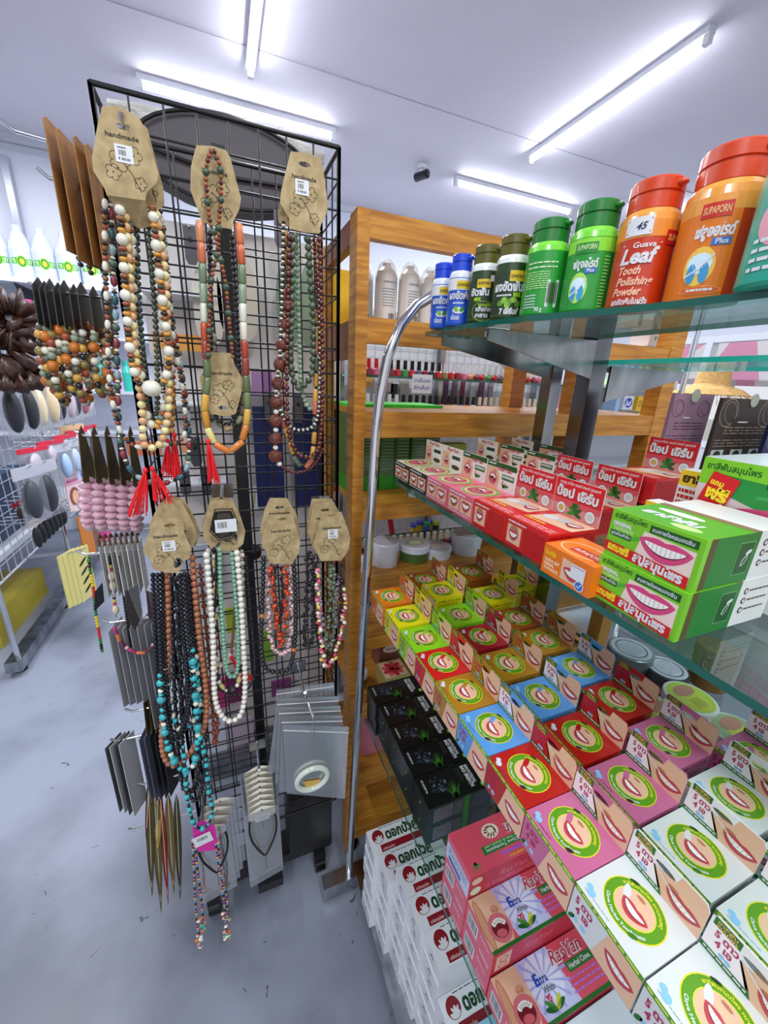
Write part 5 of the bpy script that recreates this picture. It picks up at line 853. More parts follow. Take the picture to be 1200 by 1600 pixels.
# --- clear zip bags, the front one with a jade bangle
def zipbag(P, Y, label, bangle=False):
    t = T('zip_bag', label, 'plastic bag', ony(*P[3], Y), 0, 'clear zip bags on the low right hook'); pts = pp(P, Y); m = MB().slab(pts, (0, -1, 0), .0015, BAG)
    m.tube([pts[0].lerp(pts[3], .07) + V((0, -.001, 0)), pts[1].lerp(pts[2], .07) + V((0, -.001, 0))], .0008, K('#f4f6fa', .3), 4); m.build('film', t, world=True)
    if bangle:
        c = ony(488, 1217, Y - .006); m = MB(); m.tube([c + V((.0345 * math.cos(a), 0, .0305 * math.sin(a))) for a in [2 * PI * i / 40 for i in range(41)]], .0062, K('#cfdccd', .2, 0, 0, .8), 12, False); m.build('jade_bangle', t, world=True)
        m = MB(); m.slab([ony(475, 1222, Y - .003), ony(500, 1218, Y - .003), ony(502, 1230, Y - .003), ony(478, 1232, Y - .003)], (0, -1, 0), .001, K('#d0a850', .5)); m.build('label', t, world=True)
for i, (P, l) in enumerate((([(432, 1078), (521, 1066), (530, 1150), (425, 1170)], 'rearmost'), ([(434, 1092), (528, 1088), (534, 1180), (418, 1210)], 'second from the back'), ([(436, 1106), (532, 1103), (536, 1200), (430, 1225)], 'middle'), ([(440, 1120), (535, 1118), (538, 1230), (436, 1238)], 'just behind the bangle bag'))): zipbag(P, .705 - i * .01, 'empty looking clear zip bag at the lower right, %s' % l)
zipbag([(442, 1133), (545, 1136), (539, 1248), (448, 1240)], .662, 'clear zip bag holding a pale jade bangle', True)
t = T('wire_clip', 'small steel spring clip pinning the clear bags to their hook', 'clip', ony(486, 1120, .65)); m = MB(); m.tube([ony(476, 1083, .69), ony(482, 1100, .66), ony(490, 1122, .65)], .0028, CHROME, 8); m.tube([ony(490, 1122, .648), ony(486, 1145, .648), ony(491, 1148, .648), ony(493, 1122, .648)], .0009, CHROME, 5); m.tube([ony(478, 1085, .655), ony(474, 1108, .655), ony(480, 1110, .655), ony(481, 1088, .655)], .0009, CHROME, 5); m.build('clip', t, world=True)

# ================================================================ side hooks of the stand, pointing left
def side_hook(px, py, label, Y=.82):
    e = ony(px, py, Y); t = T('display_hook', label, 'hook', (GX0, Y, e.z), 0, 'chrome hooks on the left side of the wire stand'); m = MB(); m.tube([V((GX0 - .004, Y, e.z - .012)), V((e.x + .012, Y, e.z - .010)), V((e.x, Y, e.z))], .0026, CHROME, 8); m.build('rod', t, world=True); return e
for x, y, l in ((58, 262, 'topmost, with brown kraft cards'), (45, 440, 'second, with black bracelet cards'), (115, 672, 'with the rose quartz bracelets'), (147, 822, 'with the brown paper hanger hooks'), (120, 860, 'with the red yellow green braids'), (160, 968, 'with grey sleeves'), (195, 1108, 'empty looking, halfway down'), (172, 1155, 'with white sleeves'), (215, 1223, 'short, above the feathers'), (200, 1295, 'lowest, with the feather earrings')): side_hook(x, y, 'left pointing chrome hook, ' + l)
def hung(name, label, cat, X, y0, y1, z0, z1, mat, group, extra=None, shape=None, skew=0.):
    t = T(name, label, cat, (X, (y0 + y1) / 2, z0), 0, group); sh = shape or [(0, 0), (1, 0), (1, 1), (0, 1)]
    pts = [V((X + skew * a, y0 + (y1 - y0) * a, z0 + (z1 - z0) * b_)) for a, b_ in sh]; m = MB().slab(pts, (-1, 0, 0) , .0012, mat); m.build('card', t, world=True)
    if extra: extra(t, X, (y0 + y1) / 2, z0, z1)
    return t
HX = [(0, .12), (.5, 0), (1, .12), (1, .95), (.8, 1), (.2, 1), (0, .95)]
ORD = ['leftmost', 'second from the left', 'third from the left', 'fourth from the left', 'fifth from the left', 'sixth from the left', 'seventh from the left', 'eighth from the left', 'ninth from the left', 'tenth from the left', 'eleventh from the left', 'twelfth from the left']
def loopb(pat, r_, dz=0., part='bead_strand'):
    def f(t, X, yc, z0, z1):
        m = MB(); c = V((X - .006, yc, z0 - r_ * .75 + dz)); strand(m, [c + V((.004 * math.cos(a), r_ * .55 * math.sin(a), r_ * math.cos(a))) for a in [2 * PI * i / 12 for i in range(13)]], pat); m.build(part, t, world=True)
    return f
for i, (X, dz, l) in enumerate(((-.188, .01, 'left'), (-.176, 0, 'middle'), (-.158, -.004, 'right'), (-.146, -.01, 'rearmost'))):
    def ex(t, X, yc, z0, z1, i=i):
        m = MB(); strand(m, [V((X - .004, yc - .02 + .013 * q, z1 - .045 - .028 * q)) for q in range(5)], [('s', .0042, (k('#1c2448'), k('#54482c'), k('#54482c'), k('#1c2448'))[i])]); m.build('bead_strand', t, world=True)
    hung('bracelet_card', 'tall brown kraft bracelet card on the topmost left hook, %s one' % l, 'card', X, .768, .868, 1.545 + dz, 1.70 + dz, KRAFTB, 'brown kraft bracelet cards', ex, [(0, 0), (1, .04), (1, 1), (.1, 1), (0, .96)], .012)
BR = [('s', .0085, k('#c8701c')), ('s', .006, k('#8c9c84')), ('d', .006, k('#d8d4b8')), ('s', .0065, RUST), ('s', .007, k('#8c7c3c')), ('s', .0052, NIGHT), ('s', .0068, k('#d0a040')), ('s', .006, k('#5c5c48')), ('s', .006, MILK), ('d', .0055, k('#6c4028'))]
for i, px in enumerate((58, 67, 76, 88, 98, 112, 124, 142, 160)):
    X = ony(px, 445, .82).x; hung('bracelet_card', 'black card with a chunky mixed stone bracelet, %s of its row' % ORD[i], 'bracelet', X, .79, .85, 1.452 - .004 * (i % 3), 1.525 - .004 * (i % 2), K('#24221f', .45), 'black cards with stone bracelets', loopb(BR[i % 5:] + BR[:i % 5], .046 + .006 * (i % 3)), [(0, .1), (.5, 0), (1, .1), (.9, .8), (.5, 1), (.1, .8)], .004)
OLIVE = noise_mat('olive_kraft', [(.3, '#3c3218'), (.6, '#5a4a22'), (.8, '#4a3e20')], 30, .7)
for i, px in enumerate((128, 148, 168, 186, 204)):
    X = ony(px, 700, .82).x; hung('bracelet_card', 'olive brown card with a rose quartz bracelet, %s of its row' % ORD[i], 'bracelet', X, .79, .85, 1.20 - .003 * i, 1.305, OLIVE, 'rose quartz bracelets', loopb([('d', .0105, K('#f2c0d0', .12, 0, 0, 1., .35))], .042), [(0, .15), (.5, 0), (1, .15), (.7, .85), (.55, 1), (.3, .9)], .006)
for i in range(8):
    X = ony(158 + 8.5 * i, 850, .82).x
    def ex(t, X, yc, z0, z1): m = MB(); m.tube([V((X, yc - .01, z1)), V((X, yc - .012, z1 + .012)), V((X, yc, z1 + .018)), V((X, yc + .008, z1 + .010))], .0022, K('#5c3c1c', .6), 6); m.build('hanger', t, world=True)
    hung('paper_hanger', 'white sleeve on a small brown paper hanger, %s of eight' % ORD[i], 'earring card', X, .80, .842, .985, 1.088, PAPER if i % 2 else K('#b8b4ac', .5), 'white sleeves on brown paper hangers', ex)
# braided bracelets red yellow green
RG = [('s', .0032, K('#1c7a34', .5)), ('s', .0032, K('#141414', .5)), ('s', .0032, K('#1c7a34', .5)), ('s', .0032, K('#e0c81c', .5)), ('s', .0032, K('#e0c81c', .5)), ('s', .0032, K('#c4241c', .5)), ('s', .0032, K('#c4241c', .5))]
necklace('braided green yellow and red bead bracelet hanging straight down, far left', [(139, 868), (141, 890), (146, 920), (150, 960), (155, 990), (160, 1020)], .815, [RG[i // 2 % 7] for i in range(14)], 'bracelet', name='braided_bracelet', group='braided bracelets', extra=lambda t: (MB().slab([ony(148, 925, .81), ony(160, 910, .81), ony(163, 940, .81), ony(148, 955, .81)], (0, -1, 0), .001, BLACK).build('tag_card', t, world=True)))
necklace('black braided bracelet with cowrie shells, second from the left', [(172, 868), (174, 900), (178, 930), (182, 965)], .81, [RG[1], RG[1], RG[1], RG[3], RG[5], ('e', .009, k('#d8ccb0')), ('e', .009, k('#d8ccb0'))], 'bracelet', name='braided_bracelet', group='braided bracelets')
necklace('thin black braid beside the shell bracelet', [(184, 868), (189, 900), (193, 925), (196, 950), (205, 1010)], .81, [RG[1]], 'bracelet', name='braided_bracelet', group='braided bracelets')
necklace('pink and orange striped cord bracelet making a wide curve', [(178, 980), (190, 1005), (210, 1018), (228, 1018), (243, 1000), (246, 975)], .79, [('t', .0042, k('#b0306c')), ('t', .0042, k('#d8783c')), ('t', .0042, k('#6c2c4c')), ('s', .004, k('#e8b8b8'))], 'bracelet', name='cord_bracelet')
for i, (P, c, l) in enumerate((([(196, 925), (215, 915), (222, 960), (212, 985), (200, 970)], '#2c2420', 'left'), ([(228, 925), (245, 930), (246, 975), (232, 965)], '#3c1c24', 'right'))):
    t = T('leather_bracelet', 'dark leather bracelet in a clear sleeve, %s one' % l, 'bracelet', ony(*P[2], .80)); MB().slab(pp(P, .80), (0, -1, 0), .006, K(c, .35)).build('strap', t, world=True); MB().slab(pp([(x + 2, y - 6) for x, y in P[:3]] + [(P[2][0], P[2][1] + 18)], .796), (0, -1, 0), .001, BAGT).build('sleeve', t, world=True)
for i in range(7):
    X = ony(178 + 11 * i, 1000, .82).x; lo = .63 if i == 4 else .715
    hung('grey_sleeve', 'pale grey bracelet sleeve, %s of seven in the row' % ORD[i], 'packet', X, .795, .85, lo, .915, K('#a9abb0', .4), 'pale grey bracelet sleeves', None, [(0, .08), (.5, 0), (1, .12), (1, 1), (0, 1)], .012)
for i in range(4):
    X = ony(180 + 7 * i, 1200, .82).x; hung('white_sleeve', 'white sleeve hanging alone at the far lower left, %s' % ORD[i], 'packet', X, .79, .85, .43 - .01 * i, .64, K('#c8cacc' if i % 2 else '#4c4c50', .4), 'white and dark sleeves at the lower left', None, [(0, .1), (1, 0), (1, .9), (0, 1)], .014)
for i in range(5):
    X = ony(228 + 8 * i, 1180, .82).x; hung('dark_sleeve', 'dark bluish sleeve in the row behind the turquoise beads, %s' % ORD[i], 'packet', X, .79, .85, .43, .64, K('#6c7080' if i < 2 else '#2c2c30', .35), 'dark bluish sleeves', None, [(0, .1), (1, 0), (1, 1), (0, 1)], .014)
for i in range(4):
    X = ony(230 + 8 * i, 1130, .82).x; hung('olive_packet', 'narrow olive packet above the dark sleeves, %s' % ORD[i], 'packet', X, .80, .85, .64, .72, OLIVE, 'narrow olive packets', None, [(0, 0), (1, 0), (.8, 1), (.2, 1)], .01)
def feather(px, top, bot, col, label, wid=.009):
    a, b_ = ony(*top, .815), ony(*bot, .815); t = T('feather_earring', label, 'earring', b_, 0, 'feather earrings'); d = (b_ - a); s = d.cross(V((0, 1, 0))).normalized(); m = MB(); N_ = 12; pr = [math.sin(PI * min(1, (i / N_) ** .7)) * wid + .0006 for i in range(N_ + 1)]
    L_ = [a + d * (i / N_) + s * pr[i] + V((0, .002 * math.sin(i * 2.1), 0)) for i in range(N_ + 1)]; R_ = [a + d * (i / N_) - s * pr[i] - V((0, .002 * math.sin(i * 1.7), 0)) for i in range(N_, -1, -1)]
    m.slab(L_ + R_, (0, -1, 0), .001, K(col, .7)); m.build('vane', t, world=True); MB().tube([a, b_], .0009, K('#d8d0b0', .5), 5).build('quill', t, world=True)
for i, (tp, bt, c, l, w_) in enumerate((((232, 1225), (238, 1400), '#4c4420', 'olive feather earring, leftmost', .009), ((240, 1215), (252, 1425), '#5c5228', 'long olive feather earring reaching lowest', .010), ((250, 1235), (263, 1412), '#8c1420', 'dark red feather earring in the middle', .006), ((262, 1240), (272, 1395), '#6c5c30', 'tan feather earring right of the red one', .010), ((275, 1240), (282, 1405), '#3c3820', 'dark olive feather earring, rightmost', .008), ((233, 1215), (229, 1300), '#a01c28', 'small red feather tip at the top left', .004), ((246, 1250), (246, 1330), '#a88c3c', 'golden mottled feather earring, short', .010))): feather(0, tp, bt, c, l, w_)
# ================================================================ goods on the pine shelf unit
def on(px, py, z): v = onz(px, py, z); return v
def coconut():
    t = T('coconut_bottle', '', 'bottle'); m = MB(); m.lathe([(0, 0), (.021, 0), (.022, .003), (.022, .085), (.019, .097), (.009, .106), (.009, .112), (0, .112)], (0, 0, 0), K('#f0ece6', .3, 0, 0, .4), 24); m.build('body', t)
    F = cyl((0, 0, 0), .022, -PI / 2 - .3); l = MB(); l.txt(F, 'COCONUT BODY OIL', -.012, .074, .003, INKG, 2, fit=.028); l.lines(F, -.012, .03, .014, .066, 7, INKG, 1, .25); l.barcode(F, .0, .006, .016, .014, 1); l.build('label', t)
    w_ = MB(); w_.lathe([(.0235, .002), (.0235, .088), (.015, .112), (.004, .121)], (0, 0, 0), BAGT, 12); w_.build('wrapper', t); return t
for i, (x, y) in enumerate(((.297, .90), (.335, .86), (.385, .855), (.437, .865), (.49, .86), (.54, .87), (.36, .93), (.46, .93))):
    place('coconut', coconut, (x, y, 1.5145), .2 * i, 'wrapped coconut oil bottle, top pine shelf, %s' % ('leftmost beside the post', 'second, half behind the third', 'third, text and barcode facing out', 'fourth, partly hidden', 'fifth, behind the chrome arch', 'last before the blue capped bottles', 'back row on the left', 'back row on the right')[i], 'wrapped coconut oil bottles')
tag(MB().box((.262, .99, 1.5145), (.30, 1.02, 1.635), K('#e8b818', .4)).build('yellow_box'), 'yellow box seen through the side of the pine shelf top', 'box')
def green_pack():
    t = T('green_pack', '', 'packet'); m = MB(); m.box((-.02, -.06, 0), (.02, .06, .196), K('#46703a', .25, 0, 0, .5)); m.dr(flat((-.02, -.06, 0), (1, 0, 0), (0, 0, 1)), 0, .19, .04, .196, K('#30c020'), 1); m.dr(flat((-.02, .06, 0), (0, -1, 0), (0, 0, 1)), 0, .0, .12, .04, K('#2c8c1c'), 1)
    m.dr(flat((-.02, -.06, 0), (1, 0, 0), (0, 0, 1)), 0, 0, .04, .035, K('#2c9c20'), 1); m.lines(flat((-.02, -.06, 0), (1, 0, 0), (0, 0, 1)), .006, .05, .036, .18, 16, K('#98b088'), 1, .3); m.box((-.0205, -.0605, .1962), (.0205, .0605, .212), K('#3cd428', .4)); m.build('packet', t); return t
for i, x in enumerate((.292, .335, .378, .421, .464, .507)): place('greenp', green_pack, (x, .975 + .004 * (i % 2), 1.1335), 0, 'dark green pack with bright green top on the pine shelf, %s' % ORD[i], 'dark green packs')
tag(MB().box((.53, .90, 1.1335), (.60, .93, 1.25), K('#a8c038', .4)).build('lime_pack'), 'yellow green pack standing right of the dark green packs', 'packet')
def tub(px, py, z, r, h, label, col='#dfe2ee', lab=None, dark=None):
    v = on(px, py, z + h); t = T('cream_tub', label, 'tub', (v.x, max(v.y, .81 + r), z), 0, 'round cream tubs on the pine shelves'); m = MB(); m.lathe([(0, 0), (r * .94, 0), (r * .96, h * .62), (0, h * .62)], (0, 0, 0), K(dark or col, .25), 28); m.build('tub', t)
    l = MB(); l.lathe([(0, h * .6), (r, h * .6), (r * 1.0, h * .93), (r * .93, h), (0, h)], (0, 0, 0), K(col, .2, 0, 0, .5), 28)
    if lab: l.de(flat((0, 0, h), (1, 0, 0), (0, 1, 0)), 0, 0, r * .7, r * .5, K(lab, .4), 1, 16); l.de(flat((0, 0, h), (1, 0, 0), (0, 1, 0)), 0, 0, r * .4, r * .3, K('#e8f0d8', .4), 2, 12)
    l.build('lid', t); return t
Z6 = .9585
tub(608, 850, Z6, .036, .062, 'tall plain white cream tub on the pine shelf, nearest the chrome tube')
tub(661, 858, Z6, .041, .045, 'white lidded tub with dark green side and leafy lid print', lab='#b8c8a0', dark='#4c6a34')
tub(712, 876, Z6, .042, .028, 'flat white tub with faint red print, half behind the toothpaste headers', lab='#dcd4dc')
tub(758, 850, Z6, .042, .055, 'white tub cut by the glass shelf edge, rightmost on its shelf')
tub(571, 885, Z6, .02, .03, 'small white lid peeping out left of the chrome tube')
tub(560, 1048, .5855, .026, .04, 'green and white lidded tin low on the pine shelf', lab='#58a858', dark='#3c4c40')
tub(548, 945, .7875, .018, .05, 'white tub hidden behind the post on the middle pine shelf')
t = T('soap_box', 'small soap box with red lotus flower on a low pine shelf', 'box', (.40, .84, .5855)); m = MB().box((.355, .80, .5855), (.43, .87, .627), K('#b0a868', .45)); F = flat((.355, .80, .627), (1, 0, 0), (0, 1, 0))
m.dr(F, .004, .004, .071, .066, K('#e8c0a0'), 1)
for i in range(9): a = i * 2 * PI / 9; m.de(F, .037 + .016 * math.cos(a), .035 + .014 * math.sin(a), .017, .008, K('#c82c34' if i % 2 else '#e05860'), 2 + i % 2, 10, ang=a)
m.dr(flat((.355, .80, .5855), (1, 0, 0), (0, 0, 1)), .015, .008, .06, .034, K('#c8945c'), 1); m.build('carton', t, world=True)
t = T('soap_box', 'brown soap box with cream name plate behind the lotus one', 'box', (.41, .92, .5855)); m = MB().box((.37, .885, .5855), (.45, .95, .68), K('#7c4a3c', .45)); F = flat((.37, .885, .5855), (1, 0, 0), (0, 0, 1)); m.de(F, .04, .07, .03, .014, K('#e8dcc8'), 1, 16); m.txt(F, 'Nuo Lanni', .02, .066, .008, K('#8a3020'), 2, fit=.04); m.build('carton', t, world=True)
tag(MB().box((.31, .83, .3355), (.45, .97, .47), K('#c8788c', .35)).build('pink_packet'), 'pink wrapped packet on the low pine shelf behind the white lotus boxes', 'packet')
# round jars behind the coloured boxes
def lid_jar(x, y, z, r, h, side, top, art, label):
    t = T('round_jar', label, 'jar', (x, y, z), 0, 'round powder jars beside the toothpaste boxes'); m = MB(); m.lathe([(0, 0), (r * .9, 0), (r * .93, h * .6), (r, h * .62), (r, h), (r * .95, h + .001), (0, h + .001)], (0, 0, 0), K(side, .2, 0, 0, .4), 32); F = flat((0, 0, h + .0012), (0, -1, 0), (1, 0, 0))
    m.de(F, 0, 0, r * .88, r * .88, K(top, .25), 1, 28)
    if art == 'lime': m.de(F, r * .2, 0, r * .62, r * .5, K('#d8dc50'), 2, 20); m.de(F, -r * .35, r * .1, r * .3, r * .55, K('#c89078'), 3, 14); m.lines(F, r * .1, -r * .3, r * .6, r * .3, 6, GREEN, 3, .3)
    else: m.de(F, 0, 0, r * .7, r * .7, K('#585c60', .3), 2, 24, .9); m.lines(F, -r * .45, -r * .5, r * .45, r * .5, 7, K('#586068'), 2, .25)
    m.build('jar', t)
for px, py, r, h, side, top, art, l, dx in ((973, 1018, .035, .042, '#70787c', '#b4bac8', 'grey', 'silver lidded round jar, farthest behind the blue box', .02), (1022, 1050, .033, .03, '#3c3c40', '#c4c8d8', 'grey', 'pale lidded round jar just behind the lime ones', .03), (1068, 1094, .034, .035, '#e8ece8', '#c0dc50', 'lime', 'lime lidded round jar, the brighter one', .015), (1015, 1125, .033, .028, '#e0e4e0', '#b8c868', 'lime', 'lime lidded round jar tucked behind the red header cards', .03), (1140, 1150, .034, .03, '#d8dcd8', '#a8bc90', 'lime', 'olive print round jar near the right edge', .02)):
    v = onz(px, py, Z3 + h); lid_jar(v.x + dx, v.y, Z3, r, h, side, top, art, l)
v = onz(1110, 1040, Z3 + .05); lid_jar(v.x + .03, v.y + .01, Z3, .03, .07, '#8c5c2c', '#c08040', 'grey', 'amber brown jar standing under the green cartons')
t = T('glass_tumbler', 'small clear faceted jar at the right edge under the glass', 'jar', (.70, .175, Z3)); MB().lathe([(0, 0), (.022, 0), (.025, .05), (.02, .058), (0, .06)], (0, 0, 0), BAG, 14).build('body', t)
t = T('shampoo_bottle', 'skin coloured rounded bottle rising behind the big smile carton', 'bottle', (.645, .20, Z2)); MB().lathe([(0, 0), (.03, 0), (.032, .12), (.025, .16), (.012, .175), (0, .176)], (0, 0, 0), K('#d8a488', .3), 24).build('body', t)

# ================================================================ nail polish rack seen through the pine shelves
t = T('nail_rack', 'white wire and glass rack of nail polish behind the pine shelf unit', 'shelf unit', (.8, 1.4, 0)); YN = 1.30; ZC3 = .848
for z in (1.4155, 1.305): MB().box((.40, YN - .03, z - .006), (1.30, YN + .13, z), GLASS, mats=[GLASS, GLASS, GEDGE, GEDGE, GEDGE, GEDGE]).build('glass_shelf', t, world=True)
grid_panel((.40, 1.47, 0), (1, 0, 0), 26, .035, .75, 1.62, 25, K('#c8ccd0', .3, .5), .0012, .004).build('wire_panel', t, world=True)
MB().box((.38, 1.48, 0), (1.35, 1.50, 1.64), K('#dfe3ea', .6)).build('back_panel', t, world=True)
for x in (.395, .8, 1.29): MB().box((x, 1.44, 0), (x + .02, 1.47, 1.62), STEEL).build('upright', t, world=True)
for x in (.98, 1.03): MB().tube(smooth_path([(x, YN - .05, 1.27), (x, YN - .05, 1.42), (x - .01, YN - .04, 1.46), (x - .03, YN, 1.50)], 5), .005, CHROME, 8).build('arch_tube', t, world=True)
POL = {}
def polish(body, cap, kind):
    def mk():
        t = T('nail_polish', '', 'nail polish'); m = MB()
        if kind == 'round': m.ball((0, 0, .011), .0115, K(body, .15, 0, 0, 1.), (1, 1, 1), 12, 8)
        else: m.lathe([(0, 0), (.0105, 0), (.0118, .003), (.0118, .020), (.006, .024), (0, .024)], (0, 0, 0), K(body, .15, 0, 0, 1.), 12)
        m.build('bottle', t); c = MB(); c.lathe([(0, .0215), (.0072, .0215), (.0064, .052), (0, .052)], (0, 0, 0), K(cap, .25), 10); c.build('cap', t); return t
    return mk
CN = {'#c81c24': 'red', '#d86c90': 'pink', '#30a050': 'green', '#8c1c28': 'dark red', '#9c8450': 'gold', '#d8a078': 'peach', '#6c5c74': 'mauve', '#9c3c8c': 'purple', '#c8b8a0': 'beige', '#e0d0c8': 'pale', '#28282c': 'black', '#4c6cb0': 'blue'}
CP = {'#141416': 'black', '#e8eaee': 'white', '#d0d4d8': 'silver', '#e6dcc4': 'cream', '#c81c24': 'red', '#e89cb8': 'pink'}
def polrow(z, y, x0, n, pitch, bodies, caps, where, kinds=('flask',)):
    for i in range(n):
        b_, c_ = bodies[i % len(bodies)], caps[min(len(caps) - 1, i * len(caps) // n)]; kd = kinds[min(len(kinds) - 1, i * len(kinds) // n)]
        place('pol' + b_ + c_ + kd, polish(b_, c_, kd), (x0 + i * pitch, y, z), 0, '%s nail polish with %s cap, %s, number %d from left' % (CN[b_], CP[c_], where, i + 1), 'nail polish bottles')
polrow(1.416, YN, .43, 31, .0262, ['#c81c24', '#8c1c28', '#d86c90', '#d8a078', '#8c1c28', '#c81c24', '#30a050', '#c81c24', '#6c5c74', '#8c1c28', '#28282c', '#c81c24', '#9c8450'], ['#c81c24', '#141416', '#141416', '#d0d4d8', '#d0d4d8', '#d0d4d8', '#e6dcc4', '#e8eaee'], 'upper glass shelf', ('flask', 'flask', 'round', 'round'))
polrow(1.3055, YN, .43, 30, .0262, ['#c8b8a0', '#4c6cb0', '#c81c24', '#e0d0c8', '#28282c', '#d86c90', '#9c8450'], ['#e8eaee', '#141416', '#141416', '#e6dcc4', '#e6dcc4'], 'lower glass shelf')
polrow(1.416, YN + .055, .437, 31, .0262, ['#e0d0c8', '#6c5c74', '#d86c90', '#c8b8a0', '#9c3c8c'], ['#e8eaee', '#d0d4d8'], 'back row of the upper shelf')
tag(MB().box((.36, 1.10, ZC3 - .006), (1.0, 1.28, ZC3), GLASS, mats=[GLASS, GLASS, GEDGE, GEDGE, GEDGE, GEDGE]).build('glass_ledge'), 'low glass ledge with cream capped nail polish behind the cream tubs', 'shelf')
polrow(ZC3 + .0005, 1.14, .38, 22, .026, ['#28282c', '#8c1c28', '#4c6cb0', '#28282c'], ['#e6dcc4'], 'row behind the cream tubs')
def wpack(px0, py0, px1, py1, Y, col, name, label, cat, group=None, art=None, th=.01):
    a = ony(px0, py1, Y); b_ = ony(px1, py0, Y); x0, x1 = min(a.x, b_.x), max(a.x, b_.x); z0, z1 = min(a.z, b_.z), max(a.z, b_.z)
    t = T(name, label, cat, ((x0 + x1) / 2, Y, z0), 0, group); m = MB(); m.box((x0, Y, z0), (x1, Y + th, z1), col if not isinstance(col, str) else K(col, .4)); F = flat((x0, Y, z0), (1, 0, 0), (0, 0, 1))
    if art: art(m, F, x1 - x0, z1 - z0)
    m.build('packet', t, world=True); return t
for i, (x0, x1, y0, y1, c) in enumerate(((585, 615, 590, 612, '#d8d0c8'), (568, 582, 588, 604, '#e0a050'), (610, 622, 600, 622, '#404044'), (690, 702, 592, 640, '#5c3c58'), (705, 716, 594, 640, '#7c5c74'), (718, 728, 594, 640, '#8c2c44'), (732, 744, 596, 640, '#c8c8d0'), (746, 758, 598, 640, '#6c3c5c'), (760, 772, 598, 644, '#a890a8'), (625, 640, 596, 618, '#c8c0b8'))):
    wpack(x0, y0, x1, y1, 1.455, c, 'hanging_packet', 'small %s packet hanging between the nail polish shelves, %s' % ({'#d8d0c8': 'pale', '#e0a050': 'orange', '#404044': 'black', '#5c3c58': 'plum', '#7c5c74': 'mauve', '#8c2c44': 'wine red', '#c8c8d0': 'silver', '#6c3c5c': 'purple', '#a890a8': 'lilac', '#c8c0b8': 'cream'}[c], 'left of the note' if x0 < 645 else 'right of the note'), 'packet', 'packets hanging behind the nail polish')
def note(m, F, w, h): m.txt(F, 'ทาเล็บของ', w * .08, h * .58, h * .2, K('#4858a8'), 1, fit=w * .84, shear=.2); m.txt(F, 'สีทาเล็บค่ะ', w * .08, h * .2, h * .2, K('#4858a8'), 1, fit=w * .84, shear=.2)
wpack(643, 586, 676, 614, YN - .04, '#dfe6f4', 'paper_note', 'white note with blue handwriting clipped to the nail polish shelf', 'note', None, note, .001)
def small_bottle(x, y, z, col, cap, label):
    t = T('glue_bottle', label, 'bottle', (x, y, z), 0, 'small coloured bottles on a wire shelf'); MB().lathe([(0, 0), (.014, 0), (.014, .05), (0, .052)], (0, 0, 0), K(col, .3), 14).build('bottle', t); MB().lathe([(0, .05), (.015, .05), (.015, .062), (0, .063)], (0, 0, 0), K(cap, .3), 14).build('cap', t)
ZW = ony(660, 838, 1.36).z
for i, (px, c, cp, l) in enumerate(((644, '#c8b028', '#4858c0', 'yellow patterned bottle with blue cap'), (657, '#d8c828', '#4858c0', 'plain yellow bottle with blue cap'), (665, '#3060b0', '#38a048', 'blue bottle with green cap'), (672, '#d8c828', '#4858c0', 'yellow bottle with blue cap behind the others'), (679, '#202428', '#a8c828', 'black bottle with lime cap'))):
    v = ony(px, 838, 1.36); small_bottle(v.x, 1.355 + .02 * (i % 2), ZW, c, cp, l + ' below the pine shelf')
tag(MB().box((.58, 1.335, ZW - .008), (.84, 1.40, ZW - .0005), K('#c8ccd0', .3, .5)).build('wire_shelf'), 'narrow wire ledge carrying five small coloured bottles', 'shelf')
tag(MB().slab([ony(606, 812, 1.38), ony(614, 812, 1.38), ony(618, 842, 1.38), ony(610, 842, 1.38)], (0, -1, 0), .004, K('#c81c30', .4)).build('red_ribbon'), 'red strip hanging behind the cream tubs', 'ribbon')

# ================================================================ rack behind the wire stand
t = T('white_rack', 'white hanging rack crowded with packets right behind the black wire stand', 'shelf unit', (.1, 1.3, 0))
MB().box((-.17, 1.30, .04), (.36, 1.32, 1.76), K('#d4d0cc', .6)).build('back_panel', t, world=True)
MB().box((-.18, 1.18, .02), (.37, 1.33, .06), STEEL).build('base', t, world=True)
for z in (1.585, 1.32, 1.10): MB().box((-.16, 1.2, z - .006), (.0, 1.30, z), K('#e4e8f0', .4)).build('ledge', t, world=True)
def rnd_slab(cx, cz, w_, h, Y, mat, name, label, cat, group=None, th=.008, n=18, ex=3.):
    t = T(name, label, cat, (cx, Y, cz - h / 2), 0, group); pts = []
    for i in range(n): a = 2 * PI * i / n; c, s = math.cos(a), math.sin(a); pts.append(V((cx + w_ / 2 * abs(c) ** (2 / ex) * (1 if c > 0 else -1), Y, cz + h / 2 * abs(s) ** (2 / ex) * (1 if s > 0 else -1))))
    MB().slab(pts, (0, -1, 0), th, mat).build('body', t, world=True); return t
def pz(px, py, Y): v = ony(px, py, Y); return v.x, v.z
for px, py, w_, h, c, nm, l in ((372, 470, .10, .20, '#c8c0ae', 'beige_packet', 'beige film wrapped packet, left one behind the stand'), (325, 480, .07, .18, '#d2ccc0', 'beige_packet', 'pale film wrapped packet at the far left behind the stand'), (450, 480, .06, .20, '#60806c', 'green_spatula', 'green rounded plate in film, left one'), (485, 480, .05, .21, '#78907c', 'green_spatula', 'green rounded plate in film, right one')):
    x, z = pz(px, py, 1.22); rnd_slab(x, z, w_, h, 1.225, K(c, .3, 0, 0, .6), nm, l, 'packet', 'film wrapped packets behind the wire stand')
for px0, px1, l in ((403, 440, 'left'), (462, 506, 'right')): wpack(px0, 636, px1, 792, 1.24, '#182460', 'blue_folder', 'dark blue folder behind the stand, %s one' % l, 'folder', 'dark blue folders')
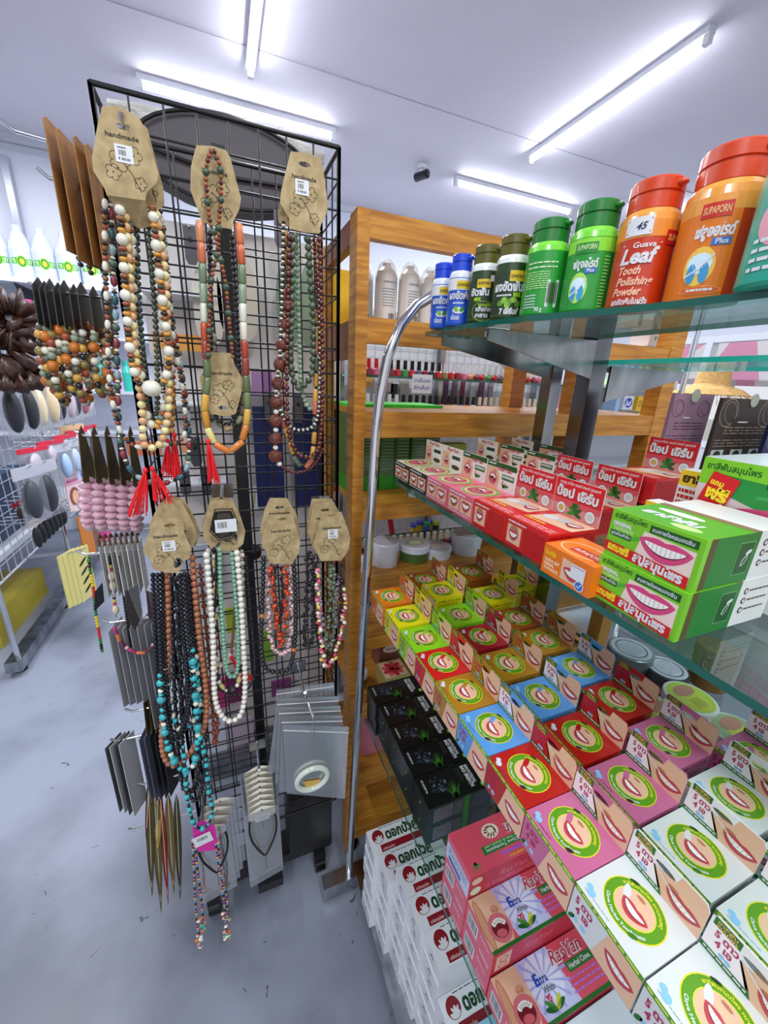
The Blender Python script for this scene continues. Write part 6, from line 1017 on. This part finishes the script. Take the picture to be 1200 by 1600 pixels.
for i, (px, py) in enumerate(((297, 375), (437, 350), (421, 630), (466, 632), (325, 630), (322, 745), (288, 745), (305, 700))):
    x, z = pz(px, py, 1.2); t = T('price_hook', 'grey price strip on a rack hook behind the stand, %s' % ('top left', 'top right', 'above the left blue folder', 'above the right blue folder', 'left of the folders', 'below left', 'lowest on the left', 'beside the red tassels')[i], 'tag', (x, 1.2, z), 0, 'grey hook tags'); m = MB(); m.slab([V((x + .014 * a, 1.2, z + b_)) for a, b_ in ((-1, .03), (1, .03), (1, -.04), (.6, -.052), (-.6, -.052), (-1, -.04))], (0, -1, 0), .002, K('#5c5a60', .3, .3)); m.tube([V((x, 1.29, z + .028)), V((x, 1.19, z + .026))], .002, CHROME, 6); m.de(flat((x, 1.1995, z), (1, 0, 0), (0, 0, 1)), 0, .0, .006, .006, K('#141416'), 1, 12); m.build('tag', t, world=True)
for i, (a, b_, c, d, col, l) in enumerate(((240, 525, 318, 545, '#e8a048', 'orange'), (200, 690, 250, 712, '#e87c48', 'coral'), (282, 690, 318, 708, '#e8a878', 'peach'), (318, 492, 345, 508, '#b8cce8', 'pale blue'), (395, 578, 410, 620, '#b088b8', 'lilac'), (412, 580, 424, 620, '#a070a8', 'purple'), (426, 580, 440, 620, '#c8a8c8', 'pale purple'), (370, 620, 385, 680, '#d8b8c0', 'blush'), (330, 1060, 355, 1110, '#b82c6c', 'magenta'), (357, 1055, 378, 1100, '#7c1c5c', 'plum'), (425, 1060, 455, 1090, '#8c3c7c', 'violet'), (408, 985, 425, 1035, '#88b83c', 'lime'), (355, 950, 370, 990, '#a8c83c', 'light green'), (300, 1120, 350, 1215, '#c8ccd8', 'silvery'), (355, 1120, 395, 1200, '#b8a8b8', 'pinkish grey'), (290, 850, 330, 930, '#b8bcc8', 'grey'), (380, 760, 402, 800, '#d8e4f0', 'bluish white'), (440, 900, 465, 960, '#c8c8c4', 'clear'))):
    wpack(a, b_, c, d, 1.235 + .006 * (i % 3), col, 'rack_packet', 'small %s packet on the rack behind the black wire grid' % l, 'packet', 'packets on the rack behind the stand')
t = T('gold_chain', 'pale gold bead chain hanging behind the wire grid', 'necklace', ony(375, 810, 1.2)); m = MB(); strand(m, pp([(368, 700), (370, 760), (380, 800), (392, 805), (398, 770)], 1.2), [('s', .005, k('#c8b080'))]); m.build('bead_strand', t, world=True)
# big dark folded hoop and clear bag on top of the rack
t = T('folded_hoop', 'dark grey fabric disc with black hoop lying on top behind the grid', 'folding hoop', (.12, 1.3, 1.765)); c = ony(360, 262, 1.24); m = MB(); m.ball(c, .17, K('#5c575c', .6), (1.25, .12, .62), 24, 12); m.build('fabric', t, world=True)
m = MB(); m.tube([c + V((.20 * math.cos(a), -.022, .09 * math.sin(a))) for a in [2 * PI * i / 36 for i in range(37)]], .004, BLACK, 6, False); m.tube([c + V((-.2, -.022, .0)), c + V((.0, -.026, -.03)), c + V((.2, -.022, -.02))], .004, BLACK, 6); m.build('hoop', t, world=True)
BAGW = noise_mat('crumpled_bag', [(.3, '#8c8880'), (.5, '#c8c6be'), (.7, '#e8e8e4')], 18, .25, (1, 1, 3), 5, .3, 1.0)
t = T('plastic_roll', 'crumpled pale plastic roll lying on top of the dark hoop', 'plastic bag', c + V((0, 0, .1))); m = MB(); P_ = [ony(170, 172, 1.3), ony(230, 190, 1.3), ony(310, 208, 1.3), ony(390, 222, 1.3), ony(460, 236, 1.3), ony(505, 248, 1.3)]; m.tube(P_, [.02, .03, .026, .032, .026, .015], BAGW, 14); m.build('bag', t, world=True)

# ================================================================ left side of the shop
t = T('bottle_shelf', 'long white wall shelf carrying a row of white bottles at the upper left', 'shelf unit', (-.9, 3.2, 0)); 
MB().box((-2.7, 3.75, 1.93), (-.378, 4.12, 1.96), K('#e0e4ee', .4)).build('shelf_board', t, world=True)
MB().box((-2.7, 3.75, 1.60), (-.378, 4.12, 1.62), K('#c8ccd8', .4)).build('shelf_board', t, world=True); MB().box((-2.7, 4.125, .0), (-.378, 4.145, 2.8), K('#dfe3f0', .5)).build('back_panel', t, world=True)
MB().box((-2.7, 3.75, 1.21), (-.378, 4.12, 1.23), K('#c8ccd8', .4)).build('shelf_board', t, world=True); MB().box((-2.7, 3.75, .895), (-.378, 4.12, .915), K('#c8ccd8', .4)).build('shelf_board', t, world=True)
for x in (-2.7, -1.28, -.42): MB().box((x, 4.06, 0), (x + .04, 4.12, 2.75), K('#b8bcc8', .3, .4)).build('upright', t, world=True)
for x in (-1.25,): MB().slab([(x, 3.76, 1.925), (x, 4.05, 1.925), (x, 4.05, 1.66)], (1, 0, 0), .006, BLACKM).build('bracket', t, world=True)
def white_bottle():
    t = T('white_bottle', '', 'bottle'); m = MB(); m.lathe([(0, 0), (.066, 0), (.070, .008), (.070, .183), (.065, .202), (.040, .271), (.028, .296), (.028, .33), (0, .333)], (0, 0, 0), K('#d4dcf2', .3), 28); m.build('body', t)
    l = MB(); F0 = cyl((0, 0, 0), .070, -PI / 2 + .2); F = lambda x, y, kk: F0(x * 1.05, y * 1.2, kk); l.dr(F, -.065, .075, .06, .105, K('#30b820', .4), 1, 10); l.de(F, 0, .088, .026, .03, K('#b8e038', .4), 2, 20, rings=3); l.de(F, 0, .088, .022, .026, K('#2c9c28', .4), 3, 20, rings=3); l.de(F, 0, .088, .013, .016, K('#d8c838', .4), 4, 14, rings=2)
    l.txt(F, 'TR', -.056, .08, .02, K('#dff0c0'), 2, fit=.026, bold=.05); l.txt(F, 'ST', .03, .08, .02, K('#dff0c0'), 2, fit=.026, bold=.05); l.build('label', t); return t
for i, px in enumerate((-25, 5, 41, 75, 110, 146, 178)):
    v = ony(px, 430, 3.87); place('wbot', white_bottle, (v.x, 3.87, 1.9605), 0, 'white plastic bottle with green band on the upper left shelf, %s' % ORD[i], 'white bottles with green bands')
def small_shampoo(body, cap):
    def mk():
        t = T('shampoo_bottle', '', 'bottle'); m = MB(); m.lathe([(0, 0), (.055, 0), (.06, .01), (.06, .12), (.05, .165), (.035, .18)], (0, 0, 0), K(body, .3), 18); F = cyl((0, 0, 0), .06, -PI / 2); m.dr(F, -.03, .03, .03, .08, K(cap, .4), 1, 5); m.dr(F, -.045, .1, .045, .125, K('#e8a050'), 1, 5); m.build('body', t); MB().lathe([(0, .18), (.034, .18), (.034, .212), (0, .213)], (0, 0, 0), K(cap, .3), 16).build('cap', t); return t
    return mk
for i, (px, bd, cp, l) in enumerate(((2, '#dfe8f0', '#40b8d0', 'leftmost small white bottle with turquoise cap'), (12, '#e8c890', '#40b8d0', 'second small bottle with turquoise cap'), (30, '#e0e8f4', '#40b8d0', 'third white bottle with turquoise label'), (47, '#e890b8', '#e04c90', 'pink packet-like bottle with magenta cap'))):
    v = ony(px, 485, 3.85); place('shamp' + bd, small_shampoo(bd, cp), (v.x, 3.82 + .13 * (i == 1), 1.6205), 0, l + ' on the shelf below the white row', None)
for i, (px, c, cn) in enumerate(((166, '#30a890', 'teal'), (178, '#9088c8', 'violet'), (192, '#c8a8d0', 'lilac'), (60, '#c8d0e8', 'pale blue'), (205, '#30b0a0', 'sea green'), (150, '#d8d8e8', 'white'))):
    v = ony(px, 628, 3.85); t = T('detergent_bottle', '%s bottle on the low back shelf behind the bead bunches' % cn, 'bottle', (v.x, 3.85, 1.2305), 0, 'bottles on the low back shelf'); MB().lathe([(0, 0), (.038, 0), (.04, .14), (.02, .19), (.02, .23), (0, .23)], (0, 0, 0), K(c, .3), 16).build('body', t)
# chrome framed grid fixture along the aisle
t = RACK = T('aisle_rack', 'white wire grid rack on a chrome frame along the left aisle', 'display stand', (-1.05, 2.8, 0))
WW = K('#c8ccd4', .3, .3)
m = grid_panel((-1.0, 2.07, 0), (0, 1, 0), 23, .07, .45, 1.62, 17, WW, .0022, .006); m.build('wire_panel', t, world=True)
for y in (2.06, 2.9, 3.66): MB().tube([(-.99 + .0, y, .04), (-1.0, y, 1.64)], .011, CHROME, 10).build('post', t, world=True)
MB().box((-1.03, 2.02, .03), (-.97, 3.7, .085), STEEL).build('foot_rail', t, world=True)
for y in (2.08, 2.66, 2.9, 3.7): MB().lathe([(0, 0), (.024, 0), (.024, .02), (.012, .029), (0, .029)], (-1.0, y, 0), BLACK, 12).build('foot', t, world=True)
MB().box((-1.9, 2.15, .50), (-1.04, 3.6, .53), K('#d8dce6', .4)).build('shelf_board', t, world=True)
tag(MB().box((-1.8, 2.3, .535), (-1.1, 2.9, .85), K('#1c3c5c', .5)).build('blue_crate'), 'dark blue crate on the white shelf behind the aisle rack', 'crate')
tag(MB().box((-1.9, 2.3, .001), (-1.15, 2.9, .18), K('#b8a838', .5)).build('yellow_carton'), 'yellow carton on the floor under the left shelf', 'carton')
def rod(y, z, X):
    MB().tube([V((-1.0, y, z)), V((X + .03, y, z + .004)), V((X + .045, y, z + .014))], .003, CHROME, 6).build('hook_rod', RACK, world=True)
def bag_pack(y, z, X, w_, h, head, fill, label, name='hanging_bag', group=None, blob=True, film=True):
    t = T(name, label, 'packet', (X, y, z - h), 0, group); rod(y, z - .012, X)
    G = flat((X, y - w_ / 2, z - h), (.35, 1, 0), (0, 0, 1)); q = [(0, 0), (w_, 0), (w_, h), (0, h)]
    m = MB(); nn = V((1, -.35, 0)).normalized()
    P_ = [G(a, b_, 0) for a, b_ in ((0, h * .8), (w_, h * .8), (w_, h), (0, h))]; m.slab(P_, nn, .004, K(head, .4)); m.build('header', t, world=True)
    if blob: m = MB(); c = G(w_ * .5, h * .42, 0); m.ball(c, h * .34, fill if not isinstance(fill, str) else K(fill, .5), (.35, w_ / h * .9, 1), 14, 10); m.build('contents', t, world=True)
    if film: m = MB(); m.slab([G(a, b_, 30) for a, b_ in ((0, 0), (w_, 0), (w_, h * .8), (0, h * .8))], nn, .002, BAGT); m.build('film', t, world=True)
fills = ['#2c2c34', '#2c2c30', '#e0d0a8', '#dcc8a0', '#1c2030', '#c8b8c0', '#303038', '#b86878', '#d8c8d0']
fn = ['black', 'charcoal', 'cream', 'beige', 'navy', 'pale pink', 'dark grey', 'rose', 'blush']
for i in range(9): bag_pack(2.22 + .135 * i, 1.36 + .0 * i, -.86 + .01 * (i % 2), .12, .27, '#e01c44', fills[i], 'red topped bag with %s contents hanging along the left aisle' % fn[i], 'hanging_bag', 'red topped bags')
for i in range(5): bag_pack(2.35 + .22 * i, 1.03, -.88, .18, .12, '#d81c3c', '#c8bcc8', 'low red topped bag on the aisle rack, %s from the camera' % ('nearest', 'second', 'third', 'fourth', 'farthest')[i], 'hanging_bag', 'low red topped bags')
for i, (y, z, w_, h, c) in enumerate(((2.14, .98, .15, .26, '#3c4048'), (2.30, .97, .17, .27, '#2c2c34'), (2.62, 1.0, .12, .20, '#a8c4e8'), (2.78, 1.0, .12, .20, '#b8cce8'))):
    bag_pack(y, z, -.84, w_, h, '#b8bac4', c, ('clear bag with dark round item, left', 'glossy clear bag with black hair bun, in front', 'small clear pack with a pale blue egg shape', 'small clear pack with pale blue oval, right')[i] + ', on the aisle rack', 'hanging_bag')
for i in range(7): bag_pack(2.18 + .055 * i, .72, -.86, .05 + .02 * (i == 6), .15, '#d8c0a8', '#18181c', 'black hair accessory under a pale pink card top, %s of seven' % ORD[i], 'hair_card', 'black hair accessories on cards', film=False)
for i in range(5): bag_pack(2.25 + .075 * i, .79, -.93, .06, .10, '#a01828', '#30161c', 'dark red header pack behind the hair cards, %s' % ORD[i], 'hair_card', 'dark red header packs', film=False)
def flat_pack(y, z, X, w_, h, col, label, name, group=None, art=None):
    t = T(name, label, 'packet', (X, y, z - h), 0, group); rod(y, z - .012, X); G = flat((X, y - w_ / 2, z - h), (.35, 1, 0), (0, 0, 1)); nn = V((1, -.35, 0)).normalized(); F = lambda a, b_, k_: G(a, b_, 0) + nn * (k_ * .0004 + .0)
    m = MB().slab([G(a, b_, 0) for a, b_ in ((0, 0), (w_, 0), (w_, h), (0, h))], nn, .006, K(col, .4))
    if art: art(m, F, w_, h)
    m.build('card', t, world=True)
def lady(m, F, w, h): m.dr(F, .0, h * .62, w, h, K('#d898b0'), 1); m.lines(F, w * .1, h * .66, w * .9, h * .9, 2, K('#a03868'), 2, .7); m.de(F, w * .5, h * .33, w * .38, h * .24, K('#8c4838'), 2, 16); m.de(F, w * .55, h * .32, w * .24, h * .17, K('#e8b090'), 3, 16); m.de(F, w * .55, h * .06, w * .4, h * .1, K('#e8d0c8'), 2, 14)
def blueart(m, F, w, h): m.dr(F, 0, h * .75, w, h, K('#5c1c6c'), 1); m.line(F, [(w * .3, h * .7), (w * .45, h * .2)], w * .12, K('#2c5cc8'), 2); m.line(F, [(w * .6, h * .7), (w * .5, h * .4)], w * .1, K('#2c5cc8'), 2); m.dr(F, 0, 0, w, h * .15, K('#7c3c8c'), 1)
flat_pack(2.72, .84, -.86, .11, .24, '#e8c8c8', 'pink hair product card with a woman portrait on the aisle rack', 'portrait_card', None, lady)
flat_pack(2.95, .92, -.87, .12, .24, '#b8c8e8', 'purple and blue product card behind the portrait card', 'product_card', None, blueart)
flat_pack(3.15, .97, -.85, .10, .24, '#3c3c40', 'long black brush in a clear sleeve at the rack end', 'brush_pack')
flat_pack(3.0, 1.06, -.9, .2, .06, '#e0b888', 'peach coloured card strip above the brush pack', 'card_strip')
def clips(m, F, w, h):
    for i in range(4): m.de(F, w * .5, h * (.2 + .18 * i), w * .3, h * .03, K('#2c2018'), 2, 10, ang=.5); m.de(F, w * .8, h * (.25 + .15 * i), w * .05, h * .04, K('#705c30'), 2, 6)
for i in range(4): flat_pack(2.36 + .028 * i, .475 - .006 * i, -.84 + .012 * i, .12, .30, '#d8cc7c', 'yellow hair clip card at the far left, %s of four' % ORD[i], 'clip_card', 'yellow hair clip cards', clips)
t_ = [('#c87828', 'orange tortoise comb'), ('#7c5c4c', 'brown clear pack'), ('#c8307c', 'magenta pack'), ('#e05c94', 'pink pack'), ('#e8c8a8', 'cream pack'), ('#e8dcc0', 'ivory pack')]
for i, (c, l) in enumerate(t_): flat_pack(2.72 + .09 * i, .56 + .022 * (i % 3), -.84 + .01 * i, .10, .27, c, l + ' in the low row at the end of the aisle rack', 'comb_pack', 'low row of comb packs')
# brown ribbons and white flowers at the far left edge
t = T('hair_scrunchie', 'big dark brown ruffled scrunchie at the far left edge', 'scrunchie', ony(25, 575, 2.1)); m = MB(); rod(2.1, ony(18, 480, 2.1).z, -.80)

def ruffle(m, c, R0, r0, mat, waves, ax):
    q = V(ax).normalized().to_track_quat('Z', 'X').to_matrix(); nu, nv = 72, 8; vs = []
    for i in range(nu):
        a = 2 * PI * i / nu; wv = .35 * math.sin(waves * a) + .2 * math.sin(waves * 2.3 * a + 1)
        for j in range(nv): b_ = 2 * PI * j / nv; rr = r0 * (1 + wv * (1 if math.cos(b_) > 0 else .2)); vs.append(c + q @ V(((R0 + rr * math.cos(b_)) * math.cos(a), (R0 + rr * math.cos(b_)) * math.sin(a), rr * math.sin(b_) * .7 + r0 * .5 * wv)))
    m.add(vs, [(i * nv + j, i * nv + (j + 1) % nv, (i + 1) % nu * nv + (j + 1) % nv, (i + 1) % nu * nv + j) for i in range(nu) for j in range(nv)], mat, True)
SATIN = noise_mat('brown_satin', [(.35, '#24120c'), (.6, '#442618'), (.75, '#6a3c28')], 30, .4, (1, 1, 1), 3, .3, .8)
for (px, py, R0, r0, wv, ax) in ((18, 505, .075, .045, 13, (.3, -1, .2)), (12, 545, .082, .05, 11, (-.3, -1, .5)), (22, 580, .095, .04, 15, (.1, -.6, 1))): ruffle(m, ony(px, py, 2.1), R0, r0, SATIN, wv, ax)
m.build('fabric', t, world=True)
t = T('hair_scrunchie', 'small white ruffled scrunchie above the brown one at the left edge', 'scrunchie', ony(12, 490, 2.15)); m = MB()
for i in range(6): v = ony(RND.uniform(-4, 22), RND.uniform(478, 500), 2.15 + RND.uniform(-.02, .02)); m.ball(v, .029, K('#d8d0d4', .6), (1, .7, .7), 8, 6)
m.build('fabric', t, world=True)
tag(MB().slab([ony(46, 530, 2.05), ony(66, 548, 2.05), ony(66, 568, 2.05), ony(40, 552, 2.05)], (0, -1, 0), .002, K('#c8ccd4', .5)).build('barcode_tag'), 'grey barcode tag beside the brown scrunchie', 'tag')

# ================================================================ far right: boxes, straw hat, window view
t = T('back_rack', 'pale rack with colourful boxes beyond the right half of the pine unit', 'shelf unit', (1.9, 1.75, 0))
MB().box((1.36, 1.80, 0), (2.75, 1.83, 1.52), K('#d8dce4', .6)).build('back_panel', t, world=True)
for z in (1.43, 1.20, 1.0): MB().box((1.34, 1.58, z - .012), (2.75, 1.80, z), K('#c8d0d8', .3)).build('shelf_board', t, world=True)
def zilk(m, F, w, h): m.dr(F, 0, h * .7, w, h, K('#9060c0'), 1); m.de(F, w * .5, h * .7, w * .5, h * .14, WHITE, 2, 14); m.txt(F, 'Zilk', w * .3, h * .25, h * .25, K('#2c5c38'), 3, fit=w * .5, shear=.2)
def dots(c1, c2):
    def f(m, F, w, h):
        rn = random.Random(int(w * 1e5)); 
        for i in range(12): m.de(F, w * rn.uniform(.1, .9), h * rn.uniform(.08, .92), w * .07, w * .09, K(c1 if i % 2 else c2), 1, 8)
    return f
def juu(m, F, w, h): m.de(F, w * .5, h * .5, w * .4, h * .36, K('#2848b8'), 1, 14); m.txt(F, 'Jul', w * .2, h * .32, h * .36, WHITE, 2, fit=w * .6, bold=.05, shear=.2)
def glasses(m, F, w, h): m.de(F, w * .3, h * .5, w * .18, h * .22, K('#8c4c20'), 1, 12, .7); m.de(F, w * .7, h * .5, w * .18, h * .22, K('#8c4c20'), 1, 12, .7)
def tsign(m, F, w, h): m.de(F, w * .25, h * .75, w * .16, h * .15, K('#d83c3c'), 1, 12); m.txt(F, '3', w * .18, h * .66, h * .2, K('#f0e040'), 2)
for a, b_, c, d, col, l, art in ((822, 563, 838, 598, '#e8a8c0', 'pink pack with red badge, left one', tsign), (840, 564, 857, 598, '#e8b0c4', 'pink pack with red badge, right one', tsign), (828, 628, 845, 656, '#e4e4ee', 'small white and violet Zilk box', zilk), (806, 626, 822, 656, '#8c50b8', 'purple box left of the Zilk one', None), (816, 600, 840, 624, '#d878a0', 'row of pink bottles box', dots('#f0c0d0', '#a83c68')), (800, 600, 814, 622, '#c8c8e0', 'pale lilac box', None),
        (893, 618, 915, 656, '#ece4e4', 'white box with pink flamingos', dots('#e86c90', '#58a868')), (874, 618, 890, 656, '#e8a8c0', 'pink patterned box by the post', dots('#f0f0f0', '#d05080')), (955, 592, 974, 612, '#b8dca0', 'pale green pack', None), (976, 592, 994, 612, '#a8d8c8', 'mint pack', None), (996, 590, 1012, 612, '#e8d458', 'yellow pack', None), (972, 619, 992, 640, '#e4e8f4', 'blue and white detergent pack, upper', juu), (993, 620, 1012, 642, '#f0c830', 'yellow pack with sunglasses picture, upper', glasses), (972, 645, 992, 662, '#e4e8f4', 'blue and white detergent pack, lower', juu), (993, 645, 1012, 664, '#f0c830', 'yellow pack with sunglasses picture, lower', glasses), (956, 622, 970, 660, '#a8c8ec', 'light blue box beside the detergent', None), (862, 566, 874, 600, '#c8c0d8', 'grey lilac pack', None), ):
    wpack(a, b_, c, d, 1.60, col, 'goods_box', l + ' on the back rack at the right', 'box', None, art, .08)
for a, b_, c, d, l in ((1012, 486, 1052, 540, 'right'), (996, 482, 1008, 510, 'left')): wpack(a, b_, c, d, .86, '#ece6ea', 'tissue_box', 'white box with pink and green flowers seen through the top glass, %s one' % l, 'box', None, dots('#e070a0', '#60b058'), .06)
# straw hat on a pole
STRAW = noise_mat('straw', [(.3, '#b88c4c'), (.6, '#d8b070'), (.8, '#e8c88c')], 60, .8, (1, 1, 4), 4, .3)
hc = ony(1112, 600, 1.35); t = T('straw_hat', 'straw hat with frayed brim on a pole by the window', 'hat', hc); m = MB(); m.lathe([(0, .10), (.05, .10), (.065, .09), (.075, .0), (.085, -.01), (.13, -.025), (.165, -.05), (.16, -.053), (.12, -.03), (.08, -.016)], hc, STRAW, 28); m.build('crown', t, world=True)
m = MB()
for i in range(60): a = i * 2 * PI / 60 + RND.uniform(-.04, .04); c, s = math.cos(a), math.sin(a); r_ = RND.uniform(.175, .215); m.tube([hc + V((.15 * c, .15 * s, -.045)), hc + V((r_ * c, r_ * s, -.06 - RND.uniform(0, .04)))], .0013, STRAW, 4, False)
m.build('fringe', t, world=True)
t = T('hat_pole', 'chrome pole carrying the straw hat', 'pole', (hc.x, hc.y, 0)); MB().tube([V((hc.x, hc.y, .02)), V((hc.x, hc.y, hc.z + .095))], .011, CHROME, 10).lathe([(0, 0), (.15, 0), (.15, .015), (.02, .02)], (hc.x, hc.y, 0), STEEL, 20).build('pole', t, world=True)
pv = ony(1068, 600, 1.3); t = T('steel_pole', 'plain chrome pole standing left of the straw hat', 'pole', (pv.x, 1.3, 0)); MB().tube([(pv.x, 1.3, 0.0), (pv.x, 1.3, 2.2)], .012, CHROME, 10).build('pole', t, world=True)
# outside the window
t = T('beach_parasol', 'pink and white striped parasol outside the window', 'parasol', (7.2, 3.9, 0)); m = MB(); ap = V((7.2, 3.9, 2.6))
for i in range(20):
    a0, a1 = 2 * PI * i / 20, 2 * PI * (i + 1) / 20; e0 = V((7.2 + 1.7 * math.cos(a0), 3.9 + 1.7 * math.sin(a0), 1.6)); e1 = V((7.2 + 1.7 * math.cos(a1), 3.9 + 1.7 * math.sin(a1), 1.6)); m.slab([ap, e0, e1], (0, 0, 1), .01, K('#f09cc0' if i % 2 else '#f4f0f2', .7))
m.build('canopy', t, world=True); MB().tube([(7.2, 3.9, 0), (7.2, 3.9, 2.58)], .03, WHITE, 10).build('pole', t, world=True)
for i, (x, y, z0, z1, w_, c, l) in enumerate(((6.4, 5.2, 0, 1.25, 1.3, '#3c70c8', 'blue canvas stall front outside the window'), (5.6, 2.5, 0, 1.2, .9, '#38b8b8', 'turquoise stall front outside the window'), (5.2, 3.4, 0, 1.05, .5, '#e89060', 'orange crate stack outside the window'), (6.5, 1.5, .0, 1.6, .7, '#4c8cc8', 'blue panel outside at the right'))): tag(MB().box((x, y - w_ / 2, z0), (x + .3, y + w_ / 2, z1), K(c, .6)).build('market_stall'), l, 'stall')
